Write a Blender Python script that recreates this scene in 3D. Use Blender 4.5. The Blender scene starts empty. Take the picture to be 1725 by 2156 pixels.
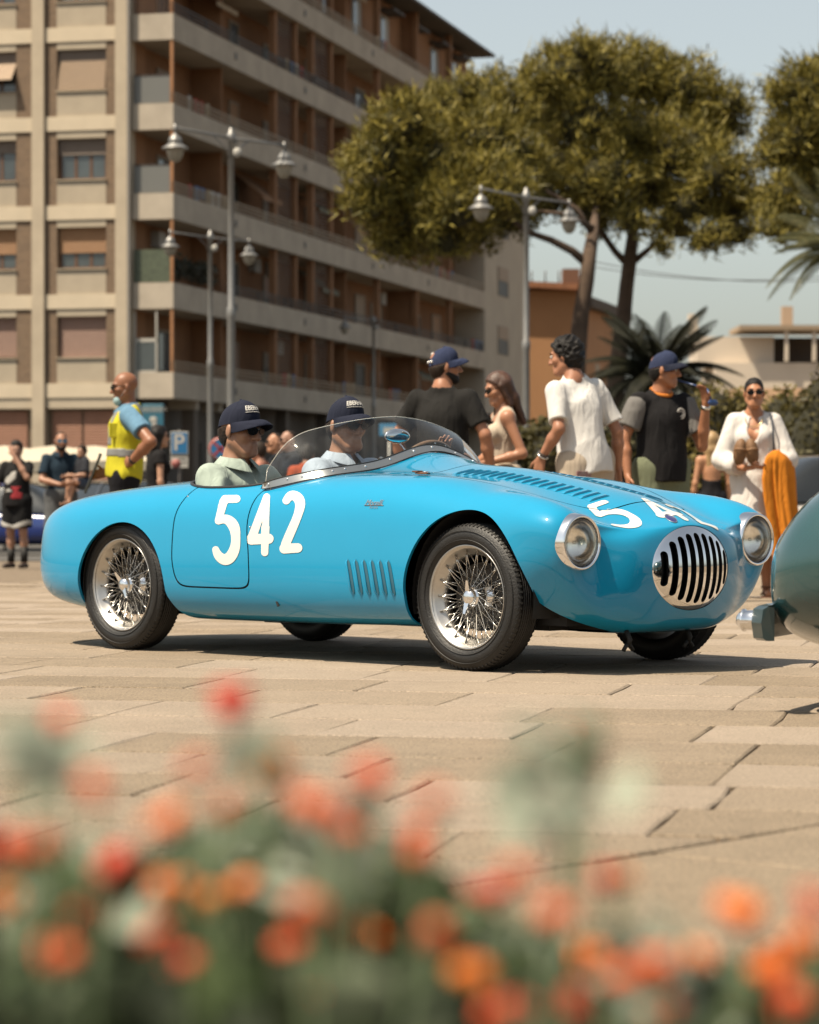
import bpy, bmesh, math, random
import numpy as np
from mathutils import Vector, Matrix, Euler
from mathutils.bvhtree import BVHTree
R = math.radians
SC = bpy.context.scene
COL = SC.collection
# ------------------------------------------------------------------ camera
CAMH = .7233; FPX = 6109.
cam = bpy.data.cameras.new('camera'); CAM = bpy.data.objects.new('camera', cam); COL.objects.link(CAM)
cam.sensor_fit = 'HORIZONTAL'; cam.sensor_width = 24.0; cam.lens = FPX / 1725 * 24.0
cam.clip_start = .05; cam.clip_end = 3000
CAM.location = (0, 0, CAMH); CAM.rotation_euler = (R(90) - math.atan(40 / FPX), 0, 0)
cam.dof.use_dof = True; cam.dof.focus_distance = 11.6; cam.dof.aperture_fstop = 3.9
SC.camera = CAM
# ------------------------------------------------------------------ sky, sun, exposure
SUN_TO = Vector((-.45, -.27, 1.0)).normalized()           # towards the sun
elev = math.asin(SUN_TO.z); azim = math.atan2(SUN_TO.x, SUN_TO.y)
wd = bpy.data.worlds.new('World'); SC.world = wd; wd.use_nodes = True
nt = wd.node_tree; nt.nodes.clear()
sky = nt.nodes.new('ShaderNodeTexSky'); sky.sky_type = 'NISHITA'; sky.sun_disc = False
sky.sun_elevation = elev; sky.sun_rotation = azim
sky.air_density = 1.0; sky.dust_density = 2.2; sky.ozone_density = 1.0; sky.altitude = 0
hs = nt.nodes.new('ShaderNodeHueSaturation'); hs.inputs['Saturation'].default_value = .50
tint = nt.nodes.new('ShaderNodeMix'); tint.data_type = 'RGBA'; tint.blend_type = 'MULTIPLY'
tint.inputs['Factor'].default_value = 1.0; tint.inputs['B'].default_value = (1.0, 1.0, .93, 1)
bg = nt.nodes.new('ShaderNodeBackground'); bg.inputs['Strength'].default_value = .088
ow = nt.nodes.new('ShaderNodeOutputWorld')
nt.links.new(sky.outputs[0], hs.inputs['Color']); nt.links.new(hs.outputs[0], tint.inputs['A'])
nt.links.new(tint.outputs['Result'], bg.inputs['Color']); nt.links.new(bg.outputs[0], ow.inputs['Surface'])
sl = bpy.data.lights.new('sun', 'SUN'); sl.energy = 5.0; sl.angle = R(.53); sl.color = (1.0, .87, .68)
SUN = bpy.data.objects.new('sun', sl); COL.objects.link(SUN); SUN.location = (0, 0, 60)
SUN.rotation_euler = SUN_TO.to_track_quat('Z', 'Y').to_euler()
vs = SC.view_settings
SC.display_settings.display_device = 'sRGB'
vs.view_transform = 'Standard'; vs.look = 'None'; vs.exposure = .85; vs.gamma = 1.0; vs.use_curve_mapping = False
SC.render.engine = 'CYCLES'
SC.cycles.use_denoising = True
SC.cycles.max_bounces = 8; SC.cycles.transparent_max_bounces = 12
SC.cycles.caustics_reflective = False; SC.cycles.caustics_refractive = False

# ------------------------------------------------------------------ helpers
def tag(o, label=None, cat=None, group=None, kind=None):
    if label: o['label'] = label
    if cat: o['category'] = cat
    if group: o['group'] = group
    if kind: o['kind'] = kind
    return o
def empty(name, loc=(0, 0, 0), rz=0, label=None, cat=None, group=None):
    o = bpy.data.objects.new(name, None); COL.objects.link(o)
    o.location = loc; o.rotation_euler = (0, 0, rz); o.empty_display_size = .2
    return tag(o, label, cat, group)
def link(name, me, m=None, parent=None):
    o = bpy.data.objects.new(name, me); COL.objects.link(o)
    if m is not None and not me.materials: me.materials.append(m)
    if parent is not None: o.parent = parent
    return o
def mesh(name, V, F, smooth=False):
    me = bpy.data.meshes.new(name)
    me.from_pydata([tuple(map(float, v)) for v in V], [], [tuple(map(int, f)) for f in F]); 
    if smooth: me.shade_smooth()
    me.update(); return me
def npmesh(name, V, Q, smooth=True):
    """fast build from arrays; Q (n,k) with one k"""
    me = bpy.data.meshes.new(name); V = np.asarray(V, np.float32); Q = np.asarray(Q, np.int32)
    n, k = Q.shape
    me.vertices.add(len(V)); me.vertices.foreach_set('co', V.ravel())
    me.loops.add(n * k); me.loops.foreach_set('vertex_index', Q.ravel())
    me.polygons.add(n); me.polygons.foreach_set('loop_start', np.arange(0, n * k, k, dtype=np.int32))
    me.polygons.foreach_set('loop_total', np.full(n, k, np.int32))
    me.polygons.foreach_set('use_smooth', np.full(n, smooth, bool))
    me.update(calc_edges=True); me.validate(); return me
def rot2(a): c, s = math.cos(a), math.sin(a); return np.array([[c, -s], [s, c]])
class MB:
    """collects shapes, builds them as ONE mesh object"""
    def __init__(s): s.V = []; s.F = []; s.S = []
    def add(s, V, F, sm=False):
        n = len(s.V); s.V += [tuple(map(float, v)) for v in V]
        s.F += [tuple(i + n for i in f) for f in F]; s.S += [sm] * len(F)
    def box(s, c, d, rz=0, rx=0, ry=0):
        M = Euler((rx, ry, rz)).to_matrix(); c = Vector(c)
        V = [c + M @ Vector((x * d[0] / 2, y * d[1] / 2, z * d[2] / 2)) for x in (-1, 1) for y in (-1, 1) for z in (-1, 1)]
        s.add(V, [(0, 1, 3, 2), (4, 6, 7, 5), (0, 4, 5, 1), (2, 3, 7, 6), (0, 2, 6, 4), (1, 5, 7, 3)])
    def bevbox(s, c, d, b=.01, rz=0):
        """box with chamfered vertical edges and top/bottom rims"""
        M = Euler((0, 0, rz)).to_matrix(); c = Vector(c); x, y, z = d[0] / 2, d[1] / 2, d[2] / 2
        b = min(b, x * .45, y * .45, z * .45)
        def ring(X, Y, Z, q): return [c + M @ Vector(p) for p in ((X - q, -Y, Z), (X, -Y + q, Z), (X, Y - q, Z), (X - q, Y, Z), (-X + q, Y, Z), (-X, Y - q, Z), (-X, -Y + q, Z), (-X + q, -Y, Z))]
        V = ring(x - b, y - b, -z, b * .5) + ring(x, y, -z + b, b) + ring(x, y, z - b, b) + ring(x - b, y - b, z, b * .5)
        F = [tuple(range(7, -1, -1)), tuple(range(24, 32))]
        for k in range(3):
            for i in range(8): F.append((k * 8 + i, k * 8 + (i + 1) % 8, k * 8 + 8 + (i + 1) % 8, k * 8 + 8 + i))
        s.add(V, F)
    def tube(s, pts, r, n=8, closed=False, sm=True, cap=True):
        pts = [Vector(p) for p in pts]; N = len(pts)
        rr = list(r) if hasattr(r, '__len__') else [r] * N
        V = []; prev = None
        for i, p in enumerate(pts):
            if closed: t = (pts[(i + 1) % N] - pts[i - 1])
            else: t = pts[min(i + 1, N - 1)] - pts[max(i - 1, 0)]
            t = t.normalized() if t.length > 1e-9 else Vector((0, 0, 1))
            if prev is None:
                a = Vector((0, 0, 1)) if abs(t.z) < .9 else Vector((1, 0, 0)); x = t.cross(a).normalized()
            else: x = (prev - t * prev.dot(t)).normalized()
            prev = x; y = t.cross(x)
            for k in range(n):
                a = 2 * math.pi * k / n; V.append(p + (x * math.cos(a) + y * math.sin(a)) * rr[i])
        F = []
        for i in range(N if closed else N - 1):
            j = (i + 1) % N
            for k in range(n): F.append((i * n + k, i * n + (k + 1) % n, j * n + (k + 1) % n, j * n + k))
        if cap and not closed: F += [tuple(range(n - 1, -1, -1)), tuple((N - 1) * n + k for k in range(n))]
        s.add(V, F, sm)
    def lathe(s, prof, n=24, M=None, sm=True, ang=2 * math.pi):
        """prof (r,z) about z"""
        M = M or Matrix.Identity(4); V = []; full = abs(ang - 2 * math.pi) < 1e-6; m = n if full else n + 1
        for r, z in prof:
            for k in range(m): a = ang * k / n; V.append(M @ Vector((r * math.cos(a), r * math.sin(a), z)))
        F = []
        for i in range(len(prof) - 1):
            for k in range(n):
                k2 = (k + 1) % m; F.append((i * m + k, i * m + k2, i * m + m + k2, i * m + m + k))
        s.add(V, F, sm)
    def ellipsoid(s, c, r, n=16, m=10, M=None):
        c = Vector(c); M = M or Matrix.Identity(3); V = []; F = []
        for i in range(m + 1):
            t = math.pi * i / m
            for k in range(n):
                a = 2 * math.pi * k / n
                V.append(c + M @ Vector((r[0] * math.sin(t) * math.cos(a), r[1] * math.sin(t) * math.sin(a), -r[2] * math.cos(t))))
        for i in range(m):
            for k in range(n): F.append((i * n + k, i * n + (k + 1) % n, (i + 1) * n + (k + 1) % n, (i + 1) * n + k))
        s.add(V, F, True)
    def prism(s, poly, z0, z1, M=None):
        """polygon (x,y) extruded z0..z1"""
        M = M or Matrix.Identity(4); n = len(poly)
        V = [M @ Vector((x, y, z)) for z in (z0, z1) for x, y in poly]
        s.add(V, [tuple(range(n - 1, -1, -1)), tuple(range(n, 2 * n))] + [(i, (i + 1) % n, n + (i + 1) % n, n + i) for i in range(n)])
    def build(s, name, m=None, parent=None, flip=False):
        me = bpy.data.meshes.new(name); me.from_pydata(s.V, [], s.F)
        me.polygons.foreach_set('use_smooth', s.S)
        me.update(); return link(name, me, m, parent)
def fixn(o):
    bm = bmesh.new(); bm.from_mesh(o.data); bmesh.ops.recalc_face_normals(bm, faces=bm.faces); bm.to_mesh(o.data); bm.free(); return o

MATS = {}
ALB = .64      # the picture is exposed 0.65 stop up, so reflectances sit lower than they look
def mat(name, col, rough=.6, metal=0., var=.0, vscale=4., bump=0., bscale=60., coat=0., spec=.5, col2=None, obj=True, sheen=0., trans=0., sss=0.):
    """procedural principled: base colour varied by noise, optional bump"""
    if name in MATS: return MATS[name]
    if metal < .5: col = tuple(c * ALB for c in col); col2 = tuple(c * ALB for c in col2) if col2 else None
    m = bpy.data.materials.new(name); m.use_nodes = True; MATS[name] = m
    t = m.node_tree; b = t.nodes['Principled BSDF']; L = t.links
    b.inputs['Roughness'].default_value = rough; b.inputs['Metallic'].default_value = metal
    b.inputs['Coat Weight'].default_value = coat; b.inputs['Coat Roughness'].default_value = .03
    b.inputs['Specular IOR Level'].default_value = spec
    b.inputs['Sheen Weight'].default_value = sheen; b.inputs['Transmission Weight'].default_value = trans
    if sss: b.inputs['Subsurface Weight'].default_value = sss; b.inputs['Subsurface Radius'].default_value = (.02, .008, .004); b.inputs['Subsurface Scale'].default_value = .4
    c1 = (*col, 1)
    b.inputs['Base Color'].default_value = c1
    tc = None
    if var > 0 or bump > 0 or col2:
        tc = t.nodes.new('ShaderNodeTexCoord')
    src = 'Object' if obj else 'Generated'
    if var > 0 or col2:
        nz = t.nodes.new('ShaderNodeTexNoise'); nz.inputs['Scale'].default_value = vscale; nz.inputs['Detail'].default_value = 6; nz.inputs['Roughness'].default_value = .65
        L.new(tc.outputs[src], nz.inputs['Vector'])
        mx = t.nodes.new('ShaderNodeMix'); mx.data_type = 'RGBA'
        mr = t.nodes.new('ShaderNodeMapRange'); mr.inputs['From Min'].default_value = .3; mr.inputs['From Max'].default_value = .7
        L.new(nz.outputs['Fac'], mr.inputs['Value']); L.new(mr.outputs['Result'], mx.inputs['Factor'])
        c2 = (*col2, 1) if col2 else (*[min(1, c * (1 + var)) for c in col], 1)
        mx.inputs['A'].default_value = c1 if col2 else (*[c * (1 - var) for c in col], 1); mx.inputs['B'].default_value = c2
        L.new(mx.outputs['Result'], b.inputs['Base Color'])
    if bump > 0:
        nb = t.nodes.new('ShaderNodeTexNoise'); nb.inputs['Scale'].default_value = bscale; nb.inputs['Detail'].default_value = 5
        L.new(tc.outputs[src], nb.inputs['Vector'])
        bp = t.nodes.new('ShaderNodeBump'); bp.inputs['Strength'].default_value = min(1, bump); bp.inputs['Distance'].default_value = .01
        L.new(nb.outputs['Fac'], bp.inputs['Height']); L.new(bp.outputs['Normal'], b.inputs['Normal'])
    return m
def thin_glass(name, tintc=(.93, .95, .95), ior=1.47, rough=.02, dirt=0.):
    if name in MATS: return MATS[name]
    m = bpy.data.materials.new(name); m.use_nodes = True; MATS[name] = m
    t = m.node_tree; t.nodes.clear(); L = t.links
    o = t.nodes.new('ShaderNodeOutputMaterial'); tr = t.nodes.new('ShaderNodeBsdfTransparent'); tr.inputs[0].default_value = (*tintc, 1)
    gl = t.nodes.new('ShaderNodeBsdfGlossy'); gl.inputs['Roughness'].default_value = rough
    fr = t.nodes.new('ShaderNodeFresnel'); fr.inputs['IOR'].default_value = ior
    mx = t.nodes.new('ShaderNodeMixShader'); L.new(fr.outputs[0], mx.inputs[0]); L.new(tr.outputs[0], mx.inputs[1]); L.new(gl.outputs[0], mx.inputs[2])
    last = mx
    if dirt > 0:
        df = t.nodes.new('ShaderNodeBsdfDiffuse'); df.inputs[0].default_value = (.75, .72, .66, 1)
        tc = t.nodes.new('ShaderNodeTexCoord'); nz = t.nodes.new('ShaderNodeTexNoise'); nz.inputs['Scale'].default_value = 9; nz.inputs['Detail'].default_value = 8
        L.new(tc.outputs['Object'], nz.inputs['Vector'])
        mr = t.nodes.new('ShaderNodeMapRange'); mr.inputs['From Min'].default_value = .35; mr.inputs['From Max'].default_value = .8; mr.inputs['To Max'].default_value = dirt
        L.new(nz.outputs['Fac'], mr.inputs['Value'])
        m2 = t.nodes.new('ShaderNodeMixShader'); L.new(mr.outputs[0], m2.inputs[0]); L.new(mx.outputs[0], m2.inputs[1]); L.new(df.outputs[0], m2.inputs[2]); last = m2
    L.new(last.outputs[0], o.inputs['Surface']); return m
def text_mesh(s, size=1., bold=False):
    c = bpy.data.curves.new('lettering', 'FONT'); c.body = s; c.size = size; c.align_x = 'CENTER'; c.align_y = 'CENTER'; c.resolution_u = 3
    if bold: c.offset = size * .018
    o = bpy.data.objects.new('lettering', c); COL.objects.link(o)
    dg = bpy.context.evaluated_depsgraph_get(); me = bpy.data.meshes.new_from_object(o.evaluated_get(dg))
    bpy.data.objects.remove(o); bpy.data.curves.remove(c); return me
# pixel (in 1725x2156 photo units) -> world, used to place things at a real distance
TH = math.atan(40 / FPX)
def ray(x, y):
    dx, dz = (x - 862.5) / FPX, -(y - 1078) / FPX; c, s = math.cos(TH), math.sin(TH)
    return Vector((dx, c + dz * s, -s + dz * c))
def at(x, y, Y): r = ray(x, y); return Vector((0, 0, CAMH)) + r * (Y / r.y)
def gz(Y): return 0. if Y < 15 else (-(Y - 15) * .0114 if Y < 60 else -.513)

def natspline(x, Y):
    x = np.asarray(x, float); Y = np.asarray(Y, float); n = len(x); h = np.diff(x)
    A = np.zeros((n, n)); B = np.zeros((n,) + Y.shape[1:])
    A[0, 0] = A[-1, -1] = 1
    sh = (-1,) + (1,) * (Y.ndim - 1)
    for i in range(1, n - 1):
        A[i, i - 1] = h[i - 1]; A[i, i] = 2 * (h[i - 1] + h[i]); A[i, i + 1] = h[i]
        B[i] = 6 * ((Y[i + 1] - Y[i]) / h[i] - (Y[i] - Y[i - 1]) / h[i - 1])
    M = np.linalg.solve(A, B.reshape(n, -1)).reshape(B.shape)
    def f(t):
        t = np.clip(np.asarray(t, float), x[0], x[-1]); i = np.clip(np.searchsorted(x, t) - 1, 0, n - 2)
        a = ((x[i + 1] - t) / h[i]).reshape(sh); b = ((t - x[i]) / h[i]).reshape(sh); hh = h[i].reshape(sh)
        return a * Y[i] + b * Y[i + 1] + ((a ** 3 - a) * M[i] + (b ** 3 - b) * M[i + 1]) * hh ** 2 / 6
    return f
def pch(pts):
    """monotone cubic through (x,y) points"""
    x = np.array([p[0] for p in pts], float); y = np.array([p[1] for p in pts], float); h = np.diff(x); d = np.diff(y) / h
    m = np.zeros(len(x)); m[0] = d[0]; m[-1] = d[-1]
    for i in range(1, len(x) - 1):
        if d[i - 1] * d[i] > 0:
            w1, w2 = 2 * h[i] + h[i - 1], h[i] + 2 * h[i - 1]; m[i] = (w1 + w2) / (w1 / d[i - 1] + w2 / d[i])
    def f(t):
        t = np.clip(np.asarray(t, float), x[0], x[-1]); i = np.clip(np.searchsorted(x, t) - 1, 0, len(x) - 2)
        s = (t - x[i]) / h[i]
        return (2 * s ** 3 - 3 * s ** 2 + 1) * y[i] + (s ** 3 - 2 * s ** 2 + s) * h[i] * m[i] + (-2 * s ** 3 + 3 * s ** 2) * y[i + 1] + (s ** 3 - s ** 2) * h[i] * m[i + 1]
    return f
rng = random.Random(7)
PAINT = mat('blue_paint', (.010, .335, .60), rough=.4, coat=1.0, spec=.06, var=.03, vscale=2)
CHROME = mat('chrome', (.82, .82, .83), rough=.06, metal=1.)
ALU = mat('aluminium', (.50, .48, .45), rough=.36, metal=1., var=.08, vscale=30)
STEEL = mat('spoke_steel', (.66, .64, .60), rough=.25, metal=1.)
BLACK = mat('black_matt', (.012, .011, .010), rough=.75)
RUB = mat('tyre_rubber', (.010, .0092, .0085), rough=.55, var=.5, vscale=14, bump=.25, bscale=120)
CREAM = mat('cream_paint', (.90, .87, .81), rough=.35, coat=.5)
LEATH = mat('brown_leather', (.16, .055, .022), rough=.6, var=.2, vscale=30)
BKLEA = mat('black_leather', (.02, .018, .02), rough=.5)

REFL = mat('reflector', (.96, .95, .92), rough=.20, metal=1.)
# ================================================================== ground and paving
def stone_mat(name, base, spread=.19):
    m = bpy.data.materials.new(name); m.use_nodes = True; t = m.node_tree; b = t.nodes['Principled BSDF']; L = t.links
    b.inputs['Roughness'].default_value = .88; b.inputs['Specular IOR Level'].default_value = .3
    tc = t.nodes.new('ShaderNodeNewGeometry'); oi = t.nodes.new('ShaderNodeObjectInfo')
    def noise(s, d=4, r=.6):
        n = t.nodes.new('ShaderNodeTexNoise'); n.inputs['Scale'].default_value = s; n.inputs['Detail'].default_value = d; n.inputs['Roughness'].default_value = r
        L.new(tc.outputs['Position'], n.inputs['Vector']); return n.outputs['Fac']
    def math_(op, a, b_=None, v=None):
        n = t.nodes.new('ShaderNodeMath'); n.operation = op
        for i, x in enumerate((a, b_ if b_ is not None else v)):
            if isinstance(x, (int, float)): n.inputs[i].default_value = x
            elif x is not None: L.new(x, n.inputs[i])
        return n.outputs[0]
    isl = math_('FRACT', math_('ADD', oi.outputs['Random'], tc.outputs['Random Per Island']))
    big = noise(1.3, 5); fine = noise(95, 5, .8); mid = noise(9, 6, .7)
    v = math_('ADD', math_('MULTIPLY', math_('SUBTRACT', isl, .5), spread * 2), 1.0)
    v = math_('ADD', v, math_('MULTIPLY', math_('SUBTRACT', big, .5), .5))
    v = math_('ADD', v, math_('MULTIPLY', math_('SUBTRACT', mid, .5), .45))
    v = math_('ADD', v, math_('MULTIPLY', math_('SUBTRACT', fine, .5), 3.0))
    # dark pits and stains
    pit = t.nodes.new('ShaderNodeMapRange'); pit.inputs['From Min'].default_value = .66; pit.inputs['From Max'].default_value = .74; L.new(noise(26, 3, .6), pit.inputs['Value'])
    v = math_('SUBTRACT', v, math_('MULTIPLY', pit.outputs[0], .30))
    hue = t.nodes.new('ShaderNodeMix'); hue.data_type = 'RGBA'; base = tuple(c * ALB for c in base); hue.inputs['A'].default_value = (*base, 1); hue.inputs['B'].default_value = (base[0] * .93, base[1] * .97, base[2] * 1.08, 1)
    L.new(isl, hue.inputs['Factor'])
    mx = t.nodes.new('ShaderNodeMix'); mx.data_type = 'RGBA'; mx.blend_type = 'MULTIPLY'; mx.inputs['Factor'].default_value = 1
    L.new(hue.outputs['Result'], mx.inputs['A']); cb = t.nodes.new('ShaderNodeCombineColor')
    for i in range(3): L.new(v, cb.inputs[i])
    L.new(cb.outputs[0], mx.inputs['B']); L.new(mx.outputs['Result'], b.inputs['Base Color'])
    bp = t.nodes.new('ShaderNodeBump'); bp.inputs['Strength'].default_value = .9; bp.inputs['Distance'].default_value = .008
    L.new(math_('ADD', fine, math_('MULTIPLY', mid, 1.5)), bp.inputs['Height']); L.new(bp.outputs['Normal'], b.inputs['Normal'])
    return m
SLAB = stone_mat('granite_slab', (.40, .312, .218)); SLAB2 = stone_mat('concrete_slab', (.375, .29, .195), .05)
MORTAR = mat('joint_dirt', (.215, .160, .105), rough=.95, var=.3, vscale=12, bump=.4, bscale=90)
GRIT = mat('joint_grit', (.23, .17, .112), rough=.95, var=.6, vscale=7)
FARG = mat('far_ground', (.27, .21, .15), rough=.95, var=.12, vscale=.6)
ys = [-400, -40, 0, 5, 10, 15, 20, 25, 30, 35, 40, 45, 50, 55, 60, 80, 2500]
V = []; F = []
for i, y in enumerate(ys):
    for x in (-1800, -30, -12, 12, 30, 1800): V.append((x, y, gz(y) - .014))
for i in range(len(ys) - 1):
    for j in range(5): k = i * 6 + j; F.append((k, k + 1, k + 7, k + 6))
g = link('ground', mesh('ground', V, F), MORTAR); tag(g, kind='structure')
plaza = empty('plaza_paving', (0, 0, 0)); tag(plaza, kind='structure')
E1 = np.array([math.cos(R(12.5)), -math.sin(R(12.5))]); E2 = np.array([math.sin(R(12.5)), math.cos(R(12.5))])
DL0 = np.array([.263, 5.59]); DLd = np.array([.643, .766]); DLn = np.array([.766, -.643])   # the diagonal joint; n towards the near side
def clip_poly(P, o, n):
    out = []
    for i in range(len(P)):
        a, b = P[i], P[(i + 1) % len(P)]; da, db = np.dot(a - o, n), np.dot(b - o, n)
        if da <= 0: out.append(a)
        if da * db < 0: out.append(a + (b - a) * (da / (da - db)))
    return out
def slab_mesh(P, fine=True):
    """P polygon (xy). jittered outline, worn arris, sunk sides"""
    c = np.mean(P, 0); pts = []
    for i in range(len(P)):
        a, b = P[i], P[(i + 1) % len(P)]; L_ = np.linalg.norm(b - a); n = max(1, int(L_ / .22)) if fine else 1
        for k in range(n):
            p = a + (b - a) * k / n; pts.append(p + (np.array([rng.gauss(0, .0035), rng.gauss(0, .0035)]) if fine else 0))
    dz = rng.gauss(0, .0006); n = len(pts); V = []
    tilt = (rng.gauss(0, .0007), rng.gauss(0, .0007))
    def z(p): q = p - c; return gz(p[1]) + min(dz, .001) + q[0] * tilt[0] + q[1] * tilt[1]
    for f, d in ((None, 0.), (None, -.005), (None, -.022)):
        for p in pts:
            q = p - c; l = np.linalg.norm(q); s = (l - (.008 if d == 0 else 0)) / l
            pp = c + q * s; V.append((pp[0], pp[1], z(pp) + d))
    F = [tuple(range(n))] + [(k * n + i, (k + 1) * n + i, (k + 1) * n + (i + 1) % n, k * n + (i + 1) % n) for k in range(2) for i in range(n)]
    return V, F
slabs = []; q = 2.2
while q < 46:
    w = rng.uniform(.44, .66); p = -9 - rng.random()
    while p < 9:
        l = rng.uniform(.5, 1.0); g1 = rng.uniform(.020, .036); g2 = rng.uniform(.001, .004)
        P = [E1 * (p + g2) + E2 * (q + g1), E1 * (p + l - g2) + E2 * (q + g1), E1 * (p + l - g2) + E2 * (q + w), E1 * (p + g2) + E2 * (q + w)]
        P = clip_poly(P, DL0, DLn)
        if len(P) > 2: slabs.append((P, SLAB))
        p += l
    q += w
r = .012
while r < 3.6:
    w = rng.uniform(.8, 1.0); p = -6.
    while p < 4:
        l = rng.uniform(1.1, 1.9); b0 = DL0 + DLn * (r + .008); b1 = DL0 + DLn * (r + w - .006)
        slabs.append(([b0 + DLd * (p + .006), b1 + DLd * (p + .006), b1 + DLd * (p + l - .006), b0 + DLd * (p + l - .006)], SLAB2)); p += l
    r += w
def inview(P, m=1.0):
    c = np.mean(P, 0); return c[1] > 2.6 and abs(c[0]) < .150 * c[1] + m
near = sorted([s for s in slabs if inview(s[0], .75)], key=lambda s: np.mean(s[0], 0)[1])
ids = set(id(s) for s in near[:290])
far = MB(); sideb = MB(); n1 = 0
for s in slabs:
    c = np.mean(s[0], 0)
    if id(s) in ids:
        Vs, Fs = slab_mesh(s[0]); me = mesh('paving_slab', Vs, Fs); me.materials.append(s[1]); me.materials.append(GRIT); n = (len(Fs) - 1) // 2; me.polygons.foreach_set('material_index', [0] * (n + 1) + [1] * n); o = link('paving_slab', me, None, plaza); n1 += 1
    elif abs(c[0]) < .16 * max(c[1], 8) + 3.5 and c[1] > 1.0:
        Vs, Fs = slab_mesh(s[0], False); far.add(Vs, Fs)
o = far.build('paving', SLAB, plaza); tag(o, kind='stuff')
V = [(x, y, gz(y) - .004) for y in (46.5, 60, 130) for x in (-40, 40)]
o = link('road', mesh('road', V, [(0, 1, 3, 2), (2, 3, 5, 4)]), mat('asphalt', (.10, .092, .082), rough=.9, var=.15, vscale=3, bump=.3, bscale=80)); tag(o, kind='structure')
# ================================================================== the apartment block
CONC = mat('facade_concrete', (.60, .50, .37), rough=.9, var=.10, vscale=.9, bump=.15, bscale=12)
CONC2 = mat('fascia_concrete', (.56, .48, .38), rough=.9, var=.16, vscale=.7, bump=.2, bscale=10)
BAND = mat('band_cream', (.74, .62, .455), rough=.85, var=.06, vscale=1.2)
PANEL = mat('spandrel_panel', (.53, .445, .33), rough=.85, var=.08, vscale=1.5)
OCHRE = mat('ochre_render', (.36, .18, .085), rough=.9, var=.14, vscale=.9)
RUST = mat('rust_post', (.42, .19, .075), rough=.7, var=.2, vscale=8)
DARKW = mat('dark_opening', (.018, .015, .013), rough=.5)
WOOD = mat('window_timber', (.14, .065, .03), rough=.6, var=.2, vscale=9)
RAIL = mat('rail_iron', (.44, .34, .23), rough=.6, metal=.1, var=.2, vscale=6)
RAILD = mat('rail_dark', (.05, .04, .035), rough=.6)
SHUT = [mat('shutter_tan', (.40, .28, .18), rough=.6, var=.05), mat('shutter_orange', (.42, .225, .105), rough=.6, var=.05), mat('shutter_rose', (.36, .22, .165), rough=.6, var=.05), mat('shutter_grey', (.22, .17, .135), rough=.6, var=.05)]
DOORM = mat('roller_door_red', (.36, .165, .095), rough=.6, var=.06)
PANE = mat('window_pane', (.07, .085, .09), rough=.06, spec=.8, var=.3, vscale=.8)
CURT = mat('net_curtain', (.34, .33, .30), rough=.9)
def brick_mat():
    m = bpy.data.materials.new('brick_cladding'); m.use_nodes = True; t = m.node_tree; b = t.nodes['Principled BSDF']; L = t.links
    b.inputs['Roughness'].default_value = .9
    tc = t.nodes.new('ShaderNodeTexCoord'); mp = t.nodes.new('ShaderNodeMapping'); mp.inputs['Rotation'].default_value = (R(90), 0, 0)
    br = t.nodes.new('ShaderNodeTexBrick'); br.inputs['Scale'].default_value = 1.0; br.inputs['Brick Width'].default_value = .25; br.inputs['Row Height'].default_value = .07; br.inputs['Mortar Size'].default_value = .008
    br.inputs['Color1'].default_value = (0.158, 0.099, 0.059, 1); br.inputs['Color2'].default_value = (0.109, 0.069, 0.043, 1); br.inputs['Mortar'].default_value = (0.198, 0.155, 0.109, 1)
    L.new(tc.outputs['Object'], mp.inputs['Vector']); L.new(mp.outputs['Vector'], br.inputs['Vector']); L.new(br.outputs['Color'], b.inputs['Base Color']); return m
BRICK = brick_mat()
BA = R(-13.7); bl = empty('apartment_building', (-8.14, 100, -.513), BA, 'tall corner apartment block with long concrete balconies and roller shuttered windows', 'building')
PT = [5.41 + 3.09 * k for k in range(6)]; ROOF = 23.9; BE = 50.7; GE = 61.5
def bpart(name, m, boxes, parent=None):
    b = MB()
    for x0, x1, y0, y1, z0, z1 in boxes: b.box(((x0 + x1) / 2, (y0 + y1) / 2, (z0 + z1) / 2), (x1 - x0, y1 - y0, z1 - z0))
    return b.build(name, m, parent or bl)
def slats(x0, x1, z0, z1, y, m, parent, name='shutter', pitch=.055, tilt=0., axis='x'):
    """roller shutter with real ribs; tilt pushes the foot outwards"""
    n = max(2, int((z1 - z0) / pitch)); V = []
    for i in range(n):
        for f, o in ((0., .0), (.25, .012), (.75, .012), (1., 0.)):
            z = z0 + (z1 - z0) * (i + f) / n; yy = y - o - tilt * (z1 - z) / (z1 - z0)
            for x in (x0, x1): V.append((x, yy, z) if axis == 'x' else (-yy, x, z))
    F = [(2 * k, 2 * k + 1, 2 * k + 3, 2 * k + 2) for k in range(4 * n - 1)]
    b = MB(); b.add(V, F); o = b.build(name, m, parent); return o
# main masses: core walls (left facade skin built piece by piece in front of them)
bpart('wall', CONC, [(-14, -1.75, .45, GE, 0, ROOF - .25)])
wl = bpart('loggia_wall', mat('loggia_render_shaded', (.30, .145, .065), rough=.9, var=.14, vscale=.9), [(-1.75, -1.6, 1.45, BE, 4.6, ROOF - .25)])  # darker ochre puts the shade of the recess into the wall colour
bpart('gable_wall', mat('gable_render', (.60, .52, .41), rough=.9, var=.08, vscale=.6), [(-1.75, 0, BE, GE, 0, ROOF - 5.6)])
bpart('roof', mat('roof_eave', (.09, .075, .06), rough=.9), [(-14, .45, -.4, 51.2, ROOF - .219, ROOF - .08), (-14, -1.0, 1, 50.5, ROOF - .079, ROOF + .4)])
bpart('top_wall', OCHRE, [(-1.6, -.95, 20, BE, 20.95, ROOF - .22)])
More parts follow.
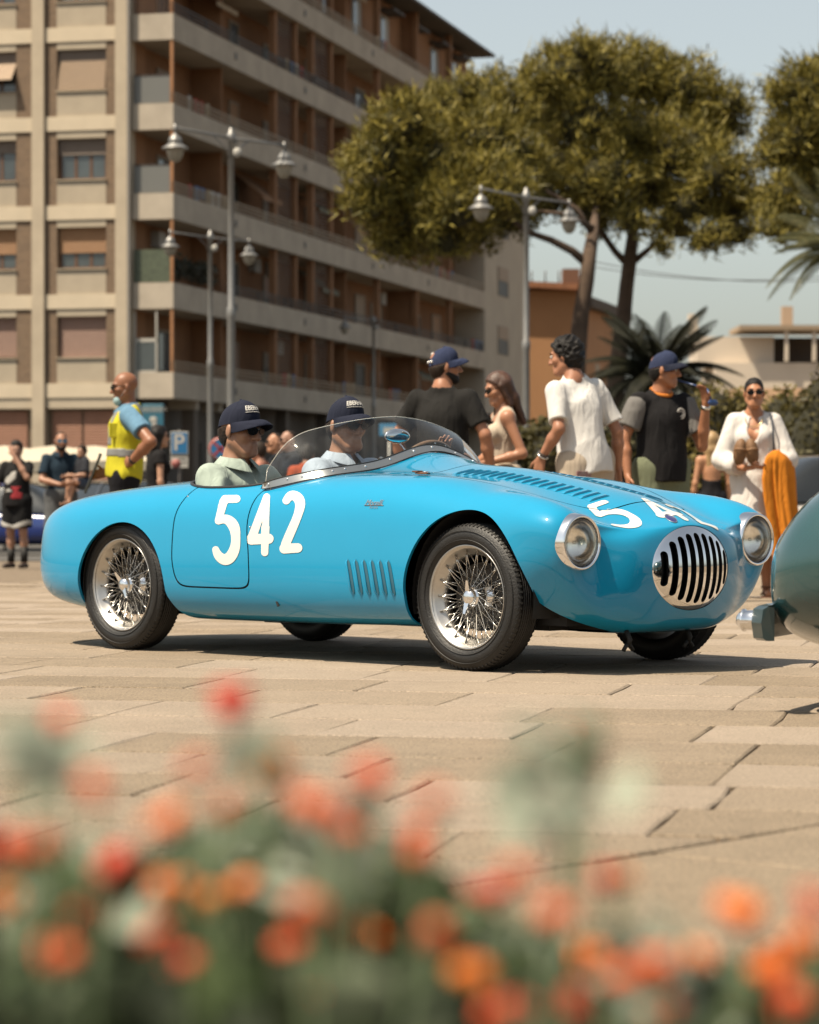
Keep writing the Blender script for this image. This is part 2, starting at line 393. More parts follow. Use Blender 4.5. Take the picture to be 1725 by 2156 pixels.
# left facade: pilasters, bricks, bands, windows
for x0, x1 in ((-2.06, -1.53), (-5.13, -4.68), (-8.45, -7.95), (-11.6, -11.1)):
    bpart('pilaster', CONC, [(x0, x1, -.16, .44, 0, ROOF - .25)])
bpart('drain_pipe', mat('pipe_grey', (.27, .245, .215), rough=.5), [(-1.60, -1.50, -.25, -.165, 0, ROOF - .3)])
bays = [(-4.68, -4.25, -2.44, -2.06), (-7.95, -7.55, -5.75, -5.13), (-11.1, -10.7, -8.9, -8.45)]
for bi, (a0, a1, b0, b1) in enumerate(bays):
    for k in range(7):
        zb = 4.55 + 3.09 * k
        if zb > ROOF - .3: break
        bpart('floor_band', BAND, [(a0 + .003, b1 - .003, -.06, .44, zb, zb + .50)])
        if k == 0:
            continue
        bot = zb - 2.59
        bpart('brick_panel', BRICK, [(a0 + .003, a1, .0, .44, bot + .003, zb - .003)]); bpart('brick_panel', BRICK, [(b0, b1 - .003, .0, .44, bot + .003, zb - .003)])
        bpart('lintel', PANEL, [(a1 + .003, b0 - .003, -.02, .44, zb - .26, zb - .003)])
        bpart('spandrel', PANEL, [(a1 + .003, b0 - .003, -.01, .44, bot + .003, bot + .86)])
        z0, z1 = bot + .90, zb - .262
        w = bpart('window', WOOD, [(a1 + .003, a1 + .07, .20, .30, z0, z1), (b0 - .07, b0 - .003, .20, .30, z0, z1), (a1 + .07, b0 - .07, .20, .30, z0, z0 + .07), (a1 + .07, b0 - .07, .20, .30, z1 - .05, z1)])
        bpart('sill', CONC, [(a1 - .03, b0 + .03, -.07, .30, bot + .862, bot + .897)], w)
        wd_ = (b0 - a1 - .14); n = 3
        for i in range(n):
            xa = a1 + .07 + wd_ * i / n; xb = xa + wd_ / n
            bpart('sash', WOOD, [(xa, xa + .05, .215, .27, z0 + .07, z1 - .05), (xb - .05, xb, .215, .27, z0 + .07, z1 - .05)], w)
            bpart('pane', PANE, [(xa + .05, xb - .05, .235, .245, z0 + .07, z1 - .05)], w)
            if rng.random() < .7: bpart('curtain', CURT, [(xa + .05, xb - .05, .255, .262, z0 + .07, z1 - .05)], w)
        bpart('reveal', DARKW, [(a1 + .003, b0 - .003, .31, .44, z0, z1)], w)
        #            storey -> how far the shutter is down, colour, tilt
        drop, ci, tilt = {(0, 1): (1., 2, 0), (0, 2): (.62, 1, 0), (0, 3): (.40, 3, 0), (0, 4): (.99, 0, .14), (0, 5): (.35, 3, 0), (1, 1): (.97, 2, 0), (1, 2): (.62, 1, 0), (1, 3): (.3, 3, 0), (1, 4): (.72, 0, .52), (1, 5): (.5, 3, 0)}.get((bi, k), (rng.uniform(.3, 1), rng.randrange(4), 0))
        if tilt: slats(a1 + .04, b0 - .04, z1 - (z1 - z0) * .28, z1, .13, SHUT[3], w); slats(a1 + .04, b0 - .04, z0 + (z1 - z0) * (1 - drop), z1 - (z1 - z0) * .28, .13, SHUT[ci], w, tilt=tilt)
        else: slats(a1 + .04, b0 - .04, z1 - (z1 - z0) * drop, z1, .17, SHUT[ci], w)
    # shop floor: beam, roller doors
    bpart('shop_lintel', CONC, [(a0 + .003, b1 - .003, -.02, .44, 4.18, 4.547)])
    xs = [(a0 + .2, (a0 + b1) / 2 - .04), ((a0 + b1) / 2 + .04, b1 - .12)] if bi == 0 else [(a0 + .2, b1 - .3)]
    bpart('shop_wall', BRICK, [(a0 + .003, b1 - .003, .25, .44, 0, 4.178)])
    for x0, x1 in xs: slats(x0, x1, .05, 4.1, .2, DOORM, bl, 'roller_door', .10)
# balconies along the long side and their short return on the left facade
for k, zt in enumerate(PT):
    bpart('balcony_parapet', CONC2, [(-.14, 0, .0, BE, zt - .9, zt), (-1.50, -.14, 0, .14, zt - .9, zt)])
    bpart('balcony_slab', CONC2, [(-1.6, -.143, .143, BE, zt - .9, zt - .68)])
    if k in (0, 2, 3, 5): ys_ = (0, BE)
    elif k == 1: ys_ = (6.5, BE)
    else: ys_ = (0, BE)
    m_ = RAIL if k in (0, 2, 3, 5) else RAILD
    for hgt in (.12, .25, .38):
        b = MB(); b.box((-.07, (ys_[0] + ys_[1]) / 2, zt + hgt), (.04, ys_[1] - ys_[0], .045)); b.build('rail', m_, bl)
    for y in np.arange(ys_[0] + .3, ys_[1], 3.6): bpart('rail_post', m_, [(-.10, -.04, y, y + .05, zt, zt + .40)])
    top = (zt + 3.09 - .9) if k < 5 else ROOF - .22
    bpart('corner_post', RUST, [(-.12, -.02, .03, .13, zt, top)])
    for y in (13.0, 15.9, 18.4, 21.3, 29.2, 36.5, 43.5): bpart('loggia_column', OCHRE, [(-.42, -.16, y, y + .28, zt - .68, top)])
    for y0, y1 in ((13.3, 15.9), (18.7, 21.3)):
        b = MB()
        for i in range(16): b.box((-.3, (y0 + y1) / 2, zt + .02 + i * (top - zt) / 16), (.03, y1 - y0, .045))
        o = b.build('slat_screen', WOOD, bl); tag(o, kind='stuff')
    bpart('partition', OCHRE, [(-1.6, -.43, y, y + .12, zt - .68, top) for y in (6.9, )])
    bpart('partition', OCHRE, [(-1.6, -.43, 24.6, 24.72, zt - .68, top)]); bpart('partition', OCHRE, [(-1.6, -.43, 36.58, 36.7, zt - .68, top)])
    # doors and windows in the loggia wall
    xw = -1.6 if not (k == 5) else -1.6
    for y0, y1, door in ((3.0, 4.6, 1), (8.3, 10.1, 0), (11.6, 12.6, 1), (16.2, 18.0, 0), (22.3, 23.8, 1), (26, 27.8, 0), (30.6, 32.1, 1), (33.4, 35.2, 0), (38, 39.5, 1), (41, 42.8, 0), (45.6, 47.2, 1)):
        if k == 5 and y0 > 19: continue
        z0 = zt - .68 if door else zt - .0; z1 = z0 + (2.25 if door else 1.35)
        z1 = min(z1, top - .25)
        w = bpart('loggia_door' if door else 'loggia_window', mat('frame_beige', (.33, .27, .20), rough=.7), [(xw, xw + .07, y0 - .12, y0, z0, z1 + .1), (xw, xw + .07, y1, y1 + .12, z0, z1 + .1), (xw, xw + .07, y0, y1, z1, z1 + .1)])
        bpart('opening', DARKW, [(xw, xw + .02, y0, y1, z0, z1)], w)
        st = rng.random()
        if k == 0 and abs(y0 - 22.3) < .1: bpart('pale_blue_curtain', mat('curtain_blue', (.25, .36, .40), rough=.8), [(xw + .021, xw + .05, y0 + .3, y1 - .2, z0, z1)], w)
        elif st < .45: slats(y0, y1, z1 - (z1 - z0) * rng.choice((.4, .7, 1.)), z1, -xw - .03, SHUT[rng.randrange(4)], w, axis='y') if False else bpart('shutter', SHUT[rng.randrange(4)], [(xw + .021, xw + .05, y0, y1, z1 - (z1 - z0) * rng.choice((.35, .6, .95)), z1)], w)
        elif st < .7: bpart('glass_sash', PANE, [(xw + .021, xw + .05, y0 + .08, (y0 + y1) / 2, z0 + .1, z1 - .05)], w)
    # what fills the return opening on the left face
    ins = (-1.45, -.14)
    if k == 4 or k == 5: 
        b = MB()
        for x in np.arange(ins[0], ins[1], .13): b.box((x, .06, zt + .48), (.03, .03, .96))
        b.box((-.8, .06, zt + .98), (1.3, .05, .05)); o = b.build('timber_railing', WOOD, bl); tag(o, kind='stuff')
    elif k == 3 or k == 2: bpart('return_railing', RAILD, [(ins[0], ins[1], .05, .09, zt + .95, zt + 1.0)]); bpart('screen_panel', mat('frosted_panel', (.20, .20, .185), rough=.4), [(ins[0], ins[1], .06, .08, zt + .02, zt + .94)])
    elif k == 1: bpart('screen_panel', mat('green_screen', (.095, .115, .07), rough=.5, var=.35, vscale=7), [(ins[0], ins[1], .06, .08, zt + .02, zt + 1.15)])
    else:
        w = bpart('glazed_return', mat('white_frame', (.55, .52, .46), rough=.6), [(ins[0], ins[0] + .06, .04, .10, zt, zt + 2.1), (-.66, -.60, .04, .10, zt, zt + 2.1), (ins[0], -.6, .04, .10, zt + 1.05, zt + 1.17), (ins[0], -.6, .04, .10, zt, zt + .06)])
        bpart('pane', PANE, [(ins[0] + .06, -.66, .06, .07, zt + .06, zt + 1.05)], w)
    bpart('return_wall', OCHRE, [(-1.59, -1.5, .45, 1.45, zt - .68, top)])
    # drain spouts and stains on the fascia
    for y in (7.2, 16.6, 27.5, 38): bpart('scupper', DARKW, [(.002, .03, y, y + .18, zt - .55, zt - .3)])
bpart('balcony_corbel', CONC2, [(-.9, -.2, y, y + .3, 4.2, 4.507) for y in (6,)])
# plants on one balcony
for i in range(9):
    b = MB()
    for q in range(60):
        c = Vector((-.25 + rng.gauss(0, .12), .8 + i * .55 + rng.gauss(0, .2), PT[1] + .25 + rng.random() * .7)); d = .09
        b.add([c + Vector((rng.gauss(0, d), rng.gauss(0, d), rng.gauss(0, d))) for _ in range(3)], [(0, 1, 2)])
    tag(b.build('balcony_plant', mat('balcony_leaf', (.05, .05, .03), rough=.8, var=.4, vscale=6), bl), kind='stuff')
# household things on the balconies
LAUN = [mat('laundry_%s' % n_, c_, rough=.9) for n_, c_ in (('red', (.40, .05, .04)), ('white', (.62, .6, .56)), ('blue', (.12, .2, .36)), ('sand', (.45, .36, .24)))]
ACU = mat('aircon_white', (.52, .50, .46), rough=.6)
for k, zt in enumerate(PT):
    top = (zt + 3.09 - .9) if k < 5 else ROOF - .22
    for y in np.arange(2.2, 49, 2.9):
        u_ = rng.random(); y = float(y) + rng.uniform(-.8, .8)
        if u_ < .16: bpart('air_conditioner', ACU, [(-1.6, -1.3, y, y + .8, top - .75, top - .2)]) if top - zt > 1.6 else None
        elif u_ < .34:
            for i in range(rng.randint(2, 4)): w_ = rng.uniform(.35, .6); bpart('laundry', LAUN[rng.randrange(4)], [(-.11, -.10, y + i * .7, y + i * .7 + w_, zt - rng.uniform(-.1, .35), zt + .52)]) 
        elif u_ < .46:
            b = MB(); d_ = rng.uniform(.7, 1.2); b.add([(-1.58, y, top - .1), (-1.58, y + 2.6, top - .1), (-.2, y + 2.6, top - d_), (-.2, y, top - d_), (-.2, y + 2.6, top - d_ - .18), (-.2, y, top - d_ - .18)], [(0, 1, 2, 3), (3, 2, 4, 5)]); b.build('awning', mat('awning_%d' % rng.randrange(3), [(.30, .16, .08), (.16, .15, .10), (.36, .26, .15)][rng.randrange(3)], rough=.9), bl)
        elif u_ < .62: bpart('flower_pot', mat('terracotta', (.30, .12, .06), rough=.8), [(-.42, -.18, y, y + .24, zt - .66, zt - .36)])
# gable windows
for k in range(6):
    z0 = PT[0] + .05 + 3.09 * k
    if z0 + 1.5 > ROOF - 5.6: break
    w = bpart('gable_window', mat('frame_beige', (.33, .27, .20)), [(0, .05, 53.9, 54.0, z0, z0 + 1.5), (0, .05, 56.4, 56.5, z0, z0 + 1.5)])
    bpart('opening', DARKW, [(.002, .03, 54, 56.4, z0, z0 + 1.5)], w); bpart('shutter', SHUT[0], [(.031, .06, 54, 56.4, z0 + .8, z0 + 1.5)], w)
# recessed ground floor under the long balcony
bpart('shopfront_wall', mat('shop_stone_shaded', (.115, .092, .072), rough=.7, var=.2, vscale=.6), [(-1.75, -1.2, .46, BE, 0, 4.5)])  # wall colour kept dark to stand in for shade in the recess
bpart('fascia_beam', CONC2, [(-1.19, -.15, y, y + .35, 4.2, 4.508) for y in (3.0, )])
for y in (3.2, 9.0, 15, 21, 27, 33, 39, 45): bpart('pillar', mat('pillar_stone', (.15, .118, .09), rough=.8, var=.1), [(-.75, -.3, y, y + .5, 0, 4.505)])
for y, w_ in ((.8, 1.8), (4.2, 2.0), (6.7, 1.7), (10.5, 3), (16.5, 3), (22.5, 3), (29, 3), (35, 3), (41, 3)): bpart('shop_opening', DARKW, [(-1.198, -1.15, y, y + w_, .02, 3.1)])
# top storey: pale windows and small canopies
for y in (22.5, 27.5, 32.5, 37.5, 42.5, 47):
    w = bpart('attic_window', mat('attic_frame', (.5, .48, .43), rough=.7), [(-.949, -.90, y, y + 1.5, 21.3, 23.0)]); bpart('pane', PANE, [(-.899, -.88, y + .15, y + .7, 21.4, 22.9)], w)
    bpart('canopy', RAILD, [(-.948, -.2, y - .3, y + 1.8, 23.1, 23.2)])
# ================================================================== other buildings
def dirbox(b, P0, d, L, W, z0, z1):
    d = np.array(d) / np.linalg.norm(d); n = np.array([-d[1], d[0]]); P0 = np.array(P0, float)
    q = [P0, P0 + d * L, P0 + d * L + n * W, P0 + n * W]; V = [(p[0], p[1], z) for z in (z0, z1) for p in q]
    b.add(V, [(3, 2, 1, 0), (4, 5, 6, 7), (0, 1, 5, 4), (1, 2, 6, 5), (2, 3, 7, 6), (3, 0, 4, 7)])
OR = mat('orange_render', (.52, .265, .12), rough=.9, var=.07, vscale=.4); TILE = mat('roof_tile', (.36, .15, .07), rough=.9, var=.25, vscale=3)
ob = empty('orange_building', (7, 170, -.5), 0, 'plain orange rendered building with a tiled roof behind the pine trunks', 'building')
z6 = lambda y, Y: CAMH + (1038 - y) * Y / FPX + .5
b = MB(); b.box((1.1, 5, 6.55), (4.2, 10, 13.1)); b.build('wall', OR, ob)
b = MB(); dirbox(b, (3.205, 0.2), (.237, .972), 13.6, 5, 0, 12.1); b.build('wing_wall', OR, ob)
b = MB(); b.box((1.0, 4.5, 13.35), (4.6, 10.6, .35), ry=R(3)); b.build('roof', TILE, ob)
b = MB(); dirbox(b, (3.7, -.2), (.237, .972), 14.4, 6, 12.13, 12.7); b.build('eave', mat('dark_eave', (.11, .085, .065), rough=.9), ob)
b = MB(); b.box((2.6, 3, 13.9), (1.0, 1.2, 1.3)); b.build('chimney', mat('chimney_brick', (.2, .1, .06), rough=.9), ob)
b = MB(); dirbox(b, (3.205 + .237 * 4 + .02, .2 + .972 * 4), (.237, .972), 1.3, .12, 5.0, 9.0); b.build('window', PANEL, ob)
for p in range(4): b = MB(); b.tube([(-.6 + p * .8, 1, 13.3), (-.6 + p * .8, 1, 14.3)], .05, 6); b.build('antenna', RAILD, ob)
WHT = mat('villa_render', (.82, .70, .56), rough=.9, var=.05, vscale=.3)
vb_ = empty('hillside_villa', (27, 210, -.5), 0, 'pale flat roofed villa with a roof terrace pergola far behind the hedge', 'building')
b = MB(); b.box((0.6, 5, 5.3), (11.0, 10, 10.7)); b.build('wall', WHT, vb_)
b = MB(); b.box((-3.3, 4, 11.6), (5.6, 6, 2.0)); b.build('upper_wall', WHT, vb_)
b = MB(); b.box((.5, 2.5, 13.15), (7.4, 7, .35)); b.build('pergola_roof', mat('pergola', (.40, .30, .20), rough=.9), vb_)
for x in (.2, 2.2, 4.0): b = MB(); b.box((x, -.6, 11.85), (.25, .25, 2.25)); b.build('pergola_post', WHT, vb_)
b = MB(); b.box((2.0, 3.6, 11.7), (4.6, .4, 1.9)); b.build('terrace_recess', mat('terrace_dark', (.12, .085, .06), rough=.9), vb_)
b = MB(); b.box((.6, -.15, 8.0), (11.2, .3, .5)); b.build('ledge', PANEL, vb_)
b = MB(); b.box((-6.2, 3, 13.2), (.7, .7, 2.3)); b.build('chimney', WHT, vb_)
b = MB(); b.box((.7, 3, 14.1), (.8, .8, 1.6)); b.build('chimney', mat('chimney_pale', (.55, .40, .28), rough=.9), vb_)
hb = empty('tile_roof_house', (24.5, 190, -.5), 0, 'low house with a brown tiled roof in front of the pale villa', 'building')
b = MB(); b.box((0, 3, 3.0), (12, 6, 6.0)); b.build('wall', WHT, hb)
b = MB(); b.add([(-6.3, -.3, 6), (6.3, -.3, 6), (6.3, 6.3, 6), (-6.3, 6.3, 6), (-3, 3, 8.2), (3, 3, 8.2)], [(0, 1, 5, 4), (1, 2, 5), (2, 3, 4, 5), (3, 0, 4), (3, 2, 1, 0)]); b.build('roof', mat('tile_brown', (.30, .18, .10), rough=.9, var=.2, vscale=2), hb)
# ================================================================== trees, palms, shrubs
def leaf_mat(name, c1, c2, rough=.6, tl=.28):
    m = bpy.data.materials.new(name); m.use_nodes = True; t = m.node_tree; b = t.nodes['Principled BSDF']; L = t.links
    b.inputs['Roughness'].default_value = rough; b.inputs['Specular IOR Level'].default_value = .3
    g = t.nodes.new('ShaderNodeNewGeometry'); mx = t.nodes.new('ShaderNodeMix'); mx.data_type = 'RGBA'
    c1 = tuple(c * ALB for c in c1); c2 = tuple(c * ALB for c in c2); mx.inputs['A'].default_value = (*c1, 1); mx.inputs['B'].default_value = (*c2, 1)
    L.new(g.outputs['Random Per Island'], mx.inputs['Factor']); L.new(mx.outputs['Result'], b.inputs['Base Color'])
    tr = t.nodes.new('ShaderNodeBsdfTranslucent'); L.new(mx.outputs['Result'], tr.inputs['Color'])
    ms = t.nodes.new('ShaderNodeMixShader'); ms.inputs[0].default_value = tl
    L.new(b.outputs[0], ms.inputs[1]); L.new(tr.outputs[0], ms.inputs[2]); L.new(ms.outputs[0], t.nodes['Material Output'].inputs['Surface']); return m
PINE = leaf_mat('pine_needles', (.09, .088, .022), (.42, .335, .06), .6, .14)
PINED = mat('pine_inner_shade', (.05, .045, .015), rough=1.0)  # dark core colour stands in for shade inside the crown
BARK = mat('pine_bark', (.115, .075, .05), rough=.95, var=.35, vscale=2.5, bump=.6, bscale=14)
PALM = leaf_mat('palm_leaf', (.08, .085, .03), (.15, .14, .055)); PALMD = leaf_mat('palm_dark', (.018, .020, .011), (.04, .04, .019))
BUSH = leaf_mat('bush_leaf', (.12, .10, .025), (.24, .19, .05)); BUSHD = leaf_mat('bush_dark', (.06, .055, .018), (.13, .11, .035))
nr = np.random.RandomState(5)
def rand_dirs(n):
    d = nr.normal(size=(n, 3)); return d / np.linalg.norm(d, axis=1, keepdims=True)
def blades(P, D, L, W):
    """one slim triangle per point, along D"""
    n = len(P); a = np.cross(D, rand_dirs(n)); a /= np.maximum(np.linalg.norm(a, axis=1, keepdims=True), 1e-6)
    L = np.broadcast_to(np.asarray(L, float).reshape(-1, 1), (n, 1)); W = np.broadcast_to(np.asarray(W, float).reshape(-1, 1), (n, 1))
    V = np.empty((n, 3, 3)); V[:, 0] = P + a * W; V[:, 1] = P - a * W; V[:, 2] = P + D * L
    return V.reshape(-1, 3)
def leaves(P, N, S, asp=.55):
    n = len(P); a = np.cross(N, rand_dirs(n)); a /= np.maximum(np.linalg.norm(a, axis=1, keepdims=True), 1e-6); b = np.cross(N, a)
    S = np.broadcast_to(np.asarray(S, float).reshape(-1, 1), (n, 1)); V = np.empty((n, 4, 3))
    V[:, 0] = P - a * S; V[:, 1] = P + b * S * asp; V[:, 2] = P + a * S; V[:, 3] = P - b * S * asp
    return V.reshape(-1, 3)
def pine(loc, lobes, Y, trunk, limbs, label, per=1.0):
    root = empty('pine_tree', loc, 0, label, 'tree', 'umbrella pines at the edge of the square'); L0 = np.array(loc); k = Y / FPX
    b = MB(); b.tube([Vector(at(x, y, Yo)) - Vector(loc) for x, y, Yo, r in trunk], [r for *_, r in trunk], 12); tk = b.build('trunk', BARK, root)
    for lm in limbs: b = MB(); b.tube([Vector(at(x, y, Yo)) - Vector(loc) for x, y, Yo, r in lm], [r for *_, r in lm], 8); b.build('limb', BARK, tk)
    VV = []; core = MB()
    for x, y, r in lobes:
        dY = rng.uniform(-2.2, 1.8); c = np.array(at(x, y, Y + dY)); rr = r * k * np.array([1.0, rng.uniform(.9, 1.2), .86])
        n = int(per * 1250 * (r / 80) ** 2); nc = max(8, n // 14)
        # twigs end in tufts of needles
        d = rand_dirs(nc); d = d[(d[:, 2] > -.75)]; f = nr.uniform(.72, 1.06, (len(d), 1)); tip = c + d * rr * f
        for t, dd in zip(tip, d):
            m = 30; u = rand_dirs(m) * .95 + dd * .7 + np.array([0, 0, .55]); u /= np.linalg.norm(u, axis=1, keepdims=True)
            VV.append(blades(t + nr.normal(size=(m, 3)) * .13 - u * .06, u, nr.uniform(.16, .38, m), nr.uniform(.014, .030, m)))
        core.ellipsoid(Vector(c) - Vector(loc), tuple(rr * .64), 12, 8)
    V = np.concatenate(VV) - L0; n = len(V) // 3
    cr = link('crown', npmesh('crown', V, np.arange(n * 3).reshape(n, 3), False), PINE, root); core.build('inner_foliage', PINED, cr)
    return root
g70 = gz(70)
LA = [(800, 330, 72), (772, 430, 58), (850, 262, 68), (935, 235, 66), (900, 340, 88), (862, 440, 86), (955, 430, 88), (835, 512, 52), (930, 508, 56), (1010, 300, 88), (1050, 222, 78), (1040, 400, 80), (1000, 488, 50), (1085, 330, 70), (740, 350, 26), (1075, 460, 50), (985, 190, 34)]
LB = [(1180, 165, 84), (1255, 148, 74), (1345, 165, 84), (1435, 195, 88), (1505, 262, 72), (1120, 235, 80), (1230, 260, 90), (1340, 290, 90), (1440, 320, 90), (1520, 362, 66), (1180, 345, 80), (1270, 370, 80), (1370, 400, 76), (1460, 430, 66), (1540, 440, 56), (1240, 425, 56), (1330, 462, 46), (1420, 478, 42), (1495, 492, 38), (1555, 492, 40), (1580, 415, 38), (1238, 440, 44), (1262, 470, 30), (1228, 105, 34), (1545, 215, 40), (1395, 520, 16), (1150, 425, 50), (1470, 510, 26)]
LC = [(1700, 195, 78), (1668, 290, 68), (1745, 255, 90), (1640, 330, 46), (1640, 412, 52), (1705, 390, 70), (1750, 340, 80), (1622, 480, 34), (1670, 465, 46), (1820, 250, 95), (1830, 380, 90), (1780, 160, 70), (1900, 320, 90)]
pA, pB, pC = at(1215, 1100, 70), at(1292, 1100, 74), at(1830, 1100, 72)
pine((pA.x, 70, g70), LA, 70, [(1205, 1108, 70, .36), (1210, 860, 70, .27), (1214, 760, 70, .23), (1224, 660, 70, .195), (1236, 590, 70, .18), (1241, 540, 70, .175), (1249, 490, 70.6, .14), (1254, 455, 71.8, .09), (1258, 420, 72.8, .05)],
     [[(1238, 556, 70, .12), (1205, 528, 70, .10), (1160, 505, 69.5, .085), (1110, 488, 69.5, .07), (1050, 440, 69.5, .05), (980, 400, 69, .03)], [(1246, 490, 70, .08), (1215, 440, 70, .06), (1150, 400, 70, .04)], [(1248, 480, 70, .07), (1200, 452, 69, .05), (1100, 440, 69, .03)]], 'umbrella pine leaning left over the apartment balconies with a forked trunk')
pine((pB.x, 74, gz(74)), LB, 74, [(1280, 1105, 74, .40), (1288, 900, 74, .29), (1300, 780, 74, .225), (1312, 680, 74, .20), (1320, 600, 74, .185), (1326, 553, 74, .18), (1333, 490, 74, .14), (1342, 430, 74, .10), (1350, 350, 74, .06)],
     [[(1326, 560, 74, .11), (1296, 530, 74, .085), (1268, 490, 74, .075), (1240, 430, 74, .055), (1220, 350, 74, .04)], [(1328, 556, 74, .095), (1360, 530, 74, .075), (1395, 500, 74, .06), (1440, 450, 74, .04)], [(1334, 490, 74, .06), (1300, 430, 74, .04)]], 'tall umbrella pine with the broad domed crown beside the round topped palm')
pine((pC.x, 72, gz(72)), LC, 72, [(1830, 1108, 72, .35), (1825, 760, 72, .24), (1815, 560, 72, .18), (1800, 420, 72, .1)], [], 'umbrella pine cut by the picture edge above the palm fronds', 1.0)
# palms
def frond_mesh(name, L, droop, n=26, wl=.34, m=None):
    b = MB(); P = []
    for i in range(n + 1):
        t = i / n; P.append(Vector((L * (t - .12 * droop * t * t), 0, L * (.42 * t - droop * .75 * t * t))))
    b.tube(P, [.03 * (1 - .8 * i / n) for i in range(n + 1)], 5)
    for i in range(3, n + 1):
        t = i / n; d = (P[i] - P[i - 1]).normalized(); ll = wl * L * math.sin(math.pi * min(1, .12 + t * .86)) ** .6 * .55
        for s in (-1, 1):
            q = (d * .8 + Vector((0, s * .9, -.12 - .4 * droop))).normalized(); a = P[i]; w = d * .028 * L * .5
            b.add([a - w, a + w, a + q * ll * .7 + w * .6 + Vector((0, 0, -.04 * ll)), a + q * ll + Vector((0, 0, -.22 * ll)), a + q * ll * .7 - w * .6 + Vector((0, 0, -.04 * ll))], [(0, 1, 2, 3, 4)])
    me = bpy.data.meshes.new(name); me.from_pydata(b.V, [], b.F); me.materials.append(m); return me
def palm(base, h, L, nf, m, label, grp=None, fan=False, sd=1):
    rg = random.Random(sd); root = empty('palm_tree', base, 0, label, 'palm', grp)
    b = MB(); b.tube([(0, 0, -.1), (.05, 0, h * .5), (0, 0, h)], [.26, .20, .22], 12)
    for i in range(int(h / .14)): b.lathe([(.21, i * .14), (.25, i * .14 + .07), (.21, i * .14 + .13)], 10)
    b.build('trunk', mat('palm_trunk', (.10, .07, .045), rough=.95, var=.3, vscale=8), root)
    ms = [frond_mesh('frond', L, dr, m=m) for dr in ((.35, .7, 1.05) if not fan else (.5, .95, 1.4))]
    for i in range(nf):
        k = i / nf; o = link('frond', ms[0 if k < .35 else (1 if k < .7 else 2)], None, root); o.location = (0, 0, h)
        o.rotation_euler = (rg.uniform(-.2, .2), -R(55) + R(70) * k * rg.uniform(.8, 1.1), i * 2.399 + rg.uniform(-.2, .2)); s = rg.uniform(.85, 1.1); o.scale = (s, s, s)
    return root
p = at(1790, 1100, 60); palm((p.x, 60, gz(60)), 6.1, 2.1, 34, PALM, 'feather palm whose arching fronds enter the picture in front of the cut off pine', sd=3)
p = at(1385, 1090, 62); palm((p.x, 62, gz(62)), 3.6, 1.9, 62, PALMD, 'dark short palm with a full drooping crown behind the pine trunks', fan=True, sd=8)
# shrubs
def shrub(px, py0, w, Y, label, m, n=2600, dens=1., top=None):
    p = at(px, 1038, Y); g0 = gz(Y); zt = CAMH + (1038 - py0) * Y / FPX - g0; root = empty('shrub', (p.x, Y, g0), 0, label, 'shrub', 'shrubs behind the crowd')
    w *= 1.7; n = int(n * 1.7); W = w * Y / FPX; VV = []; core = MB()
    for i in range(14):
        c = np.array([rng.uniform(-.7, .7) * W, rng.uniform(-.4, .4) * W, rng.uniform(.14, .78) * zt]); r = np.array([W * .40, W * .40, zt * .24]) * rng.uniform(.75, 1.1)
        if i == 0: c = np.array([0, 0, zt * .72]); 
        d = rand_dirs(n // 11); P = c + d * r * nr.uniform(.75, 1.08, (len(d), 1)); P[:, 2] = np.clip(P[:, 2], .02, None)
        N = d * .6 + rand_dirs(len(d)) * .7; N /= np.linalg.norm(N, axis=1, keepdims=True)
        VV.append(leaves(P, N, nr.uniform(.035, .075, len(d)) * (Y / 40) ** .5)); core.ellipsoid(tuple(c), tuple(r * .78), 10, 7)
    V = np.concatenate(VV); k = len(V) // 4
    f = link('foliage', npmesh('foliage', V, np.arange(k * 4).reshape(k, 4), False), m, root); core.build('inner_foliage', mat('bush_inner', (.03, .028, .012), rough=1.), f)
    b = MB(); b.tube([(0, 0, -.05), (.05, .02, zt * .5)], [.06, .03], 6); b.build('stem', BARK, root)
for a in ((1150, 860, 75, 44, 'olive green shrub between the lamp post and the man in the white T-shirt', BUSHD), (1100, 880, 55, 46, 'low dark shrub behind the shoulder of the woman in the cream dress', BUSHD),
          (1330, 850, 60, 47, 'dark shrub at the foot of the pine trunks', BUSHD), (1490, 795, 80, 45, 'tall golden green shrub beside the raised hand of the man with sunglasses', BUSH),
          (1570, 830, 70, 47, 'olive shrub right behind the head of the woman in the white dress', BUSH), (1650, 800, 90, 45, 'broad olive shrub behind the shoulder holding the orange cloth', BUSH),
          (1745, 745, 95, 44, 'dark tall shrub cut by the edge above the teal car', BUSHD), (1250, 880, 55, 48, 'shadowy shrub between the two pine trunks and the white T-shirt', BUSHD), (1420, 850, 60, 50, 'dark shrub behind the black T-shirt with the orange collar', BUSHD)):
    shrub(*a)
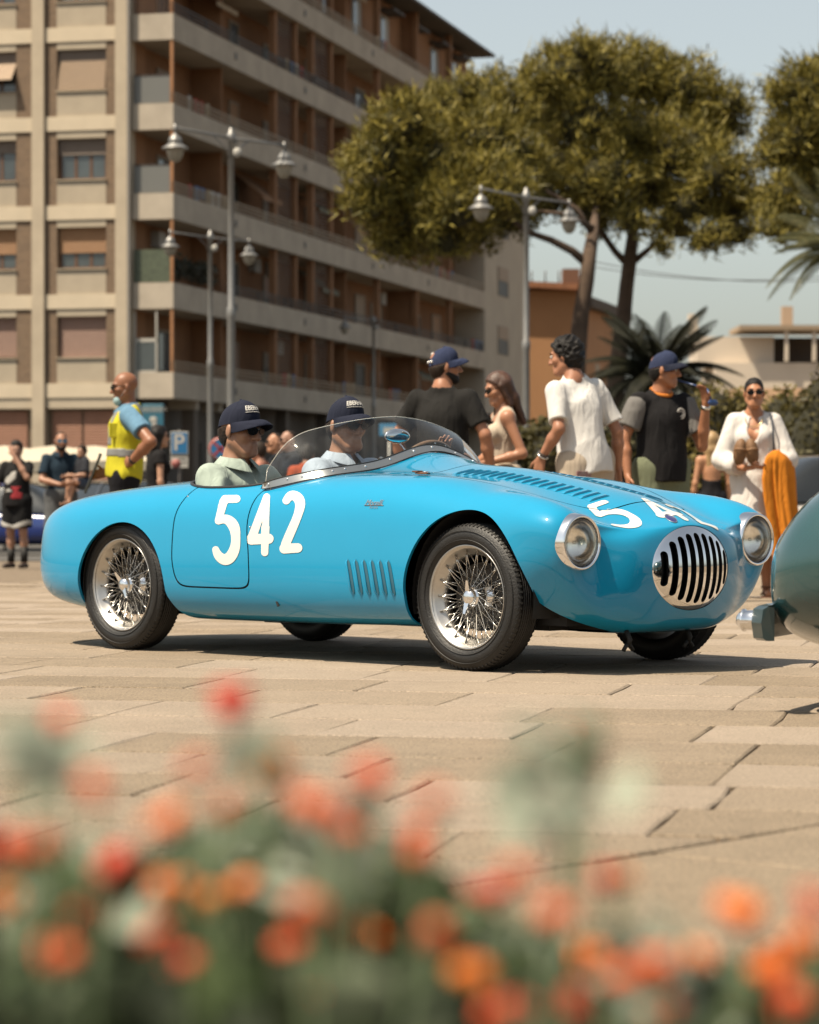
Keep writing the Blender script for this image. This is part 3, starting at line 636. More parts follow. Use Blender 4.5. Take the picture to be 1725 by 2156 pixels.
# ================================================================== street lamps, signs, parasols, wires
GALV = mat('lamp_steel', (.20, .195, .185), rough=.45, metal=.5, var=.1, vscale=2)
GLOBE = mat('lamp_globe', (.42, .38, .30), rough=.25, spec=.6, var=.1, vscale=6)
def street_lamp(px, Y, ptop, label, arms=((-1, 1), (1, 1)), av=(-1.0, -1.45), zarm=None):
    p = at(px, 1038, Y); g0 = gz(Y); ht = CAMH + (1038 - ptop) * Y / FPX - g0
    root = empty('street_lamp', (p.x, Y, g0), 0, label, 'street lamp', 'street lamps along the square')
    b = MB(); b.lathe([(.17, 0), (.17, .1), (.12, .14), (.11, 1.2), (.085, 1.3), (.078, ht * .55), (.09, ht * .555), (.09, ht * .575), (.065, ht * .58), (.058, ht - .32), (.085, ht - .30), (.085, ht - .12), (.05, ht - .10), (.045, ht - .03), (.0, ht)], 16); b.build('post', GALV, root)
    za = ht - .22; a = Vector((*av, 0))
    for s, f in arms:
        e = a * (-s if True else s); e = Vector((av[0] * (1 if s < 0 else -1), av[1] * (1 if s < 0 else -1), 0)) * f
        b = MB(); b.tube([(0, 0, za), e + Vector((0, 0, za + .03))], .026, 8); b.tube([Vector((0, 0, za - .5)), e * .12 + Vector((0, 0, za - .2)), e * .33 + Vector((0, 0, za))], .014, 6); b.tube([e + Vector((0, 0, za + .10)), e + Vector((0, 0, za - .10))], .03, 8); b.build('arm', GALV, root)
        M = Matrix.Translation(e + Vector((0, 0, za - .10))) @ Matrix.Scale(.82, 4)
        b = MB(); b.lathe([(.0, .03), (.05, .02), (.06, -.02), (.13, -.06), (.16, -.15), (.17, -.19), (.14, -.20), (.22, -.27), (.315, -.33), (.325, -.35), (.30, -.352), (.15, -.33)], 20, M); ln = b.build('lantern', GALV, root)
        b = MB(); b.lathe([(.205, -.345), (.20, -.43), (.165, -.55), (.10, -.64), (.03, -.67), (.0, -.672)], 18, M); b.build('globe', GLOBE, ln)
    b = MB(); b.ellipsoid(Vector((.13, -.1, za - .3)), (.09, .05, .10), 10, 8); b.build('spotlight', mat('spot_white', (.5, .48, .43), rough=.5), root)
street_lamp(487, 58, 268, 'tall twin arm street lamp nearest the corner of the apartment block')
street_lamp(443, 81, 484, 'smaller twin arm street lamp just left of the tallest lamp')
street_lamp(1108, 62, 394, 'twin arm street lamp in front of the pale gable, one lantern against the pine')
street_lamp(787, 119, 664, 'farthest street lamp, single lantern reaching left before the long balconies', arms=((-1, 1.15),))
BLUE = mat('sign_blue', (.02, .19, .42), rough=.5); WHITE = mat('sign_white', (.62, .58, .51), rough=.55); REDS = mat('sign_red', (.45, .05, .04), rough=.5)
def sign_root(px, Y, label): p = at(px, 1038, Y); return empty('road_sign', (p.x, Y, gz(Y)), 0, label, 'road sign')
def zz(y, Y): return CAMH + (1038 - y) * Y / FPX - gz(Y)
def on_sign(me, name, x, y, z, m, parent):
    for v in me.vertices: v.co = Vector((v.co.x + x, y, v.co.y + z))
    me.name = name; me.materials.clear(); me.update(); return link(name, me, m, parent)
Y = 58; k = Y / FPX; r = sign_root(378, Y, 'blue and white parking sign on a dark post behind the passenger')
b = MB(); b.tube([(0, .04, 0), (0, .04, zz(905, Y))], .032, 8); b.build('post', RAILD, r)
b = MB(); b.bevbox((0, 0, zz(935, Y)), (37 * k, .02, 53 * k), .008); pl = b.build('sign_plate', WHITE, r)
b = MB(); b.bevbox((0, -.012, zz(933, Y)), (33 * k, .006, 44 * k), .003); b.build('blue_field', BLUE, pl)
on_sign(text_mesh('P', 48 * k, True), 'letter', -.01, -.018, zz(933, Y) , WHITE, pl)
b = MB(); b.bevbox((0, 0, zz(971, Y)), (37 * k, .02, 28 * k), .008); p2 = b.build('sub_plate', WHITE, r)
b = MB(); M = Matrix.Translation((-.07, -.012, zz(976, Y))) @ Matrix.Rotation(R(90), 4, 'X'); b.lathe([(.095, 0), (.095, .004), (.0, .004)], 20, M); b.build('red_disc', mat('sign_dull_red', (.38, .12, .10), rough=.6), p2)
b = MB(); b.box((.06, -.012, zz(966, Y)), (.16, .004, .02)); b.box((.09, -.012, zz(974, Y)), (.12, .004, .015)); b.build('print_line', RAILD, p2)
Y = 60; k = Y / FPX; r = sign_root(464, Y, 'round red and blue no stopping sign beside the lamp posts')
b = MB(); b.tube([(0, .04, 0), (0, .04, zz(925, Y))], .03, 8); b.build('post', GALV, r)
M = Matrix.Translation((0, 0, zz(945, Y))) @ Matrix.Rotation(R(90), 4, 'X'); Rr = 24.5 * k
b = MB(); b.lathe([(Rr, -.01), (Rr, .01), (0, .01)], 32, M); pl = b.build('sign_plate', REDS, r)
b = MB(); b.lathe([(Rr * .80, .012), (0, .0125)], 32, M); b.build('blue_disc', BLUE, pl)
b = MB()
for a in (45, -45): b.box((0, -.016, zz(945, Y)), (Rr * 1.66, .004, Rr * .20), ry=R(a))
b.build('red_cross', REDS, pl)
b = MB(); b.tube([M @ Vector((Rr * .86 * math.cos(a), Rr * .86 * math.sin(a), .013)) for a in np.linspace(0, 6.283, 33)[:-1]], .006, 4, closed=True); b.build('white_ring', WHITE, pl)
# blue board by the corner of the block, and one behind the windscreen
Y = 90; k = Y / FPX; p = at(322, 1038, Y); r = empty('information_board', (p.x, Y, gz(Y)), 0, 'teal board with white lettering behind the officer in the yellow vest', 'sign')
b = MB(); b.bevbox((0, 0, zz(879, Y)), (46 * k, .10, 56 * k), .02); bd = b.build('board', mat('board_teal', (.045, .20, .29), rough=.45), r)
b = MB(); b.box((0, -.053, zz(862, Y)), (42 * k, .006, 14 * k)); b.build('header', mat('board_grey', (.20, .28, .30), rough=.5), bd)
on_sign(text_mesh('INFO CENTRO', 9 * k), 'lettering', 0, -.058, zz(862, Y), WHITE, bd)
b = MB(); b.ellipsoid((0.02, -.055, zz(884, Y)), (8 * k, .01, 7 * k), 12, 8); b.box((.04, -.055, zz(893, Y)), (10 * k, .01, 8 * k)); b.box((0, -.055, zz(904, Y)), (36 * k, .006, 4 * k)); b.build('emblem', WHITE, bd)
b = MB()
for x in (-.25, .25): b.tube([(x, .06, 0), (x, .06, zz(880, Y))], .04, 8)
b.build('post', RAILD, r)
Y = 62; k = Y / FPX; p = at(820, 1038, Y); r = empty('road_sign', (p.x, Y, gz(Y)), 0, 'small blue sign with a white panel seen through the windscreen above the mirror', 'road sign')
b = MB(); b.bevbox((0, 0, zz(905, Y)), (42 * k, .03, 26 * k), .01); pl = b.build('sign_plate', mat('sign_sky', (.06, .28, .50), rough=.5), r)
b = MB(); b.box((0, -.018, zz(907, Y)), (24 * k, .006, 14 * k)); b.build('white_panel', WHITE, pl)
b = MB(); b.tube([(0, .04, 0), (0, .04, zz(905, Y))], .03, 8); b.build('post', GALV, r)
# cream market parasols
CANV = mat('parasol_canvas', (.62, .545, .42), rough=.9, var=.04)
for px, Y, w, lab in ((10, 62, 1.9, 'cream parasol at the far left behind the boy in black'), (112, 64, 2.0, 'cream parasol behind the man in the navy polo shirt'), (196, 66, 1.9, 'cream parasol behind the small child')):
    p = at(px, 1038, Y); z1 = zz(938, Y); z0 = zz(985, Y); r = empty('parasol', (p.x, Y, gz(Y)), R(10), lab, 'parasol', 'cream parasols of the cafe')
    b = MB(); V = [(0, 0, z1)]; n = 32
    for rr_, f in ((.35, .22), (.7, .62), (1., 1.)):
        for i in range(n):
            a = 2 * math.pi * i / n; q = 1 / max(abs(math.cos(a)), abs(math.sin(a))); sag = .06 * math.cos(4 * a + math.pi) * rr_; V.append((w * rr_ * q * math.cos(a) * .72, w * rr_ * q * math.sin(a) * .72, z1 - (z1 - z0) * f * .75 + sag * .5))
    for i in range(n): q = V[1 + 2 * n + i]; V.append((q[0], q[1], q[2] - .22))
    F = [(0, 1 + i, 1 + (i + 1) % n) for i in range(n)] + [(1 + k_ * n + i, 1 + (k_ + 1) * n + i, 1 + (k_ + 1) * n + (i + 1) % n, 1 + k_ * n + (i + 1) % n) for k_ in range(3) for i in range(n)]
    b.add(V, F); b.build('canopy', CANV, r); b = MB(); b.tube([(0, 0, 0), (0, 0, z1)], .03, 8); b.build('pole', RAILD, r)
# dark cafe terrace wall under the parasols
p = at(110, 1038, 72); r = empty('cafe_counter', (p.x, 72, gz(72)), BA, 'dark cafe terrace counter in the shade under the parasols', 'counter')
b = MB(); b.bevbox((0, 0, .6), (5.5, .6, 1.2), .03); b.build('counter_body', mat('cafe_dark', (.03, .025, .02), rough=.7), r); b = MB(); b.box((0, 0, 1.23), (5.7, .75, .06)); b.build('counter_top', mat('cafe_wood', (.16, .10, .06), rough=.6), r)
# overhead wires
for y0, y1, lab in ((560, 575, 'upper of the two overhead cables right of the pine trunks'), (548, 586, 'lower of the two overhead cables right of the pine trunks')):
    A, B = at(1240, y0, 84), at(1800, y1, 84); b = MB(); b.tube([A.lerp(B, t) + Vector((0, 0, -.30 * 4 * t * (1 - t))) for t in np.linspace(0, 1, 16)], .012, 5); tag(b.build('overhead_cable', RAILD), lab, 'cable')
# ================================================================== parked cars
def loft_car(name, loc, rz, label, prof, cab, L, Wd, paint, wheels, wr, cat='car', scale=1., glassy=True):
    """prof: (x, z_bottom, z_belt, halfwidth factor); cab: (x, z_roof, inset) over the belt"""
    root = empty(name, loc, rz, label, cat); fb, fz, fw = pch([(p[0], p[1]) for p in prof]), pch([(p[0], p[2]) for p in prof]), pch([(p[0], p[3]) for p in prof])
    n, m = 64, 30; xs = np.linspace(prof[0][0], prof[-1][0], n); V = []
    for x in xs:
        b0, z, w = float(fb(x)), float(fz(x)), float(fw(x)) * Wd / 2
        for j in range(m):
            a = 2 * math.pi * j / m; ca, sa = math.cos(a), math.sin(a); e = .52
            V.append((x, w * math.copysign(abs(ca) ** e, ca), (b0 + z) / 2 + (z - b0) / 2 * math.copysign(abs(sa) ** e, sa)))
    F = [(i * m + j, i * m + (j + 1) % m, (i + 1) * m + (j + 1) % m, (i + 1) * m + j) for i in range(n - 1) for j in range(m)] + [tuple(range(m)), tuple((n - 1) * m + j for j in range(m - 1, -1, -1))]
    b = MB(); b.add(V, F, True); body_ = fixn(b.build('body', paint, root))
    if cab:
        fr, fi = pch([(c[0], c[1]) for c in cab]), pch([(c[0], c[2]) for c in cab]); n2 = 40; xs = np.linspace(cab[0][0], cab[-1][0], n2)
        def cabv(off):
            V = []
            for x in xs:
                zb = float(fz(x)) - .06; zr = max(zb + .01, float(fr(x)) + off); wb = float(fw(x)) * Wd / 2 * .93 + off; wt = wb - float(fi(x))
                for y, z in ((-wb, zb), (-wt - .05, zb + (zr - zb) * .80), (-wt, zr - .05), (-wt * .7, zr), (wt * .7, zr), (wt, zr - .05), (wt + .05, zb + (zr - zb) * .80), (wb, zb)): V.append((x, y, z))
            return V
        F = [(i * 8 + j, i * 8 + j + 1, (i + 1) * 8 + j + 1, (i + 1) * 8 + j) for i in range(n2 - 1) for j in range(7)]
        b = MB(); b.add(cabv(0), F, True); fixn(b.build('window_glass', mat('car_glass', (.02, .022, .022), rough=.08, spec=.8), root))
        xr0, xr1 = cab[2][0], cab[3][0]; V = cabv(.012); Fr = []; pil = {}
        for i in range(n2 - 1):
            xm = (xs[i] + xs[i + 1]) / 2
            for j in range(7):
                q = (i * 8 + j, i * 8 + j + 1, (i + 1) * 8 + j + 1, (i + 1) * 8 + j)
                if j in (2, 3, 4) and xr0 < xm < xr1: Fr.append(q)
                if j in (0, 1, 5, 6):
                    c_ = 1 if abs(xm - (xr0 + xr1) / 2) < .05 else (0 if xm < xs[3] + .1 else (2 if xm > xs[-4] - .1 else None))
                    if c_ is not None: pil.setdefault((c_, j > 3), []).append(q)
        def only(fs): ids = sorted({i for f in fs for i in f}); m_ = {i: k for k, i in enumerate(ids)}; return [V[i] for i in ids], [tuple(m_[i] for i in f) for f in fs]
        b = MB(); b.add(*only(Fr), True); b.build('roof', paint, root)
        for fs in pil.values(): b = MB(); b.add(*only(fs), True); b.build('pillar', paint, root)
    for x in wheels:
        for s in (-1, 1):
            wh = link('wheel', None, None, root); wh.location = (x, s * (Wd / 2 - .11), wr); wh.rotation_euler = (R(90) if s < 0 else R(-90), 0, 0)
            put2('bg_tyre%.2f' % wr, lambda: _tyre(wr), RUB, wh, 'tyre'); put2('bg_rim%.2f' % wr, lambda: _rim(wr), ALU, wh, 'rim')
            b = MB(); b.lathe([(wr * 1.12, -.14), (wr * 1.14, .085), (wr * 1.10, .09), (0, .07)], 28); 
            if s < 0 or True: o = b.build('arch', BLACK, wh)
    return root
SH2 = {}
def put2(key, fn, m, parent, name):
    if key not in SH2: SH2[key] = fn().build(name, m, parent).data
    else: link(name, SH2[key], None, parent)
def _tyre(r): t = MB(); t.lathe([(r * .66, .10), (r * .72, .115), (r * .93, .11), (r, .08), (r, -.08), (r * .93, -.11), (r * .66, -.10)], 40); return t
def _rim(r):
    t = MB(); t.lathe([(r * .66, .105), (r * .63, .11), (r * .60, .08), (r * .58, -.05)], 36)
    for k in range(7):
        a = 2 * math.pi * k / 7; t.tube([(0.03 * math.cos(a), .03 * math.sin(a), .10), (r * .6 * math.cos(a), r * .6 * math.sin(a), .085)], [.05, .03], 6)
    t.lathe([(0, .12), (.06, .115), (.07, .09)], 16); return t
CARB = mat('car_cobalt', (.008, .035, .22), rough=.25, coat=1); CARG = mat('car_graphite', (.05, .05, .055), rough=.25, coat=1); CARW = mat('car_white', (.62, .58, .52), rough=.3, coat=1)
PF = [(-2.1, .30, .62, .72), (-2.0, .22, .78, .92), (-1.2, .20, .90, 1.), (0, .19, .90, 1.), (1.0, .20, .86, .99), (1.75, .22, .74, .93), (2.05, .28, .62, .78)]
CB = [(-1.7, .92, .05), (-1.35, 1.15, .16), (-.9, 1.36, .24), (.35, 1.38, .24), (.8, 1.18, .16), (1.25, .88, .05)]
p = at(30, 1038, 56); loft_car('parked_car', (p.x, 56, gz(56)), R(-14), 'cobalt blue car parked behind the boy in black', PF, CB, 4.2, 1.75, CARB, (-1.25, 1.28), .32)
p = at(262, 1038, 53); loft_car('parked_car', (p.x, 53, gz(53)), R(122), 'graphite car parked between the child and the officer', PF, CB, 4.2, 1.75, CARG, (-1.25, 1.28), .32)
p = at(1850, 1038, 34); loft_car('parked_car', (p.x, 34, gz(34)), R(14), 'white car parked behind the woman in the white dress', PF, CB, 4.2, 1.75, CARW, (-1.25, 1.28), .32)
p = at(1750, 1038, 27); loft_car('parked_car', (p.x + 1.5, 27, gz(27)), R(168), 'dark blue low car glimpsed between orange cloth and teal car', [(a, b_ - .02, c - .12, d) for a, b_, c, d in PF], CB, 4.2, 1.7, mat('car_navy', (.015, .03, .07), rough=.3, coat=1), (-1.25, 1.28), .32)
# the teal classic cut by the right edge
TEAL = mat('teal_paint', (.018, .075, .080), rough=.22, coat=1., spec=.5, var=.05)
tc = empty('classic_coupe', (3.0, 9.25, 0), R(155), 'dark teal classic coupe entering at the right edge with chrome bumper overrider', 'car')
prof = [(-1.75, .30, .42, .25), (-1.70, .26, .55, .55), (-1.5, .21, .72, .85), (-1.0, .18, .80, .98), (0, .17, .84, 1.), (.9, .17, .82, 1.0), (1.30, .175, .85, .98), (1.52, .185, .81, .94), (1.64, .20, .75, .88), (1.72, .225, .665, .79), (1.765, .26, .60, .66), (1.785, .32, .49, .48)]
fb, fz, fw = [pch([(p[0], p[i]) for p in prof]) for i in (1, 2, 3)]
n, m = 90, 40; xs = [-1.75 + 3.53 * (.5 - .5 * math.cos(math.pi * i / (n - 1))) for i in range(n)]; V = []
for x in xs:
    b0, z, w = float(fb(x)), float(fz(x)), float(fw(x)) * .76
    for j in range(m): a = 2 * math.pi * j / m; ca, sa = math.cos(a), math.sin(a); V.append((x, w * math.copysign(abs(ca) ** .72, ca), (b0 + z) / 2 + (z - b0) / 2 * math.copysign(abs(sa) ** .78, sa)))
b = MB(); b.add(V, [(i * m + j, i * m + (j + 1) % m, (i + 1) * m + (j + 1) % m, (i + 1) * m + j) for i in range(n - 1) for j in range(m)] + [tuple(range(m)), tuple((n - 1) * m + j for j in range(m - 1, -1, -1))], True); fixn(b.build('body', TEAL, tc))
b = MB(); V = []
for i in range(24):
    x = -1.15 + 1.75 * i / 23; zr = .80 + .42 * max(0, math.sin(math.pi * i / 23)) ** .7; wt = .42 + .1 * (1 - math.sin(math.pi * i / 23))
    for j in range(13): a = math.pi * j / 12; V.append((x, -math.cos(a) * (.60 if j in (0, 12) else wt + .1 * (1 - math.sin(a))), .74 + (zr - .74) * math.sin(a) ** .7))
b.add(V, [(i * 13 + j, i * 13 + j + 1, (i + 1) * 13 + j + 1, (i + 1) * 13 + j) for i in range(23) for j in range(12)], True); fixn(b.build('window_glass', mat('car_glass', (.02, .022, .022)), tc))
for x in (-1.1, 1.08):
    for s in (-1, 1):
        wh = link('wheel', None, None, tc); wh.location = (x, s * .62, .31); wh.rotation_euler = (R(-90) if s > 0 else R(90), 0, 0); put2('bg_tyre0.31', lambda: _tyre(.31), RUB, wh, 'tyre'); put2('bg_rim0.31', lambda: _rim(.31), ALU, wh, 'rim')
        b = MB(); b.lathe([(.36, -.05), (.36, .138), (0, .10)], 28); b.build('arch', BLACK, wh)
b = MB(); P = [(1.74, .62, .30), (1.79, .57, .30), (1.82, .40, .30), (1.83, 0, .30), (1.82, -.40, .30), (1.79, -.57, .30), (1.74, -.62, .30)]
V = []
for x, y, z in P: V += [(x, y, z - .058), (x + .010, y * 1.01, z - .050), (x + .016, y * 1.015, z), (x + .010, y * 1.01, z + .045), (x - .006, y, z + .055), (x - .022, y * .98, z + .050), (x - .022, y * .98, z - .058)]
b.add(V, [(i * 7 + j, i * 7 + (j + 1) % 7, (i + 1) * 7 + (j + 1) % 7, (i + 1) * 7 + j) for i in range(6) for j in range(7)] + [tuple(range(7)), tuple(range(48, 41, -1))], False); bp_ = fixn(b.build('bumper', mat('bumper_teal', (.010, .035, .038), rough=.3, coat=.6), tc))
for y in (-.42, .42): 
    b = MB(); b.lathe([(0, .062), (.022, .058), (.036, .046), (.040, .036), (.048, .032), (.048, .022), (.041, .018), (.043, -.02), (.038, -.045), (.0, -.05)], 20, Matrix.Translation((1.825, y * 1.28, .305)) @ Matrix.Rotation(R(90), 4, 'Y') @ Matrix.Diagonal((.78, .78, .72, 1))); b.build('overrider', CHROME, bp_)
b = MB(); b.tube([(1.70 - .015 * t, .60 + .008 * t, .44 + .012 * t) for t in range(10)], .010, 6); b.build('chrome_trim', CHROME, tc)
b = MB(); P = []
for t in np.linspace(.2, 2.6, 20): a = t; x = 1.10; w = float(fw(x)) * .76; z = float(fz(x)); b0 = float(fb(x)); ca, sa = math.cos(a), math.sin(a); P.append((x, w * math.copysign(abs(ca) ** .72, ca) * 1.002, (b0 + z) / 2 + (z - b0) / 2 * math.copysign(abs(sa) ** .78, sa) * 1.004))
b.tube(P, .003, 4); b.build('bonnet_seam', BLACK, tc)
b = MB(); b.lathe([(.09, -.06), (.10, -.02), (.10, .0), (.085, .012), (0, .03)], 28, Matrix.Translation((1.66, .50, .50)) @ Matrix.Rotation(R(90), 4, 'Y')); b.build('headlight', CHROME, tc)
b = MB(); b.lathe([(.09, -.06), (.10, -.02), (.10, .0), (.085, .012), (0, .03)], 28, Matrix.Translation((1.66, -.50, .50)) @ Matrix.Rotation(R(90), 4, 'Y')); b.build('headlight', CHROME, tc)
# ================================================================== the blue open race car
CAL = .8012
CD = Vector((math.cos(CAL), -math.sin(CAL), 0)); CL = Vector((math.sin(CAL), math.cos(CAL), 0))
WB = 2.241; C0 = Vector((.2294, 11.768, 0)) + CL * .64 - CD * WB; TR = .3025
def uvw(P):
    P = np.asarray(P, float) - np.array(C0); return np.stack([P @ np.array(CD), P @ np.array(CL), P[..., 2]], -1)
def car_px(u, v, w):
    """photo pixel of car points (to trace painted numbers)"""
    P = np.array(C0) + np.multiply.outer(u, np.array(CD)) + np.multiply.outer(v, np.array(CL)); P[..., 2] += w - CAMH
    c, s = math.cos(TH), math.sin(TH); Y = P[..., 1] * c - P[..., 2] * s; Z = P[..., 1] * s + P[..., 2] * c
    return 862.5 + FPX * P[..., 0] / Y, 1078 - FPX * Z / Y
def car_keys():
    wr = pch([(-.92, .50), (-.915, .54), (-.90, .57), (-.87, .60), (-.82, .63), (-.74, .658), (-.62, .684), (-.45, .712), (-.21, .738), (.03, .757), (.28, .772), (.56, .779), (1.0, .790), (1.3, .800), (1.76, .800), (2.0, .786), (2.2, .756)])
    bt = pch([(-.92, .42), (-.915, .38), (-.90, .345), (-.87, .305), (-.82, .27), (-.74, .235), (-.62, .207), (-.45, .185), (-.2, .165), (.0, .158), (.5, .153), (1.2, .157), (1.9, .167), (2.25, .168)])
    wc = pch([(-.92, .50), (-.915, .545), (-.9, .58), (-.82, .65), (-.6, .712), (-.2, .765), (.3, .80), (.9, .815), (1.3, .828), (1.6, .840), (1.945, .828), (2.2, .790)])
    fr = [(0, 0), (.43, 0), (.77, .004), (.915, .06), (.985, .20), (1, .37), (.985, .60), (.938, .82), (.838, .94), (.66, 1.0)]
    K = []
    for u in (-.92, -.915, -.90, -.87, -.82, -.74, -.62, -.45, -.21, .1, .5, .95, 1.3, 1.65, 1.95, 2.2):
        W = .70 if u >= 0 else .70 * max(0, 1 - (abs(u) / .92) ** 3.0) ** (1 / 3.0)
        if u == -.92: W = .006
        b, r, c = float(bt(u)), float(wr(u)), float(wc(u))
        P = [(u, W * a, b + (r - b) * f) for a, f in fr]
        e = min(1, max(0, (u - 1.1) / .7))
        P += [(u, W * (.36 + .03 * e), r + (c - r) * (.72 * (1 - e) + .06 * e)), (u, 0, c)]
        K.append(P)
    K.append([(2.46, 0, .163), (2.46, .28, .163), (2.46, .48, .176), (2.46, .59, .222), (2.46, .655, .32), (2.46, .685, .43), (2.46, .685, .54), (2.46, .655, .650), (2.46, .575, .716), (2.46, .45, .704), (2.46, .27, .702), (2.46, 0, .740)])
    K.append([(2.62, 0, .156), (2.63, .24, .158), (2.645, .41, .180), (2.665, .525, .235), (2.69, .605, .33), (2.715, .655, .43), (2.735, .672, .53), (2.73, .652, .622), (2.715, .56, .664), (2.665, .43, .640), (2.65, .26, .646), (2.64, 0, .692)])
    K.append([(2.71, 0, .154), (2.72, .21, .157), (2.735, .365, .183), (2.755, .47, .238), (2.768, .55, .32), (2.775, .598, .42), (2.785, .605, .515), (2.78, .58, .588), (2.768, .515, .616), (2.755, .395, .600), (2.75, .23, .612), (2.745, 0, .656)])
    K.append([(2.80, 0, .164), (2.80, .175, .167), (2.803, .30, .192), (2.805, .385, .245), (2.80, .445, .325), (2.79, .475, .41), (2.785, .478, .49), (2.785, .455, .545), (2.79, .395, .572), (2.815, .305, .580), (2.825, .17, .600), (2.83, 0, .627)])
    K.append([(2.862, 0, .198), (2.862, .125, .203), (2.86, .215, .224), (2.858, .285, .272), (2.855, .325, .335), (2.855, .335, .405), (2.855, .33, .47), (2.856, .31, .52), (2.86, .27, .550), (2.867, .205, .573), (2.876, .115, .590), (2.88, 0, .600)])
    ring = []
    for j in range(12):
        a = -math.pi / 2 + math.pi * j / 11
        ring.append((2.888, .236 * math.cos(a), .42 + .172 * math.sin(a)))
    K.append(ring)
    return np.array(K)
def car_surface(NT=330, NS=84):
    K = car_keys()
    X = K.copy(); X[..., 1] *= -1
    E = np.concatenate([X[:, 3:0:-1], K, X[:, 10:7:-1]], 1)           # mirrored neighbours: smooth across the centreline
    d = np.linalg.norm(np.diff(E, axis=1), axis=2)[8:].mean(0); s = np.concatenate([[0], np.cumsum(d)])
    ss = np.concatenate([np.linspace(s[3], s[14], NS)])
    P = natspline(s, E.transpose(1, 0, 2))(ss).transpose(1, 0, 2)      # nk, NS, 3
    dt = np.linalg.norm(np.diff(P, axis=0), axis=2); dt = np.concatenate([[0], np.cumsum(dt.mean(1))])
    # centripetal-ish parameter
    tt = np.linspace(0, dt[-1], NT)
    # finer near the ends
    q = np.linspace(0, 1, NT); q = q - .06 * np.sin(2 * np.pi * q); tt = q * dt[-1]
    G = natspline(dt, P)(tt)
    G[:, 0, 1] = 0; G[:, -1, 1] = 0
    u, v, w = G[..., 0], G[..., 1], G[..., 2]
    full = np.concatenate([G[:, ::-1] * np.array([1, -1, 1]), G[:, 1:]], 1)   # top centre -> near side -> bottom -> far side -> top centre
    u, v, w = full[..., 0], full[..., 1], full[..., 2]
    top = np.clip((w - .70) / .08, 0, 1)
    hump = .088 * np.exp(-((v - .15) / .275) ** 2) * np.exp(-((u - 1.20) / np.where(u > 1.2, .34, .30)) ** 2) * top
    full[..., 2] += hump
    return full
CG = car_surface(); NTC, NSC = CG.shape[:2]
def grid_normals(G):
    a = np.gradient(G, axis=0); b = np.gradient(G, axis=1); n = np.cross(a, b)
    L = np.linalg.norm(n, axis=2, keepdims=True); n = n / np.maximum(L, 1e-12)
    return n
CN = grid_normals(CG)
if np.mean(np.sum(CN * (CG - CG.mean((0, 1))), -1)) < 0: CN = -CN
CN[0] = (-1, 0, 0)
U, Vv, Wz = CG[..., 0], CG[..., 1], CG[..., 2]
def smax(*a, k=40.):
    m = np.maximum.reduce(a); return m + np.log(sum(np.exp((x - m) * k) for x in a)) / k
def f_arch(u, v, w):
    out = []
    for uc, wc_, a, b in ((2.268, .30, .338, .356), (.06, .28, .322, .310)):
        dw = np.maximum(w - wc_, 0)
        low = np.maximum(wc_ - .01 - w, 0)
        a = a + np.where(u > uc, (1.05 if uc > 1 else .55), .12) * low
        g = (np.sqrt(((u - uc) / a) ** 2 + (dw / b) ** 2) - 1) * a
        out.append(np.where(np.abs(v) > .30, g, .2))
    return np.minimum(*out)
def f_cock(u, v, w):
    g = ((np.abs((u - .68) / .46) ** 3.2 + np.abs(v / .578) ** 3.2) ** (1 / 3.2) - 1) * .5
    return np.where(w > .62, g, .3)
uL = pch([(.25, .485), (.305, .47), (.45, .435), (.6, .43), (.757, .47), (.85, .50)]); uR = pch([(.25, .98), (.305, .975), (.45, .96), (.6, .935), (.70, .945), (.79, 1.01), (.86, 1.08)])
def f_door(u, v, w):
    """<0 inside a door outline"""
    g = smax(uL(w) - u, u - uR(w), .305 - w); return np.where(np.abs(v) > .35, g, .3)
vb = pch([(1.3, .49), (1.67, .47), (2.03, .45), (2.3, .405), (2.5, .345), (2.66, .28)])
def f_hood(u, v, w):
    g = smax(1.67 - u, u - (2.652 - 9 * np.maximum(np.abs(v) - .22, 0) ** 2), np.abs(v) - vb(u)); return np.where(w > .55, g, .3)
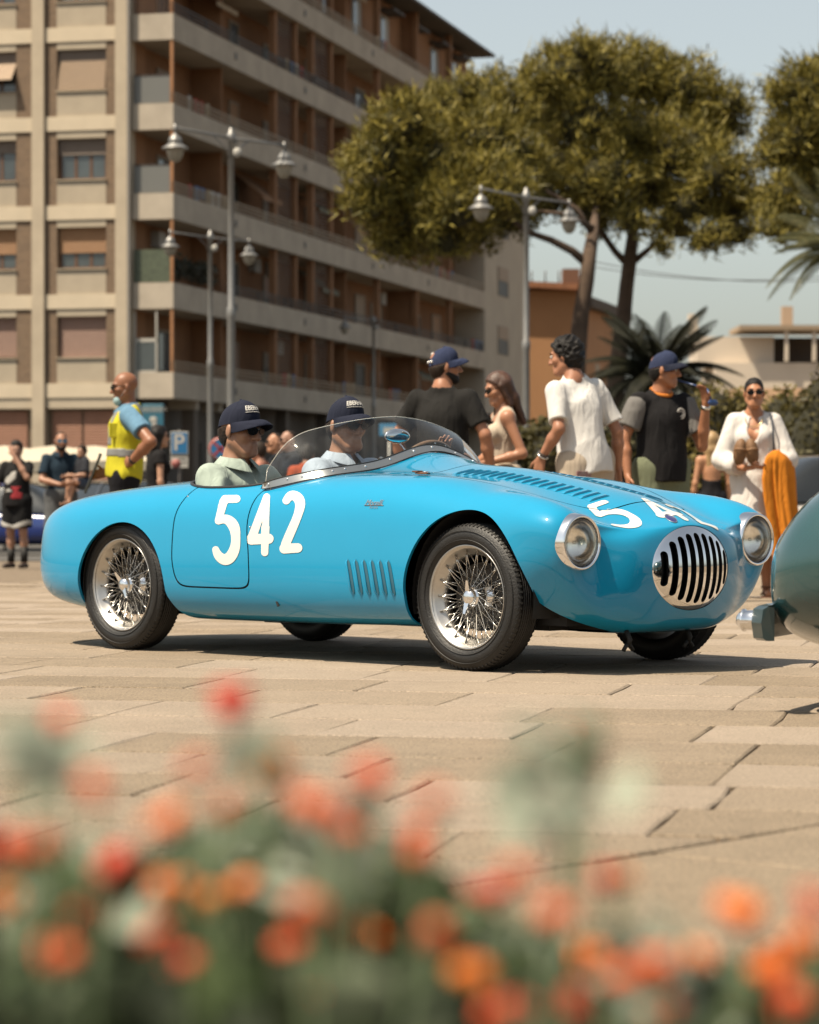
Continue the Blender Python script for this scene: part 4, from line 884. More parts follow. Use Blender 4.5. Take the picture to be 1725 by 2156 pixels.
def clip_grid(G, N, g, name, m, parent, rim=None, shift=0.):
    """the part of a grid surface where g > 0, with exact edges; rim(point, normal, cut edge) -> inner lip strip"""
    nt_, ns = g.shape; idx = -np.ones(g.shape, int)
    keep = g > 0; idx[keep] = np.arange(keep.sum())
    V = list(map(tuple, (G + N * shift)[keep])); NV = list(map(tuple, N[keep])); F = []; cache = {}
    k00, k10, k11, k01 = keep[:-1, :-1], keep[1:, :-1], keep[1:, 1:], keep[:-1, 1:]
    cnt = k00.astype(int) + k10 + k11 + k01
    I = np.argwhere(cnt == 4)
    for i, j in I: F.append((idx[i, j], idx[i + 1, j], idx[i + 1, j + 1], idx[i, j + 1]))
    def cut(a, b):
        k = (a, b) if a < b else (b, a)
        if k not in cache:
            ga, gb = g[k[0]], g[k[1]]; t = ga / (ga - gb)
            p = G[k[0]] * (1 - t) + G[k[1]] * t; n = N[k[0]] * (1 - t) + N[k[1]] * t; n = n / np.linalg.norm(n)
            cache[k] = len(V); V.append(tuple(p + n * shift)); NV.append(tuple(n))
        return cache[k]
    segs = []
    for i, j in np.argwhere((cnt > 0) & (cnt < 4)):
        c = [(i, j), (i + 1, j), (i + 1, j + 1), (i, j + 1)]; poly = []; ce = []
        for q in range(4):
            a, b = c[q], c[(q + 1) % 4]
            if keep[a]: poly.append(idx[a])
            if keep[a] != keep[b]: e = cut(a, b); poly.append(e); ce.append(e)
        if len(poly) >= 3: F.append(tuple(poly))
        if len(ce) == 2: segs.append(tuple(ce))
    me = bpy.data.meshes.new(name); me.from_pydata([tuple(map(float, p)) for p in V], [], [tuple(map(int, f)) for f in F]); me.shade_smooth()
    NVa = np.array(NV)
    me.normals_split_custom_set_from_vertices([tuple(map(float, n)) for n in NVa])
    me.update()
    o = link(name, me, m, parent)
    return o, np.array(V), NVa, segs
def orient(G, N):
    # face winding so that face normals follow N
    a = G[20, 30]; f = np.cross(G[21, 30] - a, G[21, 31] - a); return np.dot(f, N[20, 30]) > 0
if not orient(CG, CN):
    CG = CG[:, ::-1].copy(); CN = CN[:, ::-1].copy(); U, Vv, Wz = CG[..., 0], CG[..., 1], CG[..., 2]
def bvh_of(G):
    V = G.reshape(-1, 3); n, s = G.shape[:2]
    F = [(i * s + j, (i + 1) * s + j, (i + 1) * s + j + 1, i * s + j + 1) for i in range(n - 1) for j in range(s - 1)]
    return BVHTree.FromPolygons([tuple(p) for p in V], F)
CBV = bvh_of(CG[::2, ::2] if False else CG)
def hit(p, d):
    r = CBV.ray_cast(Vector(p), Vector(d)); return r
def side_v(u, w):
    r = CBV.ray_cast(Vector((u, -1.5, w)), Vector((0, 1, 0))); return r[0], r[1]
def top_w(u, v):
    r = CBV.ray_cast(Vector((u, v, 1.6)), Vector((0, 0, -1))); return r[0], r[1]

car = empty('race_car', C0, math.atan2(CD.y, CD.x), 'sky blue open vintage race car wearing the white number 542', 'car')
GAP = .0035
g_ar, g_ck, g_dr, g_hd = f_arch(U, Vv, Wz), f_cock(U, Vv, Wz), f_door(U, Vv, Wz), f_hood(U, Vv, Wz)
ring_end = np.full(U.shape, 1.)
body, BV, BN, bseg = clip_grid(CG, CN, np.minimum.reduce([g_ar, g_ck, g_dr - GAP, g_hd - GAP, np.where(U > 2.5, np.hypot(np.abs(Vv) - .545, Wz - .528) - .100, .2)]), 'body', PAINT, car)
# rolled lips round the wheel arches
lips = {}
for a, b in bseg:
    pa, pb = BV[a], BV[b]; m_ = (pa + pb) / 2
    if abs(float(f_arch(m_[0], m_[1], m_[2]))) < .006 and abs(m_[1]) > .33:
        sg_ = 1 if m_[1] > 0 else -1; off = np.array([0, -sg_ * .014, 0])
        lips.setdefault((sg_, m_[0] > 1), MB()).add([pa, pb, pb + off, pa + off], [(0, 1, 2, 3)], True)
for q in lips.values(): q.build('arch_lip', PAINT, body)
doors = {}
for sgn in (-1, 1):
    gd = np.where(Vv * sgn > 0, np.minimum(-g_dr - GAP, g_ck), -1.)
    doors[sgn] = clip_grid(CG, CN, gd, 'door', PAINT, car)[0]
hood = clip_grid(CG, CN, -g_hd - GAP, 'bonnet', PAINT, car)[0]
# black liner just under the shut lines, standing in for shade in the gaps
gl_ = np.minimum(.03 - np.minimum(np.abs(g_dr), np.abs(g_hd)), np.minimum(g_ck - .004, g_ar))
clip_grid(CG, CN, gl_, 'shut_line_shade', BLACK, car, shift=-.010)
# cockpit rim roll
def cock_rim(n=120, grow=0.):
    P = []
    for k in range(n):
        a = 2 * math.pi * k / n; ca, sa = math.cos(a), math.sin(a)
        e = 2 / 3.2; u = .68 + (.46 + grow) * math.copysign(abs(ca) ** e, ca); v = (.578 + grow) * math.copysign(abs(sa) ** e, sa)
        h, nn = top_w(u, v); P.append(Vector(h) if h else Vector((u, v, .78)))
    return P
rim = cock_rim(140, .002)
b = MB(); b.tube([p + Vector((0, 0, .001)) for p in rim], .0075, 8, closed=True); b.build('cockpit_trim', BKLEA, car)
# cockpit tub, floor, dash, seats, bulkheads
b = MB()
rr = cock_rim(60, .0)
V = [p + Vector((0, 0, -.006)) for p in rr] + [Vector((.68 + (p.x - .68) * .97, p.y * .97, .24)) for p in rr]
n = len(rr); b.add(V, [(i, (i + 1) % n, n + (i + 1) % n, n + i) for i in range(n)] + [tuple(range(n, 2 * n))], True)
b.build('cockpit_tub', mat('dark_interior', (.03, .028, .027), rough=.8), car)
for vs_ in (-.29, .29):
    b = MB(); b.bevbox((.33, vs_, .50), (.10, .42, .42), .04); b.bevbox((.56, vs_, .31), (.40, .42, .12), .04); b.build('seat', LEATH, car)
# underside / chassis and wheel wells
b = MB(); b.box((1.25, 0, .21), (2.0, .9, .10)); b.box((2.45, 0, .22), (.5, .62, .10)); b.box((2.50, -.40, .215), (.30, .16, .05)); b.box((2.42, -.36, .19), (.16, .12, .05)); b.box((.75, -.3, .155), (.16, .1, .03))
b.build('chassis', BLACK, car)
for uc, r, n0 in ((2.268, .345, .30), (.06, .325, .29)):
    for s in (-1, 1):
        b = MB(); Pp = [(uc + r * math.cos(a), n0 + (r + .012) * math.sin(a)) for a in np.linspace(-.22, math.pi + .22, 26)]
        nn = len(Pp); V = [(x, s * .27, z) for x, z in Pp] + [(x, s * .635, z) for x, z in Pp]
        b.add(V, [(i, i + 1, nn + i + 1, nn + i) for i in range(nn - 1)] + [tuple(range(nn))]); b.build('wheel_well', BLACK, car)

# ---- wheels
def tyre_mb():
    t = MB(); w = .072
    prof = [(.208, -w * .74), (.222, -w * .95), (.245, -w * 1.06), (.262, -w * 1.03), (.266, -w * 1.0), (.280, -w * .93), (.2925, -w * .80), (.2985, -w * .68)]
    for k in range(-4, 5):
        x = k * w * .145
        prof += [(.3025 - .0012 * abs(k), x - w * .055), (.3025 - .0012 * abs(k), x + w * .045)]
        if k < 4: prof += [(.2965, x + w * .055), (.2965, x + w * .09)]
    prof += [(.2985, w * .68), (.2925, w * .80), (.280, w * .93), (.262, w * 1.03), (.245, w * 1.06), (.222, w * .95), (.208, w * .74)]
    t.lathe([(r, z) for r, z in prof], 72)
    # raised ridges round the sidewall
    for rr_ in (.233, .270): t.lathe([(rr_ - .002, -w * 1.03), (rr_, -w * 1.075), (rr_ + .002, -w * 1.03)], 72)
    # tread lugs at the shoulder
    for k in range(84):
        a = 2 * math.pi * k / 84
        for s in (-1, 1):
            c, sn = math.cos(a + .02 * s), math.sin(a + .02 * s); M = Matrix.Rotation(a + .02 * s, 4, 'Z')
            t.add([M @ Vector(p) for p in ((.2985, -.0045, s * w * .67), (.2985, .0045, s * w * .67), (.2885, .003, s * w * .86), (.2885, -.003, s * w * .86), (.3015, -.0045, s * w * .66), (.3015, .0045, s * w * .66), (.2925, .003, s * w * .87), (.2925, -.003, s * w * .87))],
                  [(0, 1, 2, 3), (4, 7, 6, 5), (0, 4, 5, 1), (2, 6, 7, 3), (1, 5, 6, 2), (0, 3, 7, 4)])
    return t
def rim_mb():
    t = MB(); w = .060
    t.lathe([(.205, -w * .98), (.2125, -w * 1.10), (.214, -w * 1.02), (.211, -w * .92), (.203, -w * .86), (.198, -w * .80), (.194, -w * .55), (.178, -w * .35), (.172, -w * .1), (.172, w * .4), (.196, w * .6), (.205, w * .9), (.2125, w)], 64)
    return t
def hub_mb():
    t = MB()
    t.lathe([(.0, -.066), (.012, -.0655), (.024, -.062), (.031, -.054), (.034, -.046), (.034, -.036), (.040, -.034), (.040, -.020), (.034, -.014), (.034, .03), (.060, .034), (.060, .045)], 32)
    for a in (R(97), R(97 + 180)):
        M = Matrix.Rotation(a, 4, 'Z')
        V = [M @ Vector(p) for p in ((.022, -.013, -.047), (.022, .013, -.047), (.070, .007, -.062), (.070, -.007, -.062), (.022, -.013, -.060), (.022, .013, -.060), (.068, .006, -.070), (.068, -.006, -.070))]
        t.add(V, [(0, 3, 2, 1), (4, 5, 6, 7), (0, 1, 5, 4), (1, 2, 6, 5), (2, 3, 7, 6), (3, 0, 4, 7)])
    return t
def brake_mb():
    t = MB(); t.lathe([(.0, .05), (.10, .05), (.135, .045), (.14, .02), (.14, .07), (.0, .08)], 40)
    for k in range(16):
        a = 2 * math.pi * k / 16; t.ellipsoid((.115 * math.cos(a), .115 * math.sin(a), .047), (.007, .007, .003), 8, 5)
    return t
sp = MB(); sp.tube([(0, 0, 0), (0, 0, .86), (0, 0, 1)], [.0021, .0021, .0034], 6); SPOKE = bpy.data.meshes.new('spoke'); SPOKE.from_pydata(sp.V, [], sp.F); SPOKE.polygons.foreach_set('use_smooth', sp.S); SPOKE.materials.append(STEEL)
TY, RI, HU, BR = tyre_mb(), rim_mb(), hub_mb(), brake_mb()
shared = {}
def put(b, name, m, parent):
    if name not in shared: o = b.build(name, m, parent); shared[name] = o.data; return o
    return link(name, shared[name], None, parent)
def spoke_ends():
    E = []
    for row, (rh, zh, rrim, zr, n, tw) in enumerate(((.034, -.030, .192, -.034, 18, 1), (.034, -.026, .192, -.030, 18, -1), (.058, .036, .172, -.010, 18, 1), (.058, .032, .172, -.004, 18, -1))):
        for k in range(n):
            a = 2 * math.pi * (k + (.25 if tw > 0 else .75) * (1 if row < 2 else .6)) / n
            b_ = a + tw * (.62 if row < 2 else .52)
            E.append((Vector((rh * math.cos(a), rh * math.sin(a), zh)), Vector((rrim * math.cos(b_), rrim * math.sin(b_), zr))))
    return E
for uc, s, vo in ((0, -1, .575), (WB, -1, .575), (0, 1, .575), (WB, 1, .575)):
    wh = link('wheel', None, None, car); wh.empty_display_size = .1
    # wheel axis z -> towards the outside is -z
    wh.location = (uc, s * vo, TR - .002); steer = R(0)
    wh.rotation_euler = (Euler((R(-90) if s < 0 else R(90), 0, 0)))
    rm_ = Matrix.Rotation(rng.uniform(0, 6), 4, 'Z') if not (uc == WB and s < 0) else Matrix.Identity(4)
    wh.matrix_basis = Matrix.Translation(wh.location) @ Matrix.Rotation(R(-90) if s < 0 else R(90), 4, 'X') @ rm_
    put(TY, 'tyre', RUB, wh); put(RI, 'rim', ALU, wh); put(HU, 'wheel_nut', CHROME, wh); put(BR, 'brake_drum', mat('drum_grey', (.08, .075, .07), rough=.5, metal=.6), wh)
    if s < 0:
        for A, B in spoke_ends():
            o = link('spoke', SPOKE, None, wh); dv = B - A
            o.matrix_basis = Matrix.Translation(A) @ dv.to_track_quat('Z', 'Y').to_matrix().to_4x4() @ Matrix.Diagonal((1, 1, dv.length, 1))
    else:
        t = MB()
        for A, B in spoke_ends(): t.tube([A, B], .0022, 5)
        put(t, 'spoke_set', STEEL, wh)

# ---- grille
GU = lambda v, w: 2.884 + .062 * np.clip(1 - (v / .236) ** 2 - ((w - .42) / .172) ** 2, 0, 1) ** .75
nv, nw = 150, 110
gv, gw = np.meshgrid(np.linspace(-.242, .242, nv), np.linspace(.244, .596, nw), indexing='ij')
rho = np.sqrt((gv / .238) ** 2 + ((gw - .42) / .174) ** 2)
gGrid = np.stack([GU(gv, gw), gv, gw], -1)
gN = grid_normals(gGrid); gN = np.where(gN[..., :1] < 0, -gN, gN)
g_out = (1 - rho) * .17
slot = np.full(gv.shape, 1.)
for k in range(-4, 5):
    vc = k * .0465; hh = .172 * math.sqrt(max(.02, 1 - (vc / .236) ** 2)) - (.030 if abs(k) < 4 else .036)
    dw = np.maximum(np.abs(gw - .42) - (hh - .0150), 0)
    vcurve = vc * (1 + .0 * gw)
    slot = np.minimum(slot, np.sqrt((gv - vcurve) ** 2 + dw ** 2) - .0155)
go, gV, gNn, gseg = clip_grid(gGrid, gN, np.minimum(g_out, slot), 'grille', CHROME, car)
b = MB()
for a, c in gseg:
    b.add([gV[a], gV[c], gV[c] + np.array([-.028, 0, 0]), gV[a] + np.array([-.028, 0, 0])], [(0, 1, 2, 3)], True)
b.build('slot_edge', CHROME, go)
b = MB(); b.ellipsoid((2.80, 0, .42), (.035, .226, .165), 24, 10); b.build('grille_backing', mat('void_black', (.003, .003, .003), rough=.9), go)

# ---- headlights
def headlight(s):
    M = Matrix.Translation((2.795, s * .545, .528)) @ Matrix.Rotation(R(90), 4, 'Y') @ Matrix.Rotation(R(90), 4, 'Z')
    b = MB(); b.lathe([(.1185, -.125), (.1185, -.085), (.1165, -.045), (.112, -.012), (.108, -.001), (.1035, .002), (.0985, -.001), (.0965, -.006), (.094, -.010)], 56, M)
    h = b.build('headlight', CHROME, car)
    g = MB(); g.lathe([(.0955, -.009)] + [(.0955 * math.cos(a), -.009 + .022 * math.sin(a)) for a in np.linspace(.12, math.pi / 2, 10)], 48, M); g.build('lens', thin_glass('lamp_glass', (1.0, .995, .97), 1.5, .015), h)
    r = MB(); r.lathe([(.095, -.012)] + [(.095 * math.cos(a), -.012 - .062 * math.sin(a)) for a in np.linspace(.1, math.pi / 2, 12)], 48, M); r.build('reflector', REFL, h)
    bb = MB(); bb.ellipsoid(M @ Vector((0, 0, -.045)), (.008, .007, .007), 8, 6); bb.build('bulb', thin_glass('lamp_glass'), h)
    c = MB(); c.box((2.755, s * .545, .402), (.012, .012, .02)); c.ellipsoid((2.758, s * .545, .392), (.008, .008, .011), 10, 6); c.build('clip', STEEL, h)
    # fluted glass bars
    f = MB()
    for k in range(-11, 12):
        x = k * .0078; y = math.sqrt(.088 ** 2 - x * x) if abs(x) < .088 else 0
        f.tube([M @ Vector((x, q * y, -.011 + .020 * math.sqrt(max(0, 1 - (x * x + (q * y) ** 2) / .0955 ** 2)))) for q in np.linspace(-1, 1, 9)], .0009, 4)
    f.build('flute', thin_glass('lamp_glass'), h)
for s in (-1, 1): headlight(s)
# tow hooks below the nose
for v_ in (-.27, .10):
    b = MB(); b.tube([(2.78, v_, .17), (2.80, v_, .135), (2.79, v_, .11)], .010, 8); b.tube([(2.79, v_ - .028, .092), (2.79, v_ - .012, .112), (2.79, v_ + .012, .112), (2.79, v_ + .028, .092)], .0085, 8); b.build('tow_hook', BLACK, car)

# ---- windscreen
_wb = natspline(np.linspace(0, 1, 8), np.array([(0, 1.275), (.16, 1.275), (.32, 1.272), (.43, 1.262), (.50, 1.235), (.545, 1.175), (.58, 1.08), (.605, .965)]))
_wt = natspline(np.linspace(0, 1, 8), np.array([(0, 1.160, 1.066), (.16, 1.150, 1.054), (.31, 1.122, 1.030), (.42, 1.095, 1.006), (.49, 1.075, .984), (.54, 1.050, .950), (.575, 1.02, .900), (.598, .972, .825)]))
def ws_base(a):
    v, u = _wb([abs(a)])[0]; v = math.copysign(v, a); h, nn = top_w(u, v)
    return Vector((u, v, (h.z if h else .8) + .002))
def ws_top(a):
    v, u, w = _wt([abs(a)])[0]; return Vector((u, math.copysign(v, a), w))
def ws_pt(a, t):
    B, T = ws_base(a), ws_top(a); p = B.lerp(T, t); n_ = Vector((1, a * .8, .3)).normalized(); return p + n_ * (.018 * math.sin(math.pi * t))
bmax = lambda a: 1.0
na, nb = 60, 12; V = []; F = []
for i in range(na + 1):
    a = -1 + 2 * i / na
    for j in range(nb + 1): V.append(ws_pt(a, bmax(a) * j / nb))
for i in range(na):
    for j in range(nb): k = i * (nb + 1) + j; F.append((k, k + nb + 1, k + nb + 2, k + 1))
GLASS = thin_glass('windscreen_plastic', (.93, .945, .94), 1.45, .03, .03)
ws = link('windscreen', mesh('windscreen', V, F, True), GLASS, car)
edge = [V[j] for j in range(nb + 1)] + [V[i * (nb + 1) + nb] for i in range(1, na)] + [V[na * (nb + 1) + j] for j in range(nb, -1, -1)]
b = MB(); b.tube(edge, .0016, 5, cap=False); b.build('screen_edge', mat('clear_edge', (.75, .72, .64), rough=.2, spec=.8), ws)
# riveted strip that holds it
b = MB(); N_ = 80; P0 = []; P1 = []
for i in range(N_ + 1):
    a = -1.03 + 2.06 * i / N_; a_ = max(-1, min(1, a)); B = ws_base(a_); T = ws_pt(a_, .16)
    if abs(a) > 1: B = B + Vector((-.02, 0, 0)); T = T + Vector((-.02, 0, -.004))
    up = (T - B).normalized(); out = Vector((1, a_ * .8, .25)).normalized()
    P0.append(B + out * .020 + Vector((0, 0, -.003))); P1.append(B + up * .034 + out * .004)
V = []
for p, q in zip(P0, P1): V += [p, q]
b.add(V, [(2 * i, 2 * i + 2, 2 * i + 3, 2 * i + 1) for i in range(N_)], True)
V = []
for p, q in zip(P1, P0): V += [p, q + Vector((-.012, 0, 0))]
b.add(V, [(2 * i, 2 * i + 2, 2 * i + 3, 2 * i + 1) for i in range(N_)], True)
st = b.build('windscreen_strip', mat('strip_metal', (.33, .34, .34), rough=.34, metal=.85), ws)
b = MB(); b.tube(P1, .0028, 6); b.build('seal', BLACK, ws)
b = MB(); b.tube([p + Vector((.003, 0, .0)) for p in P0], .0026, 6); b.build('seal', BLACK, ws)
b = MB(); b.ellipsoid((0, 0, 0), (.0052, .0052, .0052), 8, 6); SCREW = bpy.data.meshes.new('screw'); SCREW.from_pydata(b.V, [], b.F); SCREW.polygons.foreach_set('use_smooth', b.S); SCREW.materials.append(CHROME)
for k in range(17):
    i = int((k + .5) / 17 * N_); f = .62 if k % 2 else .55
    o = link('screw', SCREW, None, ws); o.location = P0[i].lerp(P1[i], f)
# mirror
mr_ = MB(); mr_.ellipsoid((1.115, .055, .979), (.020, .078, .034), 24, 12); mo = mr_.build('mirror', CHROME, car)
b = MB(); b.tube([(1.10, .06, .972), (1.12, .072, .94), (1.16, .085, .893)], .0042, 8); b.ellipsoid((1.16, .085, .893), (.014, .014, .008), 10, 6); b.build('stalk', CHROME, mo)
# steering wheel
SWC = Vector((.99, .33, .765)); SWM = Matrix.Translation(SWC) @ Matrix.Rotation(R(-68), 4, 'Y')
b = MB(); b.tube([SWM @ Vector((.205 * math.cos(a), .205 * math.sin(a), 0)) for a in np.linspace(0, 2 * math.pi, 49)[:-1]], .0125, 10, closed=True)
sw = b.build('steering_wheel', mat('wheel_wood', (.19, .12, .075), rough=.4, var=.25, vscale=20), car)
b = MB()
for k in range(3):
    a = R(90 + 120 * k); b.tube([SWM @ Vector((.02 * math.cos(a), .02 * math.sin(a), .03)), SWM @ Vector((.2 * math.cos(a), .2 * math.sin(a), 0))], .008, 6)
b.tube([SWM @ Vector((0, 0, .02)), SWM @ Vector((0, 0, .30))], .018, 8); b.build('wheel_spoke', STEEL, sw)
for k in range(18):
    a = 2 * math.pi * k / 18; o = link('rivet', SCREW, None, sw); o.location = SWM @ Vector((.205 * math.cos(a), .205 * math.sin(a), -.0125)); o.scale = (.8, .8, .8)

# ---- painted numbers, badges (flat print following the body)
def stroke_sdf(px, py, strokes):
    d = np.full(px.shape, 1e3)
    for S in strokes:
        for (x0, y0, r0), (x1, y1, r1) in zip(S[:-1], S[1:]):
            bx, by = x1 - x0, y1 - y0; L = bx * bx + by * by + 1e-9
            t = np.clip(((px - x0) * bx + (py - y0) * by) / L, 0, 1)
            d = np.minimum(d, np.hypot(px - x0 - t * bx, py - y0 - t * by) - (r0 + t * (r1 - r0)))
    return d
def smooth_stroke(S, n=9):
    a = np.array(S, float); s = np.concatenate([[0], np.cumsum(np.hypot(*np.diff(a[:, :2], axis=0).T))])
    return [tuple(p) for p in natspline(s, a)(np.linspace(0, s[-1], n * (len(S) - 1)))]
def flank_decal(name, strokes, u0, u1, w0, w1, m, parent, gx=None, off=.0022):
    nu, nw_ = int((u1 - u0) / .003), int((w1 - w0) / .003)
    uu, ww = np.meshgrid(np.linspace(u0, u1, nu), np.linspace(w0, w1, nw_), indexing='ij')
    cu, cw = np.meshgrid(np.linspace(u0, u1, 14), np.linspace(w0, w1, 14), indexing='ij')
    vv = np.zeros(uu.shape); nn = np.zeros(uu.shape + (3,))
    for i in range(nu):
        for j in range(nw_):
            h, n_ = side_v(uu[i, j], ww[i, j]); vv[i, j] = h.y; nn[i, j] = (n_.x, n_.y, n_.z)
    nn = np.where(nn[..., 1:2] > 0, -nn, nn)
    px, py = car_px(uu, vv, ww)
    g = -stroke_sdf(px, py, strokes) * .002
    if gx is not None: g = np.minimum(g, gx(uu, vv, ww))
    G_ = np.stack([uu, vv, ww], -1)
    return clip_grid(G_, nn, g, name, m, parent, shift=off)[0]
T5 = lambda x, y, r: (414 + .36 * x, 793.7 + .36 * y, .36 * r)
S5 = [[T5(236, 714, 22), T5(168, 716, 23), T5(150, 760, 23)], [T5(160, 730, 24), T5(130, 842, 21)], smooth_stroke([T5(130, 842, 21), T5(170, 832, 26), T5(215, 866, 32), T5(231, 935, 27), T5(219, 1020, 31), T5(172, 1068, 32), T5(135, 1050, 27), T5(114, 1010, 20)])]
S4 = [[T5(412, 703, 20), T5(323, 950, 26)], [T5(323, 950, 31), T5(424, 946, 29)], [T5(412, 703, 19), T5(401, 1027, 21)], [T5(405, 880, 24), T5(401, 1020, 21)]]
S2 = [smooth_stroke([T5(527, 724, 22), T5(558, 694, 26), T5(597, 712, 30), T5(600, 790, 26), T5(565, 880, 26), T5(524, 975, 26)]), [T5(524, 975, 26), T5(516, 1004, 26)], [T5(516, 1004, 29), T5(594, 1000, 27)]]
dgap = lambda u, v, w: np.abs(f_door(u, v, w)) - GAP
flank_decal('number_five', S5, .66, .95, .39, .74, CREAM, doors[-1], dgap)
flank_decal('number_four', S4, .90, 1.16, .42, .74, CREAM, body, dgap)
flank_decal('number_two', S2, 1.11, 1.36, .42, .74, CREAM, body, dgap)
BSLOT = mat('bonnet_slot_shade', (.008, .20, .36), rough=.5)  # body paint darkened to stand in for shade in the bonnet slots
# side louvres: raised blades beside a strip painted dark for the shade in the slot
SLOT = mat('slot_shadow_metal', (.04, .15, .22), rough=.6)
for k in range(6):
    ut = 1.60 + .049 * k; b = MB(); d = MB(); V = []; W_ = []
    n = 12
    for i in range(n + 1):
        t = i / n; u_ = ut + .030 * t + .006 * math.sin(math.pi * t); w_ = .447 - .150 * t
        h, nn = side_v(u_, w_); hl = .5 if i in (0, n) else 1.0; half = .0105 * math.sqrt(max(0.0, 1 - (2 * t - 1) ** 8))
        raise_ = .011 * math.sqrt(max(0, 1 - (2 * t - 1) ** 6))
        for q, z in ((-2.1, .0), (-1.5, raise_ * .75), (-.75, raise_), (-.55, raise_ * .5), (-.55, .0)):
            p = h + Vector((half * q, 0, 0)); h2, n2 = side_v(p.x, p.z); V.append(h2 - Vector((0, 1, 0)) * z)
        for q in (-.6, 1.0):
            p = h + Vector((half * q, 0, 0)); h2, n2 = side_v(p.x, p.z); W_.append(h2 - Vector((0, 1, 0)) * .0026)
    F = [(i * 5 + q, i * 5 + q + 1, i * 5 + q + 6, i * 5 + q + 5) for i in range(n) for q in (0, 1, 2)]
    b.add(V, F, True); lo = fixn(b.build('side_louvre', PAINT, body))
    d.add(W_, [(i * 2, i * 2 + 1, i * 2 + 3, i * 2 + 2) for i in range(n)], True); d.build('slot', SLOT, lo)
# bonnet louvres
for s in (-1, 1):
    for k in range(17):
        t = k / 16; uc = 1.80 + (2.54 - 1.80) * t; vc = -.205 + .035 * t; half = .060
        b = MB(); V = []; n = 8
        for i in range(n + 1):
            f = 2 * i / n - 1; v_ = s * (vc + half * f) if s < 0 else -(vc + half * f)
            v_ = (vc + half * f) * (1 if s < 0 else -1)
            z = .0075 * math.sqrt(max(0, 1 - abs(f) ** 5))
            for q, zz in ((-.020, 0.), (-.004, z * .9), (.004, z), (.007, 0.0006)):
                h, nn = top_w(uc + q, v_); V.append(h + Vector((0, 0, zz + .0006)))
        b.add(V, [(i * 4 + q, i * 4 + q + 1, i * 4 + q + 5, i * 4 + q + 4) for i in range(n) for q in (0, 1)], True)
        lo = fixn(b.build('bonnet_louvre', PAINT, hood))
        d = MB(); d.add(V, [(i * 4 + 2, i * 4 + 3, i * 4 + 7, i * 4 + 6) for i in range(n)], True); d.build('slot', BSLOT, lo)
# number on the nose, read from the front
def top_decal(name, strokes, u0, u1, v0, v1, m, parent, gx, off=.0022):
    nu, nv2 = int((u1 - u0) / .0035), int((v1 - v0) / .0035)
    uu, vv = np.meshgrid(np.linspace(u0, u1, nu), np.linspace(v0, v1, nv2), indexing='ij'); ww = np.zeros(uu.shape); nn = np.zeros(uu.shape + (3,))
    ok = np.ones(uu.shape, bool)
    for i in range(nu):
        for j in range(nv2):
            h, n_ = top_w(uu[i, j], vv[i, j])
            if h is None: ok[i, j] = False; nn[i, j] = (0, 0, 1); continue
            ww[i, j] = h.z; nn[i, j] = tuple(n_)
    nn = np.where(nn[..., 2:3] < 0, -nn, nn)
    g = np.where(ok, -stroke_sdf(vv, uu, strokes), -.05); g = np.minimum(g, gx(uu, vv, ww))
    return clip_grid(np.stack([uu, vv, ww], -1), nn, g, name, m, parent, shift=off)[0]
def glyph(S, v0, v1, u_top, u_bot):
    """flank-number strokes (crop units) -> bonnet plan; x box and y box normalised"""
    xs = [p[0] for q in S for p in q]; ys = [p[1] for q in S for p in q]; x0, x1, y0, y1 = min(xs), max(xs), min(ys), max(ys)
    k = (u_bot - u_top) / (y1 - y0)
    return [[(v0 + (x - x0) / (x1 - x0) * (v1 - v0), u_top + (y - y0) * k, r * .0021) for x, y, r in q] for q in S]
hgap = lambda u, v, w: np.abs(f_hood(u, v, w)) - GAP
top_decal('number_five', glyph(S5, -.325, -.185, 2.585, 2.80), 2.5, 2.87, -.40, -.12, CREAM, body, hgap)
top_decal('number_four', glyph(S4, -.075, .03, 2.625, 2.85), 2.5, 2.875, -.13, .08, CREAM, body, hgap)
top_decal('number_two', glyph(S2, .095, .19, 2.66, 2.86), 2.5, 2.875, .05, .25, CREAM, body, hgap)
# oval badge on the nose, chrome script on the flank
h, nn = top_w(2.835, -.062); b = MB(); Mq = nn.to_track_quat('Z', 'Y').to_matrix().to_4x4()
b.lathe([(0, .004), (.7, .0035), (1.0, .0)], 28, Matrix.Translation(h) @ Mq @ Matrix.Rotation(R(0), 4, 'Z') @ Matrix.Diagonal((.021, .037, 1, 1)))
bd = b.build('nose_badge', mat('badge_blue', (.035, .03, .16), rough=.25, coat=1), body)
b = MB(); b.tube([(Matrix.Translation(h) @ Mq) @ Vector((.021 * math.cos(a), .037 * math.sin(a), .002)) for a in np.linspace(0, 2 * math.pi, 29)[:-1]], .0018, 5, closed=True); b.build('badge_rim', CHROME, bd)
def flank_text(s, size, uc, wc_, m, parent, name, slope=.0, shear=.25):
    me = text_mesh(s, size, False); V = []
    for v in me.vertices:
        u_ = uc + v.co.x + shear * v.co.y; w_ = wc_ + v.co.y + slope * v.co.x; hh, n_ = side_v(u_, w_); V.append(hh + Vector((0, -.003, 0)))
    for v, p in zip(me.vertices, V): v.co = p
    me.name = name; me.update(); me.materials.clear(); return link(name, me, m, parent)
SCRIPT = mat('script_chrome', (.42, .41, .40), rough=.3, metal=.9)
flank_text('Morelli', .036, 1.72, .682, SCRIPT, body, 'maker_script')
flank_text('Ferrara', .017, 1.725, .664, SCRIPT, body, 'maker_script')
b = MB(); P = []
for q in np.linspace(-.055, .06, 10): hh, n_ = side_v(1.72 + q, .6725); P.append(hh + Vector((0, -.003, 0)))
b.tube(P, .0016, 5); b.build('script_underline', SCRIPT, body)
# jack slot in the sill
hh, n_ = side_v(1.13, .245); b = MB(); b.box(hh + Vector((0, -.001, 0)), (.012, .006, .024), ry=R(-25)); b.build('jack_slot', BLACK, body)
